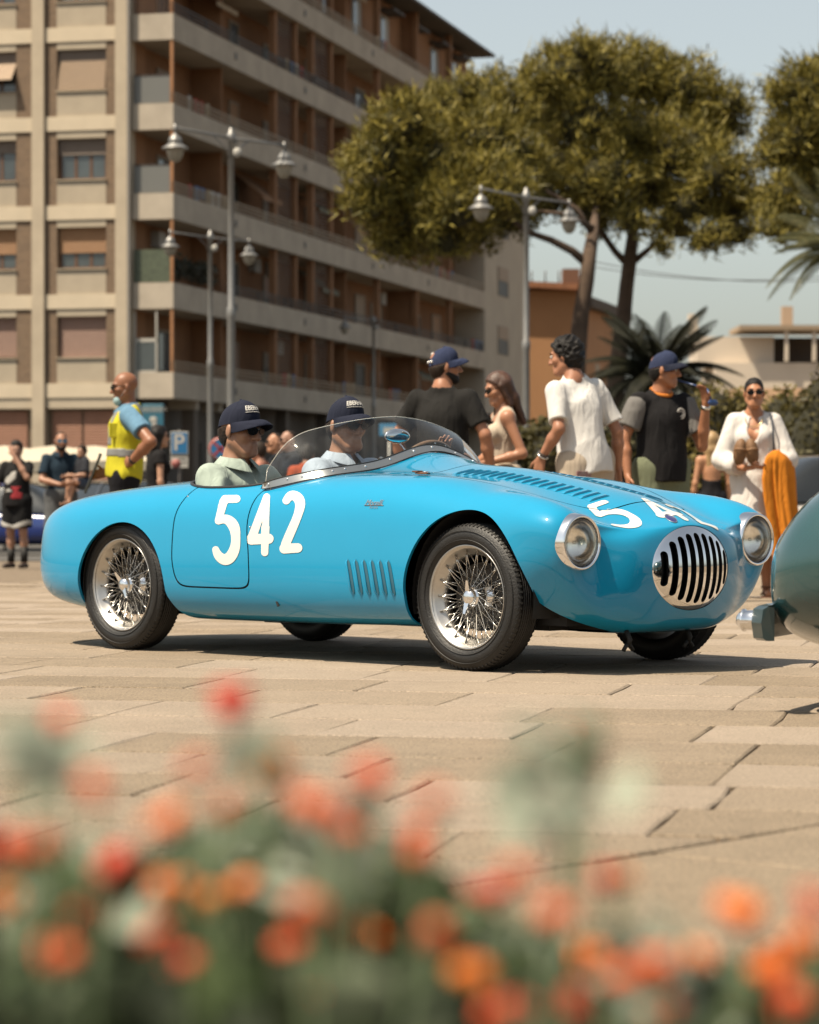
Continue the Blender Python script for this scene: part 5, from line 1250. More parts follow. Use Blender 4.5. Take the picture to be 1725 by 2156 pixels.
# leather bonnet strap with buckle
h, nn = top_w(1.80, -.462); b = MB()
for q, (dx, dz, rz_) in enumerate(((0, .010, .3), (-.02, .016, -.3), (.022, .007, .2))): b.bevbox(h + Vector((dx, -.004 * q, dz)), (.05, .028, .007), .003, rz_)
sb = b.build('bonnet_strap', LEATH, car)
b = MB(); b.tube([h + Vector((.03 + .014 * math.cos(a), .016 * math.sin(a), .014)) for a in np.linspace(0, 6.28, 13)[:-1]], .0025, 5, closed=True); b.build('buckle', CHROME, sb)
# door hinge pins
for u_, w_ in ((1.0, .742), (.958, .575), (.463, .708)):
    hh, n_ = side_v(u_, w_); o = link('hinge_pin', SCREW, None, doors[-1]); o.location = hh; o.scale = (.9, .9, .9)
# ================================================================== people: one continuous surface per body
class Field:
    def __init__(s, lo, hi, h):
        s.lo = np.array(lo, float); s.h = h; s.n = np.ceil((np.array(hi) - s.lo) / h).astype(int) + 1
        s.f = np.full(tuple(s.n), .12, np.float32)
    def copy(s): o = Field.__new__(Field); o.lo, o.h, o.n = s.lo, s.h, s.n; o.f = s.f.copy(); return o
    def win(s, a, b):
        i0 = np.clip(np.floor((np.array(a) - s.lo) / s.h).astype(int), 0, s.n); i1 = np.clip(np.ceil((np.array(b) - s.lo) / s.h).astype(int) + 1, 0, s.n)
        if np.any(i1 <= i0): return None, None
        sl = tuple(slice(x, y) for x, y in zip(i0, i1)); ax = [s.lo[k] + s.h * np.arange(i0[k], i1[k]) for k in range(3)]
        return sl, np.stack(np.meshgrid(*ax, indexing='ij'), -1)
    def put(s, sl, d, k, sub=False):
        a = s.f[sl]
        if sub: d = -d; h = np.maximum(k - np.abs(a - d), 0) / k; s.f[sl] = np.maximum(a, d) + h * h * k * .25
        else: h = np.maximum(k - np.abs(a - d), 0) / k; s.f[sl] = np.minimum(a, d) - h * h * k * .25
    def cone(s, a, b, ra, rb, k=.02, sub=False, cut=None):
        a, b = np.array(a, float), np.array(b, float); m = max(ra, rb) + k + .03
        sl, P = s.win(np.minimum(a, b) - m, np.maximum(a, b) + m)
        if sl is None: return
        ab = b - a; t = np.clip(((P - a) @ ab) / (ab @ ab + 1e-12), 0, 1); d = np.linalg.norm(P - a - t[..., None] * ab, axis=-1) - (ra + t * (rb - ra))
        if cut is not None: d = np.maximum(d, (P - np.array(cut[0])) @ np.array(cut[1]))
        s.put(sl, d, k, sub)
    def ell(s, c, r, k=.02, M=None, sub=False, cut=None):
        c, r = np.array(c, float), np.array(r, float); m = r.max() + k + .03; sl, P = s.win(c - m, c + m)
        if sl is None: return
        q = P - c
        if M is not None: q = q @ M
        k0 = np.linalg.norm(q / r, axis=-1); k1 = np.linalg.norm(q / (r * r), axis=-1); d = k0 * (k0 - 1) / np.maximum(k1, 1e-9)
        d = np.where(k0 < 1e-6, -r.min(), d)
        if cut is not None: d = np.maximum(d, (P - np.array(cut[0])) @ np.array(cut[1]))
        s.put(sl, d, k, sub)
    def grid(s): return np.stack(np.meshgrid(*[s.lo[k] + s.h * np.arange(s.n[k]) for k in range(3)], indexing='ij'), -1)
    def plane(s, o, n):
        o, n = np.array(o, float), np.array(n, float); n = n / np.linalg.norm(n); ax = [s.lo[k] + s.h * np.arange(s.n[k]) - o[k] for k in range(3)]
        s.f = np.maximum(s.f, (ax[0][:, None, None] * n[0] + ax[1][None, :, None] * n[1] + ax[2][None, None, :] * n[2]).astype(np.float32))
    def wrinkle(s, amp, fr, seed=0, st=(1, 1, .5)):
        r = np.random.RandomState(seed); ax = [s.lo[k] + s.h * np.arange(s.n[k]) for k in range(3)]; w = 0
        for i in range(7):
            v = r.normal(size=3) * np.array(st); v = v / np.linalg.norm(v) * fr * r.uniform(.5, 1.6); w = w + np.sin(ax[0][:, None, None] * v[0] + ax[1][None, :, None] * v[1] + ax[2][None, None, :] * v[2] + r.uniform(0, 6)) / 7 ** .5
        s.f = s.f + (amp * (np.abs(w) - .8)).astype(np.float32)
    def mesh(s, name):
        f = s.f; f = np.pad(f, 1, constant_values=.1); ins = f < 0
        c = sum(ins[a:a - 1 or None, b:b - 1 or None, d:d - 1 or None].astype(np.int8) for a in (0, 1) for b in (0, 1) for d in (0, 1))
        act = (c > 0) & (c < 8); idx = np.argwhere(act)
        if len(idx) == 0: return None
        num = -np.ones(act.shape, np.int64); num[act] = np.arange(len(idx)); acc = np.zeros((len(idx), 3)); cnt = np.zeros(len(idx))
        for ax in range(3):
            o1, o2 = [k for k in range(3) if k != ax]
            for a in (0, 1):
                for b in (0, 1):
                    p = idx.copy(); p[:, o1] += a; p[:, o2] += b; q = p.copy(); q[:, ax] += 1
                    fp, fq = f[tuple(p.T)], f[tuple(q.T)]; m = (fp < 0) != (fq < 0); t = np.where(m, fp / np.where(m, fp - fq, 1), 0)
                    e = p.astype(float); e[:, ax] += t; acc[m] += e[m]; cnt[m] += 1
        V = acc / cnt[:, None]; V = s.lo + (V - 1) * s.h; Q = []
        for ax in range(3):
            o1, o2 = [k for k in range(3) if k != ax]
            A = ins; sl0 = [slice(None)] * 3; sl1 = [slice(None)] * 3; sl0[ax] = slice(0, -1); sl1[ax] = slice(1, None)
            E = np.argwhere(A[tuple(sl0)] != A[tuple(sl1)]); E = E[(E[:, o1] > 0) & (E[:, o2] > 0)]
            def cell(d1, d2): p = E.copy(); p[:, o1] += d1; p[:, o2] += d2; return num[tuple(p.T)]
            q = np.stack([cell(-1, -1), cell(0, -1), cell(0, 0), cell(-1, 0)], 1); fl = A[tuple(E.T)]
            if ax == 1: fl = ~fl
            q[~fl] = q[~fl][:, ::-1]; Q.append(q)
        return npmesh(name, V, np.concatenate(Q))
def rotm(yaw=0, pitch=0, roll=0): return np.array(Euler((R(pitch), R(roll), R(yaw)), 'YXZ').to_matrix())
SKIN = {}
def skin(c):
    if c not in SKIN: SKIN[c] = mat('skin_%d' % len(SKIN), tuple(min(.8, q * 1.18) for q in c), rough=.48, var=.10, vscale=14, spec=.4)
    return SKIN[c]
def cloth(name, c, rough=.9, var=.05):
    if name in MATS: return MATS[name]
    m = mat(name, c, rough=rough, var=var, vscale=9, bump=.60, bscale=6.5, spec=.15); n = m.node_tree.nodes
    nb = [x for x in n if x.type == 'TEX_NOISE'][-1]; nb.inputs['Distortion'].default_value = .9; nb.inputs['Detail'].default_value = 1.5
    bp = [x for x in n if x.type == 'BUMP'][0]; bp.inputs['Distance'].default_value = .022; nb.inputs['Scale'].default_value = 1.0
    mp = n.new('ShaderNodeMapping'); mp.inputs['Rotation'].default_value = (R(18), R(24), 0); mp.inputs['Scale'].default_value = (17, 17, 5.5); tcn = [x for x in n if x.type == 'TEX_COORD'][0]
    m.node_tree.links.new(tcn.outputs['Object'], mp.inputs['Vector']); m.node_tree.links.new(mp.outputs['Vector'], nb.inputs['Vector'])
    return m
LENS = mat('sunglass_lens', (.006, .006, .007), rough=.22, spec=.25)
HAIRM = {'black': mat('hair_black', (.012, .010, .009), rough=.55, var=.4, vscale=60, bump=.5, bscale=120, spec=.2), 'brown': mat('hair_brown', (.085, .035, .018), rough=.5, var=.4, vscale=50, bump=.4, bscale=110), 'blonde': mat('hair_blonde', (.42, .27, .12), rough=.5, var=.3, vscale=50, bump=.4, bscale=110), 'darkbrown': mat('hair_dark_brown', (.028, .017, .011), rough=.6, var=.4, vscale=60, bump=.5, bscale=120, spec=.2)}
def hand(F, w, d, n, thumb, s, curl=.5, spread=.22):
    """palm + five fingers; d finger direction, n palm normal (fingers curl towards n), thumb side vector"""
    w, d, n, th = [np.array(x, float) for x in (w, d, n, thumb)]; d /= np.linalg.norm(d); n = n - d * (n @ d); n /= np.linalg.norm(n); t = np.cross(d, n); t = t if t @ th > 0 else -t
    for q in (-.028, -.010, .010, .028): F.cone(w + d * .012 * s + t * q * .6 * s, w + d * .078 * s + t * q * s, .0155 * s, .0125 * s, .014)
    for i, (q, L) in enumerate(((.029, .070), (.0105, .080), (-.0105, .074), (-.029, .056))):
        b = w + d * .084 * s + t * q * s; d1 = d + t * spread * q * 8 + n * curl * .45; d1 /= np.linalg.norm(d1); m = b + d1 * L * .5 * s; d2 = d1 + n * curl * 1.2; d2 /= np.linalg.norm(d2)
        F.cone(b, m, .0095 * s, .0088 * s, .006); F.cone(m, m + d2 * L * .5 * s, .0088 * s, .0072 * s, .004)
    b = w + d * .025 * s + t * .030 * s; d1 = d * .75 + t * .75 + n * .25; d1 /= np.linalg.norm(d1); m = b + d1 * .042 * s; d2 = d1 + d * .5 + n * curl * .4; d2 /= np.linalg.norm(d2)
    F.cone(b, m, .0125 * s, .0105 * s, .012); F.cone(m, m + d2 * .032 * s, .0105 * s, .008 * s, .004)
def person(label, x, Y, facing, H=1.75, z0=None, female=False, skincol=(.36, .19, .115), torso=(0, 0, 0), head=(0, 0, 0), armR=None, armL=None, handR=None, handL=None, legs=None, shirt=None, legwear=None, hair=None, cap=None, glasses=False, res=.0095, beard=None, extra=None, group=None, shoes=(.03, .025, .02), sit=False, build=1.0, baseoff=0):
    s = H / 1.75; z0 = gz(Y) if z0 is None else z0
    root = empty('person', (x, Y, z0), R(facing - 90), label, 'person', group)
    T = rotm(*torso); piv = np.array([0, 0, .96]) * s
    if sit: piv = np.array([0, 0, .10]) * s
    def tp(p): return piv + T @ (np.array(p, float) * s - np.array([0, 0, .96]) * s)
    bw = build * (.90 if female else 1.0); shw = .155 if female else .180
    shR, shL = tp((shw * build ** .5, 0, 1.408)), tp((-shw * build ** .5, 0, 1.408))
    def arm(sgn, A, sh):
        if A is None: return sh + np.array([sgn * .06, -.015, -.285]) * s, sh + np.array([sgn * .075, .055, -.535]) * s
        return np.array(A[0], float) * s + np.array([0, 0, baseoff]), np.array(A[1], float) * s + np.array([0, 0, baseoff])
    eR, wR = arm(1, armR, shR); eL, wL = arm(-1, armL, shL)
    nk = tp((0, -.01, 1.485)); Hd = rotm(*head); hc = tp((0, .02, 1.635)) + (Hd @ np.array([0, .012, 0])) * s
    def hp(p): return hc + Hd @ (np.array(p, float) * s)
    hipR, hipL = tp((.088, 0, .93)), tp((-.088, 0, .93))
    if legs: kR, aR, kL, aL = [np.array(p, float) * s for p in legs]
    else: kR, aR, kL, aL = [np.array(p) * s for p in ((.095, .02, .50), (.10, -.01, .085), (-.095, .0, .50), (-.10, -.02, .085))]
    allp = np.array([shR, shL, eR, eL, wR, wL, nk, hc, kR, aR, kL, aL, piv]); lo = allp.min(0) - .30 * s; hi = allp.max(0) + .30 * s; lo[2] = min(lo[2], -.02) if not sit else lo[2] + .1
    lo[2] = max(lo[2], -.03) if not sit else lo[2]
    F = Field(lo, hi, res * s ** .5)
    def trunk(F, g=0., k=.05):
        a = (.155, .105) if not female else (.160, .108)
        F.ell(tp((0, 0, .955)), (np.array([a[0] * bw + .012, a[1] + .01, .12]) * s + g), k, T); F.ell(tp((0, .004, 1.10)), (np.array([(.145 if not female else .122) * bw, .098 * build, .15]) * s + g), k, T)
        F.ell(tp((0, .0, 1.275)), (np.array([(.160 if not female else .138) * bw, .104 * build, .165]) * s + g), k, T); F.cone(tp((-shw + .035, -.008, 1.398)), tp((shw - .035, -.008, 1.398)), .050 * s + g, .050 * s + g, k)
        F.cone(tp((-.085, -.014, 1.422)), nk, .038 * s + g, .048 * s + g, k * .8); F.cone(tp((.085, -.014, 1.422)), nk, .038 * s + g, .048 * s + g, k * .8)
        if female:
            for q in (-.062, .062): F.ell(tp((q, .085, 1.285)), np.array([.055, .05, .055]) * s + g, .04, T)
    trunk(F)
    am = .9 if female else build
    for sgn, sh, e, w, hd in ((1, shR, eR, wR, handR), (-1, shL, eL, wL, handL)):
        F.ell(sh, np.array([.050, .052, .056]) * s * am, .04); F.cone(sh, e, .050 * s * am, .038 * s * am, .03); F.cone(e, e + (w - e) * .35, .040 * s * am, .041 * s * am, .02); F.cone(e + (w - e) * .35, w, .041 * s * am, .026 * s * am, .02)
        dflt = dict(d=(w - e), n=(-sgn, .3, 0), th=(0, 1, 0), curl=.45); dflt.update(hd or {}); hand(F, w, dflt['d'], dflt['n'], dflt['th'], s * (.92 if female else 1.), dflt['curl'])
    for hip, kn, an, sg in ((hipR, kR, aR, 1), (hipL, kL, aL, -1)):
        F.cone(hip, kn, .088 * s, .056 * s, .05); F.cone(kn, kn + (an - kn) * .35 + np.array([0, -.012, 0]), .054 * s, .054 * s, .03); F.cone(kn + (an - kn) * .35 + np.array([0, -.012, 0]), an, .054 * s, .036 * s, .03)
        F.cone(an + np.array([0, -.03, -.045]) * s, an + np.array([sg * .02, .13, -.055]) * s, .036 * s, .028 * s, .03)
    # neck and head
    F.cone(nk - np.array([0, 0, .02]), hp((0, -.018, -.05)), .058 * s * (.86 if female else 1), .054 * s * (.86 if female else 1), .03)
    F.ell(hp((0, -.012, .035)), np.array([.073, .094, .083]) * s, .02, Hd); F.ell(hp((0, .020, -.030)), np.array([.058, .070, .082]) * s, .03, Hd)
    F.cone(hp((-.018, .070, -.096)), hp((.018, .070, -.096)), .019 * s, .019 * s, .03); 
    for q in (-1, 1):
        F.cone(hp((q * .054, .0, -.055)), hp((q * .022, .062, -.098)), .018 * s, .018 * s, .03)
        F.ell(hp((q * .040, .062, -.022)), np.array([.022, .024, .020]) * s, .025, Hd); F.ell(hp((q * .032, .096, .006)), np.array([.015, .013, .011]) * s, .012, Hd, True)
        F.ell(hp((q * .076, -.006, -.008)), np.array([.010, .021, .032]) * s, .006, Hd @ rotm(q * -18, 0, 0))
    F.cone(hp((-.034, .080, .026)), hp((.034, .080, .026)), .012 * s, .012 * s, .018); F.cone(hp((0, .088, .014)), hp((0, .112, -.030)), .009 * s, .0135 * s, .012)
    for q in (-1, 1): F.ell(hp((q * .012, .100, -.034)), np.array([.010, .011, .009]) * s, .008, Hd)
    F.cone(hp((-.020, .086, -.062)), hp((.020, .086, -.062)), .0075 * s, .0075 * s, .012); F.cone(hp((-.014, .086, -.073)), hp((.014, .086, -.073)), .0085 * s, .0085 * s, .01)
    F.cone(hp((-.022, .098, -.0668)), hp((.022, .098, -.0668)), .0035 * s, .0035 * s, .004, sub=True)
    body = link('body', F.mesh('body'), skin(skincol), root)
    ctx = dict(F=F, tp=tp, hp=hp, s=s, T=T, Hd=Hd, root=root, trunk=trunk, shR=shR, shL=shL, eR=eR, eL=eL, wR=wR, wL=wL, lo=lo, hi=hi, nk=nk, res=res * s ** .5, kR=kR, kL=kL, aR=aR, aL=aL, hipR=hipR, hipL=hipL, body=body, am=am)
    # clothes
    if shirt:
        C = Field(lo, hi, res * s ** .5); g = shirt.get('g', .010); trunk(C, g, .05); up = T @ np.array([0, 0, 1.]); fw = T @ np.array([0, 1., 0])
        hem = shirt.get('hem', .90); C.plane(tp((0, 0, hem)), -up)
        if shirt.get('loose', 0): C2 = C; C2.cone(tp((0, 0, 1.25)), tp((0, .0, hem - .1)), (.15 * bw) * s, (.15 * bw + shirt['loose']) * s, .08); C.plane(tp((0, 0, hem)), -up)
        S = Field(lo, hi, res * s ** .5); sl = shirt.get('sleeve', .62)
        for sgn, sh, e, w in ((1, shR, eR, wR), (-1, shL, eL, wL)):
            if sl <= 0: continue
            d = (e - sh) / np.linalg.norm(e - sh); end = sh + (e - sh) * min(sl, 1.)
            gs = g + shirt.get('sg', .005)
            if sl <= 1: S.cone(sh, sh + (e - sh) * 1.05, .054 * s * am + gs, .045 * s * am + gs + .008, .03, cut=(end, d))
            else:
                d2 = (w - e) / np.linalg.norm(w - e); end = e + (w - e) * (sl - 1); pf = shirt.get('puff', 0)
                S.cone(sh, e, .054 * s * am + gs, .045 * s * am + gs + pf, .03); S.cone(e, e + (w - e) * .55, .045 * s * am + gs + pf, .045 * s * am + gs + pf, .03, cut=(end, d2)); S.cone(e + (w - e) * .55, w, .045 * s * am + gs + pf, .03 * s + gs, .03, cut=(end, d2))
        C.f = np.minimum(C.f, S.f) - (np.maximum(.035 - np.abs(C.f - S.f), 0) / .035) ** 2 * .035 / 4
        nz = shirt.get('neck', 1.475); nn = T @ np.array([0, shirt.get('nslope', .45), 1.]); nn = nn / np.linalg.norm(nn)
        if nz < 1.40: C.plane(tp((0, 0, nz)), nn)
        else:
            P_ = C.grid(); q_ = (P_ - tp((0, -.008, 1.48))) @ T; cyl = np.hypot(q_[..., 0], q_[..., 1] * 1.05) - shirt.get('nr', .080) * s; ab = (P_ - tp((0, 0, nz))) @ nn
            C.f = np.maximum(C.f, -np.maximum(cyl, -ab)).astype(np.float32)
        if sl <= 0:
            for sh in (shR, shL): C.cone(sh + (sh - nk) * .1, sh + (sh - nk) * .8, .062 * s, .09 * s, .01, sub=True)
        if shirt.get('deep'): C.ell(tp((0, .13, 1.40)), np.array([.052, .09, shirt['deep']]) * s, .02, T, True)
        C.wrinkle(shirt.get('wr', .007), shirt.get('fr', 24), shirt.get('seed', 1))
        ctx['C'] = C; so = link(shirt.get('name', 't_shirt'), C.mesh('shirt'), shirt['m'], root); ctx['shirt'] = so
        if shirt.get('collar'):
            for sg in (-1, 1):
                b = MB(); V = []
                for i in range(10):
                    a = -math.pi / 2 + sg * (math.pi * i / 9) * .93; c = tp((.075 * math.cos(a), .068 * math.sin(a) - .006, 1.524 - .030 * (.5 + .5 * math.sin(a)))); o = tp((.112 * math.cos(a), .112 * math.sin(a) + .004, 1.487 - .058 * (.5 + .5 * math.sin(a)) ** 2)); V += [c, o, o * 1.0 + np.array([0, 0, -.004])]
                b.add(V, [(3 * i + j, 3 * i + 3 + j, 3 * i + 4 + j, 3 * i + 1 + j) for i in range(9) for j in (0, 1)], True); b.build('collar', shirt['m'], so)
    if legwear:
        C = Field(lo, hi, res * s ** .5); g = legwear.get('g', .014); ln = legwear.get('len', 1.); up = T @ np.array([0, 0, 1.])
        if legwear.get('skirt'):
            C.ell(tp((0, 0, .95)), np.array([.175, .125, .13]) * s + g, .05, T); zb = legwear['skirt']; C.cone(tp((0, 0, .93)), np.array([0, 0, zb * s]), .165 * s, legwear.get('flare', .25) * s, .06); C.plane((0, 0, zb * s), (0, 0, -1.))
            C.plane(tp((0, 0, 1.05)), up)
        else:
            C.ell(tp((0, 0, .95)), np.array([.160 * bw + .012, .115, .13]) * s + g, .05, T)
            for hip, kn, an in ((hipR, kR, aR), (hipL, kL, aL)):
                end = hip + (kn - hip) * min(1, ln); d = (kn - hip) / np.linalg.norm(kn - hip)
                if ln <= 1: C.cone(hip, kn, .094 * s + g, .070 * s + g + .02, .05, cut=(end, d))
                else: C.cone(hip, kn, .094 * s + g, .066 * s + g, .05); C.cone(kn, an, .062 * s + g, .050 * s + g, .04, cut=(kn + (an - kn) * (ln - 1), (an - kn) / np.linalg.norm(an - kn)))
            C.plane(tp((0, 0, legwear.get('top', 1.02))), up)
        C.wrinkle(.004, 22, 3); ctx['L'] = C; link(legwear.get('name', 'trousers'), C.mesh('trousers'), legwear['m'], root)
    if shoes is not None and not sit:
        C = Field(lo, hi, res * s ** .5)
        for an, sg in ((aR, 1), (aL, -1)): C.cone(an + np.array([0, -.035, -.045]) * s, an + np.array([sg * .02, .145, -.052]) * s, .046 * s, .036 * s, .03)
        C.plane((0, 0, .004), (0, 0, -1.)); C.plane((0, 0, .075 * s), (0, -.25, 1.)); link('shoe', C.mesh('shoe'), mat('shoe_%d_%d' % (shoes[0] * 100, shoes[2] * 100), shoes, rough=.6), root)
    hm = None
    if hair:
        C = Field(hc - .34 * s, hc + .22 * s, res * s ** .5 * .8); hm = HAIRM[hair['c']]; th = hair.get('t', .012)
        C.ell(hp((0, -.014, .037)), np.array([.073, .094, .084]) * s + th, .02, Hd); C.ell(hp((0, -.035, -.02)), np.array([.068, .070, .075]) * s + th * .8, .03, Hd)
        n = Hd @ np.array([0, .78, -.62 + hair.get('low', 0)]); C.plane(hp(hair.get('line', (0, .070, .070))), n)
        if hair.get('long'):
            L = hair['long']; C3 = Field(hc - np.array([.3, .34, .62]), hc + .22 * s, res * s ** .5 * .9); C3.ell(hp((0, -.014, .037)), np.array([.075, .096, .086]) * s + th, .02, Hd); C3.plane(hp(hair.get('line', (0, .070, .070))), Hd @ np.array([0, .80, -.60]))
            for q, w_ in ((-.055, .032), (-.02, .04), (.02, .04), (.055, .032)):
                C3.cone(hp((q, -.05, .03)), hp((q * 1.1, -.085, -.10)), .050 * s, w_ * s, .03); C3.cone(hp((q * 1.1, -.085, -.10)), hp((q * 1.15, -.09 + hair.get('back', 0), -.10 - L)), w_ * s, w_ * .62 * s, .03)
            for q in (-1, 1): C3.cone(hp((q * .075, .005, .02)), hp((q * .080, -.03, -.14)), .024 * s, .022 * s, .02)
            C = C3
        if hair.get('curl'): C.wrinkle(.013, 95, 4, (1, 1, 1))
        else: C.wrinkle(.002, 140, 4, (1, 1, .3))
        if cap: C.plane(hp((0, -.01, .018)), Hd @ np.array([0, -.27, 1.]))
        me = C.mesh('hair')
        if me: link('hair', me, hm, root)
    if beard:
        C = Field(hc - .2 * s, hc + .16 * s, res * s ** .5 * .8); C.ell(hp((0, .022, -.032)), np.array([.060, .072, .084]) * s + beard, .03, Hd); C.cone(hp((-.018, .072, -.097)), hp((.018, .072, -.097)), .021 * s, .021 * s, .03)
        for q in (-1, 1): C.cone(hp((q * .054, .0, -.055)), hp((q * .022, .064, -.100)), .020 * s, .020 * s, .03)
        C.plane(hp((0, .03, -.045)), Hd @ np.array([0, .35, 1.])); me = C.mesh('beard')
        if me: link('beard', me, HAIRM['black'], root)
    # eyes and brows
    if not glasses:
        for q in (-1, 1):
            b = MB(); b.ellipsoid(hp((q * .031, .0855, .006)), (.0125 * s,) * 3, 10, 7); e = b.build('eye', mat('eye_white', (.55, .50, .46), rough=.2), root); b = MB(); b.ellipsoid(hp((q * .031, .0955, .006)), (.006 * s, .004 * s, .006 * s), 8, 6, Matrix(Hd.tolist())); b.build('iris', LENS, e)
    if not cap:
        for q in (-1, 1): b = MB(); b.tube([hp((q * .015, .096, .026)), hp((q * .033, .094, .031)), hp((q * .050, .080, .026))], [.0035 * s, .004 * s, .002 * s], 5); b.build('eyebrow', hm or HAIRM['darkbrown'], root)
    if glasses:
        g = MB()
        for q in (-1, 1):
            c = (q * .0335, .103, .004); ring = []
            for i in range(18): a = 2 * math.pi * i / 18; ring.append((c[0] + .0275 * math.cos(a), c[1] - .30 * abs(c[0] + .0275 * math.cos(a)) + .010, c[2] + .0215 * math.sin(a) * (1.0 if math.sin(a) < 0 else .8)))
            g.add([hp(p) for p in ring] + [hp((p[0], p[1] - .003, p[2])) for p in ring], [tuple(range(18)), tuple(range(35, 17, -1))] + [(i, (i + 1) % 18, 18 + (i + 1) % 18, 18 + i) for i in range(18)])
            g.tube([hp((q * .060, .094, .012)), hp((q * .078, .04, .010)), hp((q * .080, -.01, .006))], .0028 * s, 5)
        g.tube([hp((-.012, .108, .008)), hp((.012, .108, .008))], .0028 * s, 5); fixn(g.build('sunglasses', glasses if not isinstance(glasses, bool) else LENS, root))
    if cap:
        capm = cap['m']; cc = np.array((0, -.010, .046)); cr = np.array((.081, .102, .084)); b = MB(); V = []; na, nb = 40, 12; tilt = cap.get('tilt', 0)
        def cpt(a, t, off=0.):
            el = t * math.pi / 2; z = math.sin(el) ** .85; r_ = math.cos(el) ** .80; lowz = -.052 * .5 * (1 - math.sin(a)) * (1 - t) + .0 ; p = cc + np.array([(cr[0] + off) * r_ * math.cos(a), (cr[1] + off) * r_ * math.sin(a), (cr[2] + off) * z * (1.0 + .06 * math.sin(a)) + lowz + .004]); return hp(p)
        for j in range(nb + 1):
            for i in range(na): V.append(cpt(2 * math.pi * i / na, j / nb))
        F_ = [(j * na + i, j * na + (i + 1) % na, (j + 1) * na + (i + 1) % na, (j + 1) * na + i) for j in range(nb) for i in range(na)]
        b.add(V, F_, True); co = fixn(b.build('cap', capm, root)); b = MB(); b.ellipsoid(cpt(0, 1), (.007 * s,) * 3, 8, 5); b.build('cap_button', capm, co)
        b = MB(); nv_, nu_ = 6, 24; V = []
        for side in (0, -.0045):
            for j in range(nv_ + 1):
                for i in range(nu_ + 1):
                    a = R(90) + R(82) * (2 * i / nu_ - 1); t = j / nv_; f = 2 * i / nu_ - 1; p0 = cc + np.array([cr[0] * math.cos(a), cr[1] * math.sin(a), .006 - .052 * .5 * (1 - math.sin(a))]); L = .076 * math.sqrt(max(0, 1 - abs(f) ** 2.6))
                    V.append(hp(p0 + np.array([math.cos(a) * .25 * L * t, L * t, -.012 * t - .026 * t * f * f * 1.2 + .012 * math.sin(math.pi * t) * (1 - f * f) + side])))
        m_ = (nu_ + 1) * (nv_ + 1); F_ = [(k * m_ + j * (nu_ + 1) + i, k * m_ + j * (nu_ + 1) + i + 1, k * m_ + (j + 1) * (nu_ + 1) + i + 1, k * m_ + (j + 1) * (nu_ + 1) + i) for k in (0, 1) for j in range(nv_) for i in range(nu_)]
        F_ += [(nv_ * (nu_ + 1) + i, nv_ * (nu_ + 1) + i + 1, m_ + nv_ * (nu_ + 1) + i + 1, m_ + nv_ * (nu_ + 1) + i) for i in range(nu_)]
        b.add(V, F_, True); fixn(b.build('visor', cap.get('vm', capm), co))
        if cap.get('text'):
            me = text_mesh(cap['text'], .031, True); me.materials.clear(); xs = [v.co.x for v in me.vertices]; x0 = min(xs)
            for v in me.vertices:
                a = R(cap.get('ta', 50)) + (v.co.x - x0) / .092; t = .40 + v.co.y / .115; v.co = Vector(cpt(a, t, .0015))
            me.name = 'lettering'; me.update(); link('lettering', me, mat('cap_thread', (.68, .66, .62), rough=.8), co)
            b = MB(); b.tube([cpt(R(cap.get('ta', 50)) + q, .25, .0015) for q in np.linspace(0, 1.7, 14)], .0014, 4); b.build('lettering_line', mat('cap_thread', (.68, .66, .62)), co)
        if cap.get('tags'):
            for a in (-100, -62): b = MB(); b.ellipsoid(cpt(R(a), .13, .003), (.011 * s,) * 3, 10, 6); b.build('cap_clasp', mat('clasp_silver', (.6, .58, .56), rough=.35, metal=.7), co)
            b = MB(); b.ellipsoid(cpt(R(-118), .48, .0), (.014 * s,) * 3, 10, 6); b.build('cap_patch', mat('cap_thread', (.68, .66, .62)), co)
    if extra: extra(ctx)
    return ctx
def wpt(ctx, p): return ctx['root'].matrix_basis @ Vector(p) if False else (Matrix.Translation(ctx['root'].location) @ Matrix.Rotation(ctx['root'].rotation_euler.z, 4, 'Z')) @ Vector(p)
NAVY = cloth('cap_navy', (.020, .024, .044)); BLUECAP = cloth('cap_blue', (.034, .045, .095))
# ---- the two in the car
yaw_car = math.degrees(math.atan2(CD.y, CD.x))
def seat(u, v): return C0 + CD * u + CL * v
def car_dir(u, v): return None
p = seat(.475, -.30); mint = cloth('polo_mint', (.42, .50, .44)); skyb = cloth('shirt_pale_blue', (.44, .52, .62))
SITLEG = ((.11, .42, .20), (.10, .82, .10), (-.11, .42, .20), (-.10, .82, .10))
person('passenger in mint green polo and navy cap riding nearest the camera', p.x, p.y, yaw_car + 6, 1.74, z0=.245, sit=True, torso=(0, 5, 0), head=(4, -6, 0), legs=SITLEG, armR=((.27, .12, .30), (.16, .34, .28)), armL=((-.25, .12, .30), (-.14, .34, .28)), skincol=(.36, .19, .12),
       shirt=dict(m=mint, collar=True, hem=.93, sleeve=.85, nslope=.55, neck=1.478), legwear=dict(m=cloth('trousers_grey', (.12, .12, .13)), len=1.9), hair=dict(c='darkbrown', t=.006), cap=dict(m=NAVY, text='EBERHARD'), glasses=True, res=.0068, group=None)
p = seat(.52, .31)
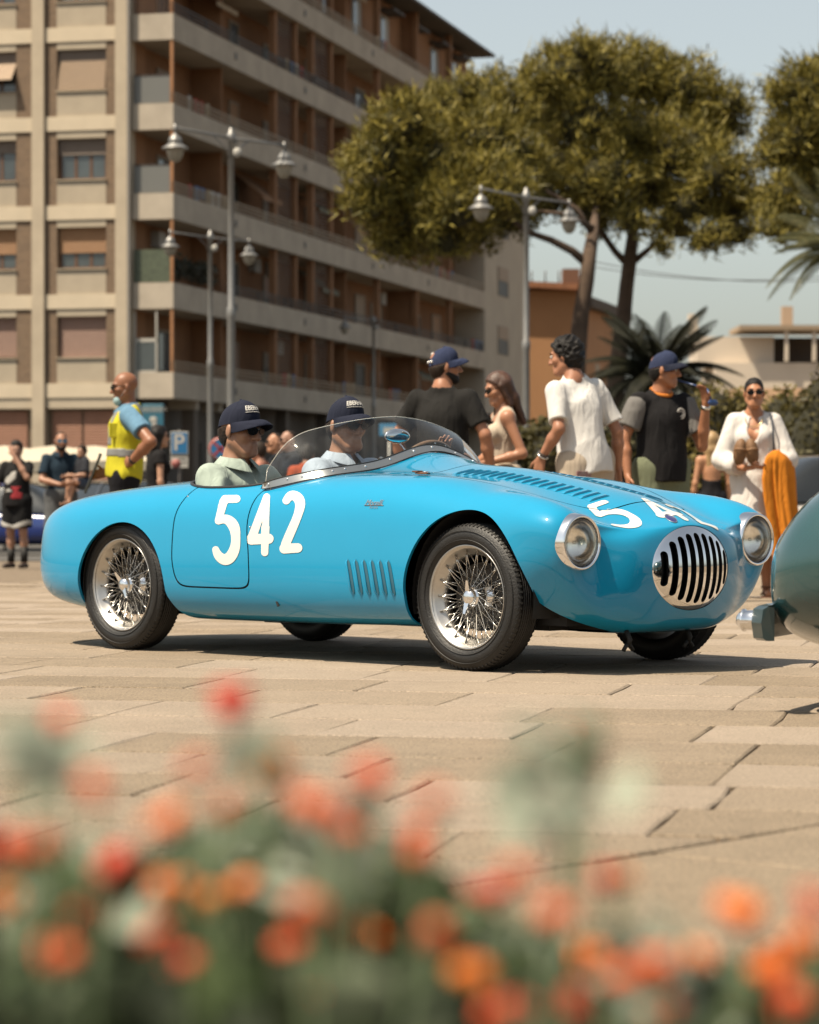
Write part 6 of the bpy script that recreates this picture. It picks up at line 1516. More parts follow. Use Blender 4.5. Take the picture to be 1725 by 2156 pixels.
drv = person('driver in pale blue shirt and navy cap behind the windscreen', p.x, p.y, yaw_car + 2, 1.74, z0=.275, sit=True, torso=(0, 4, 0), head=(-8, -4, 0), legs=SITLEG, armR=((.30, .16, .36), (.15, .40, .50)), armL=((-.34, .17, .38), (-.185, .43, .575)), handL=dict(d=(.15, .25, 1), n=(.25, 1., .0), th=(1, 0, .3), curl=.35), handR=dict(d=(-.2, .4, .8), n=(-1, .4, 0), th=(0, 0, 1), curl=.9), skincol=(.33, .17, .105),
       shirt=dict(m=skyb, collar=True, hem=.93, sleeve=1.5, nslope=.6, neck=1.47, seed=5), legwear=dict(m=cloth('trousers_grey', (.12, .12, .13)), len=1.9), hair=dict(c='darkbrown', t=.005), cap=dict(m=NAVY, text='EBERHARD'), glasses=True, res=.0068)
# ---- officer
VEST = cloth('vest_yellow', (.62, .56, .035), var=.06); REFLS = mat('reflective_grey', (.26, .26, .25), rough=.4); POL = cloth('police_blue', (.15, .29, .42))
def officer_extra(c):
    s, tp, T, lo, hi = c['s'], c['tp'], c['T'], c['lo'], c['hi']; C = Field(lo, hi, c['res']); c['trunk'](C, .030, .06); up = T @ np.array([0, 0, 1.])
    for sh in (c['shR'], c['shL']): C.cone(sh + (sh - c['nk']) * .22, sh + (sh - c['nk']) * 1.0 - np.array([0, 0, .05]), .095 * s, .12 * s, .01, sub=True)
    C.plane(tp((0, 0, .90)), -up + T @ np.array([0, .22, 0])); C.plane(tp((0, 0, 1.475)), T @ np.array([0, .5, 1.])); C.wrinkle(.006, 20, 9)
    v = link('safety_vest', C.mesh('vest'), VEST, c['root'])
    G = C.grid() @ np.eye(3); L = (G - tp((0, 0, 1.2))) @ T
    for nm, m in (('belly', np.abs(L[..., 2] + .085) < .035), ('left', (np.abs(L[..., 0] + .085) < .030) & (L[..., 2] > -.03)), ('right', (np.abs(L[..., 0] - .085) < .030) & (L[..., 2] > -.03))):
        D = C.copy(); D.f = np.where(m, D.f - .004, .05).astype(np.float32); me = D.mesh('stripe'); 
        if me: link('reflective_stripe', me, REFLS, v)
    b = MB(); b.bevbox(tp((-.155, .10, 1.29)), (.03, .10, .12), .008); b.build('pocket', VEST, v)
    # mask below the chin, arm badge, watch
    b = MB(); b.ellipsoid(c['hp']((0, .066, -.098)), (.052 * s, .036 * s, .043 * s), 18, 12, Matrix(c['Hd'].tolist())); mk = b.build('face_mask', mat('mask_blue', (.36, .53, .55), rough=.9, var=.06, vscale=30), c['root'])
    b = MB(); b.tube([c['hp']((-.052, .055, -.075)), c['hp']((-.074, .02, -.03)), c['hp']((-.082, -.01, .0))], .0022, 4); b.build('mask_loop', mat('mask_white', (.6, .6, .58)), mk)
    q = c['shL'] + np.array([-.072, 0, -.055]); b = MB(); b.ellipsoid(q, (.012, .042, .034), 14, 8); bd = b.build('arm_badge', mat('badge_black', (.02, .018, .016), rough=.7), c['shirt']); b = MB(); b.ellipsoid(q + np.array([-.006, 0, 0]), (.010, .032, .018), 14, 8); b.build('badge_gold', mat('badge_gold', (.45, .22, .04), rough=.6), bd)
    w = c['wL'] + (c['eL'] - c['wL']) * .12; b = MB(); d = (c['eL'] - c['wL']) / np.linalg.norm(c['eL'] - c['wL']); b.tube([w - d * .016, w + d * .016], .034, 14); b.build('watch', BLACK, c['root'])
    b = MB(); b.tube([tp((.172 * math.cos(a), .127 * math.sin(a), 1.0)) for a in np.linspace(0, 6.283, 33)[:-1]], .018, 6, closed=True); b.build('belt', BLACK, c['root'])
pc = at(262, 1038, 23)
off = person('officer in a yellow reflective vest with sunglasses and lowered mask, hand on hip', pc.x, 23, 190, 1.77, build=1.14, skincol=(.27, .115, .06), torso=(0, 3, 0), head=(6, -6, 0), armL=((-.43, -.17, 1.20), (-.245, -.03, 1.045)), handL=dict(d=(.75, .5, -.2), n=(.6, -.6, 0), th=(0, .1, 1), curl=.5), armR=((.26, .02, 1.14), (.17, .13, .96)), handR=dict(d=(-.2, 1, -.1), n=(-1, 0, 0), th=(0, 0, 1), curl=1.0),
       shirt=dict(m=POL, sleeve=.62, hem=.96, collar=True, name='police_shirt'), legwear=dict(m=cloth('trousers_black', (.014, .014, .018)), len=1.95), glasses=True, extra=officer_extra, shoes=(.015, .014, .014))
q = wpt(off, (.13, .24, .97)); cb = empty('clipboard', q, R(96), 'dark clipboard held by the officer in the yellow vest', 'clipboard'); b = MB(); M = Matrix.Rotation(R(-22), 4, 'Y'); b.bevbox((0, 0, 0), (.022, .20, .34), .006); 
for i, v in enumerate(b.V): b.V[i] = tuple(Matrix.Rotation(R(22), 4, 'X') @ Vector((v[1] * .5, v[0], v[2])))
b.build('board', mat('clipboard_dark', (.03, .032, .025), rough=.6), cb); b = MB(); b.box((0, -.05, .15), (.06, .012, .02)); b.build('clip', STEEL, cb)
# ---- far left: boy, man and child, half hidden woman
def boy_extra(c):
    C, s = c['C'], c['s']; G = C.grid(); L = (G - c['tp']((0, 0, 1.2))); f = np.sin(L[..., 0] * 23 + 1.1 + L[..., 2] * 9) + np.sin(L[..., 2] * 31 + L[..., 0] * 12) 
    for nm, m, mt in (('white_print', (f > .35) & (L[..., 1] > .02) & (np.abs(L[..., 0] - .03) < .10) & (L[..., 2] > -.14) & (L[..., 2] < .16), mat('print_white', (.5, .48, .45), rough=.9)), ('red_print', (f < .2) & (L[..., 1] > .02) & (L[..., 0] < .0) & (L[..., 0] > -.14) & (L[..., 2] < -.06) & (L[..., 2] > -.23), mat('print_red', (.35, .02, .03), rough=.9))):
        D = C.copy(); D.f = np.where(m, D.f - .004, .05).astype(np.float32); me = D.mesh('print')
        if me: link(nm, me, mt, c['shirt'])
    D = c['L'].copy(); G = D.grid(); D.f = np.where(np.abs(G[..., 2] - .56 * s - np.abs(G[..., 0]) * .35) < .035, D.f - .004, .05).astype(np.float32); me = D.mesh('stripe'); link('shorts_stripe', me, mat('print_white', (.5, .48, .45)), c['root'])
    for an in (c['aR'], c['aL']): b = MB(); b.tube([an + np.array([0, 0, .20]), an + np.array([0, 0, .0])], [.052, .046], 12); b.build('sock', BLACK, c['root'])
pc = at(36, 1038, 38); YEL = dict(group=None)
person('boy in a printed black T-shirt and striped shorts covering his face with a hand', pc.x, 38, -112, 1.66, skincol=(.40, .22, .15), head=(28, -4, 0), armL=((-.235, .14, 1.25), (-.05, .17, 1.56)), handL=dict(d=(.5, .05, 1), n=(.2, -1, .3), th=(1, 0, 0), curl=.3), armR=((.30, .02, 1.15), (.40, .16, .98)),
       shirt=dict(m=cloth('tee_black', (.016, .015, .016)), hem=.86, loose=.04, sleeve=.8), legwear=dict(m=cloth('shorts_black', (.014, .014, .015)), len=.86, g=.035, name='shorts'), hair=dict(c='black', t=.018), res=.0115, shoes=(.05, .03, .02), extra=boy_extra)
pc = at(128, 1038, 37.4); GREYT = cloth('jeans_grey', (.13, .135, .14))
man = person('man in a navy polo shirt and mirrored sunglasses carrying a small child', pc.x, 37.4, -78, 1.76, skincol=(.36, .18, .11), head=(4, 0, 0), armR=((.25, .10, 1.14), (.03, .27, 1.08)), armL=((-.25, .08, 1.16), (-.17, .30, 1.09)), handR=dict(d=(-1, .3, 0), n=(0, -.5, 1), th=(0, 0, 1), curl=.6), handL=dict(d=(.5, 1, 0), n=(0, 0, 1), th=(-1, 0, 0), curl=.7),
       shirt=dict(m=cloth('polo_navy', (.020, .038, .058)), collar=True, hem=.88, sleeve=.72, seed=3), legwear=dict(m=GREYT, len=.95, g=.028, name='shorts'), hair=dict(c='darkbrown', t=.003, line=(0, .03, .085)), beard=.004, glasses=mat('mirror_blue', (.06, .25, .42), rough=.1, metal=.8), res=.0115)
q = wpt(man, (-.27, .17, 0)); person('small child in a dark T-shirt sitting on the arm of the man in navy', q.x, q.y, -150, 1.03, z0=gz(37.4) + 1.06, sit=True, skincol=(.42, .23, .15), head=(20, 0, 0), legs=((.12, .30, .10), (.11, .34, -.32), (-.10, .30, .08), (-.09, .36, -.30)), armR=((.26, .10, .26), (.16, .36, .22)), armL=((-.26, .08, .26), (-.14, .34, .24)),
       shirt=dict(m=cloth('tee_slate', (.035, .037, .045)), hem=.90, sleeve=.8), legwear=dict(m=cloth('denim_blue', (.07, .09, .13)), len=.6, name='shorts'), hair=dict(c='darkbrown', t=.012), res=.0115, shoes=None)
pc = at(330, 1038, 29); person('dark haired woman in black half hidden behind the officer', pc.x, 29, 20, 1.55, female=True, skincol=(.40, .22, .14), shirt=dict(m=cloth('tee_black', (.016, .015, .016)), sleeve=.3), legwear=dict(m=cloth('trousers_black', (.014, .014, .018)), len=1.9), hair=dict(c='black', t=.012, long=.2), glasses=True, res=.0115)
# ---- seen past the windscreen
for px, Yd, f, lab, sk in ((584, 33.5, 195, 'bald man in a dark jacket standing just left of the windscreen edge', (.44, .22, .13)), (612, 32.6, 200, 'bald man with glasses and a dark jacket seen through the windscreen', (.36, .20, .14))):
    pc = at(px, 1038, Yd); person(lab, pc.x, Yd, f, 1.62, skincol=sk, shirt=dict(m=cloth('jacket_night', (.022, .026, .034)), sleeve=1.9, collar=True, name='jacket'), legwear=dict(m=cloth('trousers_black', (.014, .014, .018)), len=1.95), hair=dict(c='darkbrown', t=.001, line=(0, -.06, .02)), glasses=True, res=.0115)
pc = at(548, 1038, 31); person('man in a salmon shirt glimpsed behind the chin of the passenger', pc.x, 31, 160, 1.45, skincol=(.40, .20, .13), shirt=dict(m=cloth('shirt_salmon', (.50, .23, .17)), sleeve=.8), legwear=dict(m=GREYT, len=1.9), hair=dict(c='darkbrown', t=.006), res=.0115)
pc = at(648, 1038, 30); person('man in an orange red shirt with his back turned seen through the windscreen', pc.x, 30, 80, 1.40, skincol=(.36, .18, .11), shirt=dict(m=cloth('shirt_vermilion', (.42, .09, .04)), sleeve=.8), legwear=dict(m=GREYT, len=1.9), hair=dict(c='black', t=.01), res=.0115)
# ---- the group behind the bonnet
pc = at(932, 1038, 20.5); BT = cloth('tee_charcoal', (.022, .021, .020), var=.1)
person('broad man in a plain black T-shirt and navy cap turned away beside the windscreen', pc.x, 20.5, 72, 1.80, build=1.04, skincol=(.38, .175, .10), head=(-62, 0, 0), armL=((-.325, -.02, 1.15), (-.30, .10, .90)), armR=((.315, -.03, 1.16), (.335, .06, .90)), shirt=dict(m=BT, hem=.86, loose=.03, sleeve=.72, nslope=.2, wr=.006), legwear=dict(m=cloth('trousers_black', (.014, .014, .018)), len=1.9), hair=dict(c='darkbrown', t=.010), cap=dict(m=BLUECAP, tags=True), beard=.006, res=.0085)
pc = at(1058, 1038, 21.2); CREAMD = cloth('dress_cream', (.62, .52, .41))
def cream_extra(c):
    b = MB(); b.bevbox(c['wL'] + np.array([.03, .10, .01]), (.075, .15, .012), .004); b.build('phone_case', BLACK, c['root'])
    b = MB(); 
    for q in range(5): b.ellipsoid(c['tp']((-.03 + .012 * q, .12 - .01 * q, 1.42 - .03 * q)), (.03, .02, .03), 8, 6)
    b.build('scarf', cloth('scarf_dark', (.05, .045, .045), var=.4), c['root'])
person('long haired woman in a sleeveless cream dress looking down at her hands', pc.x, 21.2, 193, 1.67, female=True, skincol=(.42, .20, .115), head=(8, -16, 0), armL=((-.225, -.10, 1.13), (-.14, .17, 1.06)), armR=((.21, .02, 1.15), (.03, .22, 1.05)), handL=dict(d=(.3, 1, 0), n=(0, -.2, 1), th=(1, 0, 0), curl=.5), shirt=dict(m=CREAMD, sleeve=0, hem=.93, deep=.09, name='dress_top', nslope=.7, neck=1.46), legwear=dict(m=CREAMD, skirt=.50, flare=.27, name='skirt'), hair=dict(c='brown', t=.013, long=.20, back=-.02), glasses=True, res=.0085, shoes=(.30, .18, .10), extra=cream_extra)
pc = at(1232, 1038, 19.7); WT = cloth('tee_white', (.80, .78, .75), var=.02)
def wt_extra(c):
    w = c['wL'] + (c['eL'] - c['wL']) * .10; d = (c['eL'] - c['wL']) / np.linalg.norm(c['eL'] - c['wL'])
    for o, m in ((-.008, STEEL), (.010, mat('bead_dark', (.06, .05, .045)))): b = MB(); a = np.cross(d, (0, 1, 0)); a /= np.linalg.norm(a); e = np.cross(d, a); b.tube([w + d * o + (a * math.cos(t) + e * math.sin(t)) * .036 for t in np.linspace(0, 6.283, 19)[:-1]], .006, 5, closed=True); b.build('bracelet', m, c['root'])
wt = person('man in a white T-shirt with dark curly hair turned towards the building', pc.x, 19.7, 128, 1.84, skincol=(.36, .165, .095), build=.94, torso=(0, -7, -5), head=(34, -8, 0), armL=((-.255, -.04, 1.15), (-.285, .10, .965)), armR=((.255, -.03, 1.14), (.29, .0, .90)), handL=dict(d=(-.05, .25, -1), n=(1, .3, .2), th=(0, 1, 0), curl=.55), shirt=dict(m=WT, hem=.86, loose=.025, sleeve=.80, nslope=.15, wr=.012, fr=17, seed=8, g=.010), legwear=dict(m=cloth('shorts_beige', (.55, .46, .36)), len=.85, g=.03, name='shorts'), hair=dict(c='black', t=.016, curl=True, low=.10), res=.0085, extra=wt_extra, shoes=(.5, .48, .45))
q = wpt(wt, (.35, .03, .80)); ph = empty('phone', q, R(40), 'black phone in the hand of the man in white', 'phone'); b = MB(); b.bevbox((0, 0, 0), (.075, .012, .15), .005); b.build('case', BLACK, ph)
q = wpt(wt, (-.14, -.145, .84)); mg = empty('folded_leaflet', q, R(38), 'printed leaflet tucked in the back pocket of the beige shorts', 'leaflet'); b = MB(); b.bevbox((0, 0, 0), (.13, .012, .17), .003); b.build('paper', mat('paper_grey', (.40, .37, .35), rough=.8, col2=(.30, .08, .08), vscale=18), mg)
pc = at(1393, 1038, 21.0); OC = mat('collar_orange', (.72, .22, .02), rough=.85)
def orange_extra(c):
    tp = c['tp']; b = MB(); b.tube([tp((.071 * math.cos(a), .066 * math.sin(a) - .002, 1.482 - .030 * math.sin(a))) for a in np.linspace(0, 6.283, 33)[:-1]], .0145, 8, closed=True); b.build('orange_collar', OC, c['shirt'])
    C = Field(c['lo'], c['hi'], c['res'])
    for sgn, sh, e in ((1, c['shR'], c['eR']), (-1, c['shL'], c['eL'])): d = (e - sh) / np.linalg.norm(e - sh); C.cone(sh + d * .03, sh + (e - sh) * 1.05, .085, .084, .01, cut=(sh + (e - sh) * .70, d)); 
    C.wrinkle(.003, 25, 5); G = C.grid()
    for sgn in (-1, 1): D = C.copy(); D.f = np.where(sgn * G[..., 0] < .165, .05, C.f).astype(np.float32); link('grey_sleeve', D.mesh('sleeve'), cloth('sleeve_grey', (.20, .19, .18)), c['shirt'])
    f = c['T'] @ np.array([0, 1., 0]); q = tp((-.085, .128, 1.325)); b = MB(); b.tube([q + c['T'] @ np.array([.030 * math.cos(a), .0, .036 * math.sin(a)]) for a in np.linspace(0, 6.283, 25)[:-1]], .006, 6, closed=True); b.tube([q + c['T'] @ np.array([.018 * math.cos(a), .0, .020 * math.sin(a)]) for a in np.linspace(.5, 5.2, 12)], .005, 6); b.build('chest_emblem', mat('print_white', (.5, .48, .45)), c['shirt'])
    w = c['wL'] + (c['eL'] - c['wL']) * .1; d = (c['eL'] - c['wL']) / np.linalg.norm(c['eL'] - c['wL']); b = MB(); b.tube([w - d * .012, w + d * .012], .033, 12); b.build('bracelet', STEEL, c['root'])
oc = person('man in a black T-shirt with orange collar and blue cap holding sunglasses to his mouth', pc.x, 21.0, -66, 1.80, skincol=(.38, .165, .085), head=(50, -4, 0), armR=((.285, -.02, 1.15), (.30, .06, .89)), armL=((-.27, .10, 1.10), (-.235, .22, 1.40)), handL=dict(d=(.25, .1, 1), n=(.9, .2, -.1), th=(.4, 1, 0), curl=.9), shirt=dict(m=cloth('tee_black', (.016, .015, .016)), hem=.85, loose=.03, sleeve=.66, nslope=.45, wr=.007), legwear=dict(m=cloth('shorts_khaki', (.20, .22, .14)), len=.85, g=.03, name='shorts'), hair=dict(c='black', t=.007), cap=dict(m=BLUECAP, text='', vm=NAVY), res=.0085, extra=orange_extra)
b = MB(); q = Vector(oc['wL']) + Vector((.02, .05, .10)); mo = Vector(oc['hp']((.0, .10, -.066))); b.tube([mo, mo.lerp(q, .5), q], .006, 6); b.tube([q, q + Vector((-.02, .03, -.09))], .007, 6); b.ellipsoid(q + Vector((-.03, .03, -.10)), (.045, .008, .024), 12, 6)
o = b.build('held_sunglasses', mat('blue_frame', (.03, .07, .20), rough=.25), None); o.matrix_basis = Matrix.Translation(oc['root'].location) @ Matrix.Rotation(oc['root'].rotation_euler.z, 4, 'Z'); tag(o, 'blue sunglasses held at the mouth by the man in the blue cap', 'sunglasses')
pc = at(1499, 1038, 33.5); person('blonde long haired woman seen from behind in a black low backed top', pc.x, 33.5, 100, 1.63, female=True, skincol=(.44, .22, .12), shirt=dict(m=cloth('top_black', (.015, .014, .016)), sleeve=0, hem=.93, neck=1.18, nslope=-.3, name='top'), legwear=dict(m=cloth('trousers_black', (.014, .014, .018)), len=.6, name='shorts'), hair=dict(c='blonde', t=.016, long=.32), res=.0115, shoes=(.3, .2, .12))
pc = at(1588, 1038, 22.4); WD = cloth('dress_white', (.78, .74, .70), var=.03)
wd2 = person('woman in a long white dress with sunglasses holding sandals and an orange cloth', pc.x, 22.4, -97, 1.69, female=True, skincol=(.42, .19, .10), head=(4, 0, 0), armR=((.255, .04, 1.10), (.075, .23, 1.03)), armL=((-.27, .05, 1.10), (-.10, .25, 1.04)), handR=dict(d=(-.8, .5, .1), n=(0, -.3, 1), th=(0, 0, 1), curl=.8), handL=dict(d=(.8, .5, 0), n=(0, -.2, 1), th=(0, 0, 1), curl=.7), shirt=dict(m=WD, sleeve=1.72, puff=.016, sg=.008, hem=.92, loose=.02, deep=.16, name='dress_top', wr=.006, fr=30, neck=1.475, nslope=.6), legwear=dict(m=WD, skirt=.34, flare=.26, name='skirt'), hair=dict(c='black', t=.004), glasses=True, res=.0085, shoes=None,
    extra=lambda c: [(lambda b: b.build('bag_strap', mat('strap_dark', (.04, .05, .07)), c['root']))((lambda b: (b.tube([c['tp']((-.13, .06, 1.47)), c['tp']((-.15, .135, 1.35)), c['tp']((-.16, .14, 1.1))], .008, 5), b)[1])(MB())), (lambda b: b.build('necklace', mat('necklace_gold', (.5, .36, .18), rough=.3, metal=.8), c['root']))((lambda b: (b.tube([c['tp']((.07 * math.cos(a), .075 + .055 * math.sin(a) * -1 * .5, 1.44 + .075 * math.sin(a))) for a in np.linspace(math.pi, 2 * math.pi, 14)], .004, 5), b)[1])(MB())), [(lambda b: b.build('sandal', LEATH, c['root']))((lambda b: (b.bevbox(an + np.array([0, .05, -.078]), (.085, .24, .016), .006), b.tube([an + np.array([-.045, .03, -.06]), an + np.array([0, .05, -.015]), an + np.array([.045, .03, -.06])], .008, 5), b.tube([an + np.array([.04 * math.cos(a), .045 * math.sin(a) - .0, -.0]) for a in np.linspace(0, 6.283, 15)[:-1]], .006, 5, closed=True), b)[3])(MB())) for an in (c['aR'], c['aL'])]])
q = wpt(wd2, (.06, .31, 1.07)); sd = empty('sandals_in_hand', q, 0, 'tan sandals held up by the woman in white', 'sandals')
for dx, rz_ in ((-.045, .12), (.045, -.15)):
    b = MB(); M = Matrix.Translation((dx, 0, .05)) @ Matrix.Rotation(R(8), 4, 'X') @ Matrix.Rotation(rz_, 4, 'Y'); b.lathe([(0, -.012), (1, -.010), (1.0, .010), (0, .012)], 20, M @ Matrix.Rotation(R(90), 4, 'X') @ Matrix.Diagonal((.052, .105, 1, 1))); b.tube([M @ Vector((-.045, -.02, .02)), M @ Vector((0, -.055, .03)), M @ Vector((.045, -.02, .02))], .012, 6); b.build('sole', mat('sandal_tan', (.26, .135, .06), rough=.7), sd)
# orange cloth over her left forearm
n1, n2 = 110, 60; V = []; zT = max(wd2['eL'][2], wd2['wL'][2]) + .062; dr_ = Vector((.66, .75, 0)); pr_ = Vector((-.75, .66, 0))
for j in range(n2 + 1):
    t = j / n2; d_ = .92 * t ** 1.15; cap_ = math.sqrt(max(0., 1 - max(0., 1 - d_ / .075) ** 2)); fold = min(1, d_ * 5)
    c = Vector((-.195 - .05 * t + .018 * math.sin(5 * t), .165 + .05 * t, 0)); A_ = .125 + .020 * math.sin(3.0 * t + .6); B_ = .060 + .018 * t
    for i in range(n1):
        a = 2 * math.pi * i / n1; rr = 1 + fold * (.20 * math.sin(5 * a + 1.3 * t + .4) + .13 * math.sin(9 * a - 2.1 * t + 1.) + .06 * math.sin(17 * a + 3 * t))
        p = c + dr_ * (A_ * cap_ * rr * math.cos(a)) + pr_ * (B_ * cap_ * rr * math.sin(a)); z = zT - d_ * (1 + .10 * math.sin(a * 2 + .7) * t + .03 * math.sin(a * 5) * t) + .012 * math.cos(a) * (1 - fold) - .03 * (1 - math.cos(a)) * cap_ * .5
        V.append(Vector((p.x, p.y, z)))
F_ = [(j * n1 + i, j * n1 + (i + 1) % n1, (j + 1) * n1 + (i + 1) % n1, (j + 1) * n1 + i) for j in range(n2) for i in range(n1)]
o = link('orange_cloth', mesh('orange_cloth', V, F_, True), cloth('cloth_orange', (.74, .25, .025), var=.10)); o.matrix_basis = Matrix.Translation(wd2['root'].location) @ Matrix.Rotation(wd2['root'].rotation_euler.z, 4, 'Z')
sm = o.modifiers.new('thickness', 'SOLIDIFY'); sm.thickness = .006; tag(o, 'bright orange cloth draped over the forearm of the woman in white', 'cloth')
# ================================================================== flower bed in the foreground
FR = [mat('petal_red', (.72, .04, .012), rough=.6, var=.1), mat('petal_vermilion', (.92, .085, .008), rough=.6, var=.1), mat('petal_orange', (1.0, .165, .008), rough=.6, var=.1), mat('petal_coral', (.86, .11, .012), rough=.6, var=.1), mat('petal_amber', (1.0, .30, .02), rough=.6, var=.1)]
STEMM = mat('flower_stem', (.07, .11, .035), rough=.7); GLEAF = leaf_mat('flower_leaf', (.05, .085, .03), (.12, .165, .065), .55); PLEAF = leaf_mat('flower_leaf_grey', (.36, .42, .32), (.50, .55, .43), .7); DLEAF = leaf_mat('flower_leaf_shaded', (.022, .034, .016), (.055, .07, .03), .7)
bed = empty('flower_planter', (0, 1.64, 0), 0, 'long stone planter in front of the camera holding the orange flowers', 'planter')
b = MB()
for y in (-.62, .62): b.bevbox((0, y, .16), (2.6, .08, .32), .01)
for x in (-1.26, 1.26): b.bevbox((x, 0, .16), (.08, 1.158, .32), .01)
b.build('planter_wall', SLAB, bed); b = MB(); b.box((0, 0, .13), (2.42, 1.14, .26)); b.build('soil', mat('soil', (.06, .042, .028), rough=1., var=.3, vscale=20), bed)
FL = [(127,1526,1,95),(495,1497,0,115),(200,1656,3,80),(410,1621,3,75),(566,1636,4,110),(785,1631,1,90),(360,1736,2,100),(660,1706,3,110),(15,1791,1,100),(95,1776,3,90),(250,1821,0,110),(750,1801,1,120),(350,1876,2,105),(440,1901,4,95),(680,1861,2,95),(200,1921,1,95),(40,1971,2,110),(115,2021,1,120),(160,2051,0,110),(205,2091,2,110),(595,2001,1,85),(395,2036,0,100),(385,2146,0,110),(725,2046,2,110),(680,2101,0,95),(715,1736,3,80),(470,1711,3,70),
      (1232,1551,1,105),(892,1796,1,110),(917,1691,3,90),(1027,1891,0,95),(1082,1841,3,90),(1167,1931,3,100),(1282,1856,0,90),(917,1966,3,90),(1002,2061,4,110),(1080,2076,2,90),(1082,2131,0,110),(1247,2026,2,110),(1212,2131,0,110),(1312,2061,3,90),(1567,1931,2,125),(1632,2051,2,100),(1672,2111,1,105),(1712,1921,1,95),(1407,2141,1,90),(1030,2150,1,90),(1310,1846,4,60)]
fx_ = random.Random(4)
for _ in range(34):
    px = fx_.choice((fx_.uniform(0, 950), fx_.uniform(0, 800), fx_.uniform(950, 1725))); py = fx_.uniform(1830, 2150) if px < 950 else fx_.uniform(1960, 2150)
    if min((px - q[0]) ** 2 + (py - q[1]) ** 2 for q in FL) > 70 ** 2: FL.append((px, py, fx_.choice((0, 1, 1, 2, 2, 3)), fx_.uniform(75, 110)))
names = {0: 'deep red', 1: 'vermilion', 2: 'bright orange', 3: 'coral', 4: 'amber yellow'}
fr_ = random.Random(11)
def flower_head(c, Rr, m1, m2, parent, up):
    M = up.to_track_quat('Z', 'Y').to_matrix(); b1 = MB(); b2 = MB()
    for k in range(30):
        g = math.sqrt((k + .5) / 30); a = k * 2.39996; n = Vector((g * math.cos(a), g * math.sin(a), math.sqrt(max(.05, 1 - g * g * .85)))); p = c + M @ (n * Rr * Vector((1, 1, 1)).x * .8)
        nn = (M @ n).normalized(); q = nn.to_track_quat('Z', 'Y').to_matrix(); r = Rr * .26; b = b2 if g < .55 else b1; a0 = fr_.random() * 6
        V = [p + nn * r * .1]
        for i in range(10): aa = a0 + 2 * math.pi * i / 10; rr = r * (1.0 if i % 2 == 0 else .62); V.append(p + q @ Vector((rr * math.cos(aa), rr * math.sin(aa), .0)))
        b.add(V, [(0, 1 + i, 1 + (i + 1) % 10) for i in range(10)])
    b1.ellipsoid(c + M @ Vector((0, 0, Rr * .15)), (Rr * .72, Rr * .72, Rr * .55), 10, 6, M)
    return b1, b2
def leaf_patch(P, S, m, name, parent, nn=None):
    N = rand_dirs(len(P)) * .8 + np.array([0, -.3, .6]); N /= np.linalg.norm(N, axis=1, keepdims=True); V = leaves(P, N, S, .5); k = len(V) // 4
    return link(name, npmesh(name, V, np.arange(4 * k).reshape(k, 4), False), m, parent)
used = {}
for i, (px, py, ci, size) in enumerate(FL):
    fade = ci == 3; Yd = fr_.uniform(1.14, 1.22) if fade else fr_.uniform(1.22, 1.45)
    top = at(px, py, Yd); Rr = (size * .5) * Yd / FPX * .95
    zone = next(n_ for lim, n_ in ((130, 'at the left edge'), (300, 'below the rear wheel'), (460, 'below the car door'), (600, 'below the number five'), (720, 'below the number two'), (880, 'below the side vents'), (1050, 'below the front wheel'), (1200, 'below the front arch'), (1345, 'below the near headlight'), (1560, 'below the grille'), (9999, 'below the teal coupe')) if px < lim)
    row = 'standing tallest' if py < 1600 else 'in the upper blooms' if py < 1770 else 'in the middle rows' if py < 1950 else 'in the lower rows' if py < 2070 else 'along the bottom edge'
    lab = 'blurred %s flower head %s %s' % (names[ci], row, zone)
    for w_ in ('larger', 'smaller', 'rounder', 'paler', 'narrower'):
        if lab in used: lab = 'blurred %s %s flower head %s %s' % (w_, names[ci], row, zone)
    used[lab] = size
    x0 = top.x + fr_.uniform(-.03, .03); root = empty('orange_flower', (x0, Yd, .255), 0, lab, 'flower', 'orange flowers in the foreground bed')
    t = top - root.location; up = Vector((fr_.uniform(-.4, .4), fr_.uniform(-.5, .1), 1)).normalized(); b = MB(); b.tube([(0, 0, 0), t * .5 + Vector((fr_.uniform(-.012, .012), 0, 0)), t], [.0024, .002, .0018], 5); b.build('stem', STEMM, root)
    B1, B2 = MB(), MB()
    for q_ in range(3):
        a_ = fr_.uniform(0, 6.28); off = Vector((math.cos(a_), fr_.uniform(-.5, .5), math.sin(a_) * .7)) * Rr * (.0 if q_ == 0 else fr_.uniform(.45, .85)); c1, c2 = flower_head(t + off, Rr * (.88 if q_ == 0 else fr_.uniform(.45, .7)), None, None, None, (up + Vector((fr_.uniform(-.5, .5), fr_.uniform(-.4, .2), 0))).normalized())
        B1.add(c1.V, c1.F); B2.add(c2.V, c2.F)
    h = B1.build('petals', FR[ci], root); B2.build('inner_petals', FR[{0: 1, 1: 2, 2: 4, 3: 2, 4: 2}[ci]], h)
    n = 7; P = np.array([list(t * fr_.uniform(.25, .62) + Vector((fr_.gauss(0, .012), fr_.gauss(0, .012), 0))) for _ in range(n)]); o = leaf_patch(P, nr.uniform(.010, .020, n), PLEAF if fr_.random() < .45 else GLEAF, 'foliage', root)
    o.name = 'foliage'
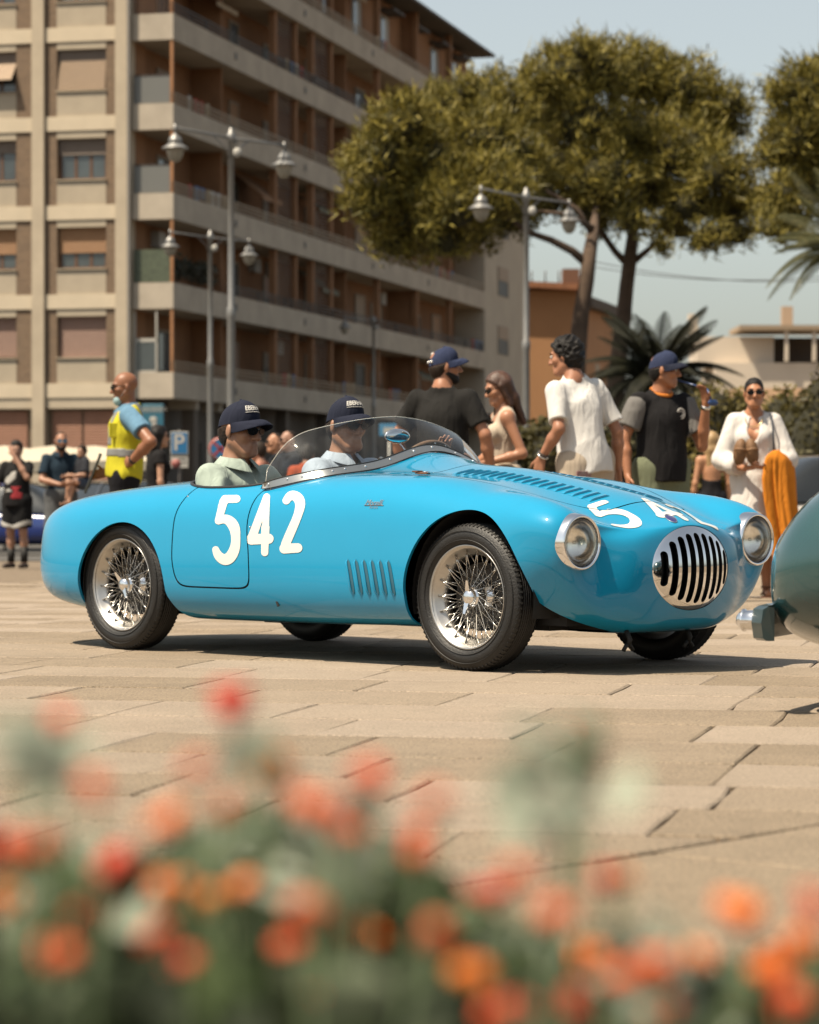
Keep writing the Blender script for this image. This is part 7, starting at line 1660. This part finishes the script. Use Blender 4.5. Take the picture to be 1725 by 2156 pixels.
# loose sprig of pale leaves that stands alone, and the dense growth underneath
for px, py, Yd, n, w, h, m, lab in ((1180, 1680, 1.25, 22, .011, .012, PLEAF, 'pale grey green leafy sprig under the lone flower right of the middle'), (1235, 1640, 1.3, 8, .006, .010, GLEAF, 'small green sprig just below the lone flower'), (60, 1590, 1.2, 12, .009, .009, PLEAF, 'faint grey green sprig at the far left edge'), (700, 1760, 1.3, 14, .016, .012, PLEAF, 'pale sprig between the upper blooms near the middle'), (560, 1595, 1.35, 7, .006, .006, PLEAF, 'small leafy tip above the amber flower'), (1400, 2010, 1.3, 20, .014, .014, PLEAF, 'pale leaves near the lower right blooms')):
    c = at(px, py, Yd); root = empty('leafy_sprig', (c.x, Yd, .255), 0, lab, 'plant'); t = c - root.location; b = MB(); b.tube([(0, 0, 0), t], .0018, 5); b.build('stem', STEMM, root)
    P = nr.normal(size=(n, 3)) * np.array([w, w, h]) + np.array(t); o = leaf_patch(P, nr.uniform(.010, .020, n), m, 'foliage', root)
def topline(x, y):
    px = 862 + x / y * FPX; f = pch([(-200, 1830), (0, 1850), (250, 1880), (550, 1790), (800, 1820), (1000, 1980), (1250, 2070), (1420, 2160), (1600, 2090), (1900, 2040)]); return float(f(px))
PP = {0: [], 1: [], 2: []}
for _ in range(15000):
    y = fr_.uniform(1.40, 2.1); x = fr_.uniform(-.19, .19) * y * 1.15; zt = CAMH + (1078 - topline(x, y) - 40 + fr_.uniform(-40, 60)) / FPX * y
    z = zt - abs(fr_.gauss(0, 1)) * .07 - (.02 if fr_.random() < .12 else 0)
    if z < .25: continue
    k = 2 if z < zt - .035 else (1 if fr_.random() < .14 else 0); PP[k].append((x, y, z))  # leaves below the top layer get a darker green as painted shade
for _ in range(500):
    y = fr_.uniform(1.14, 1.42); x = fr_.uniform(-.17, .17) * y; zt = CAMH + (1078 - max(2090, topline(x, y) + 200)) / FPX * y; z = zt - abs(fr_.gauss(0, 1)) * .05
    if z > .27: PP[2 if fr_.random() < .6 else 0].append((x, y, z))
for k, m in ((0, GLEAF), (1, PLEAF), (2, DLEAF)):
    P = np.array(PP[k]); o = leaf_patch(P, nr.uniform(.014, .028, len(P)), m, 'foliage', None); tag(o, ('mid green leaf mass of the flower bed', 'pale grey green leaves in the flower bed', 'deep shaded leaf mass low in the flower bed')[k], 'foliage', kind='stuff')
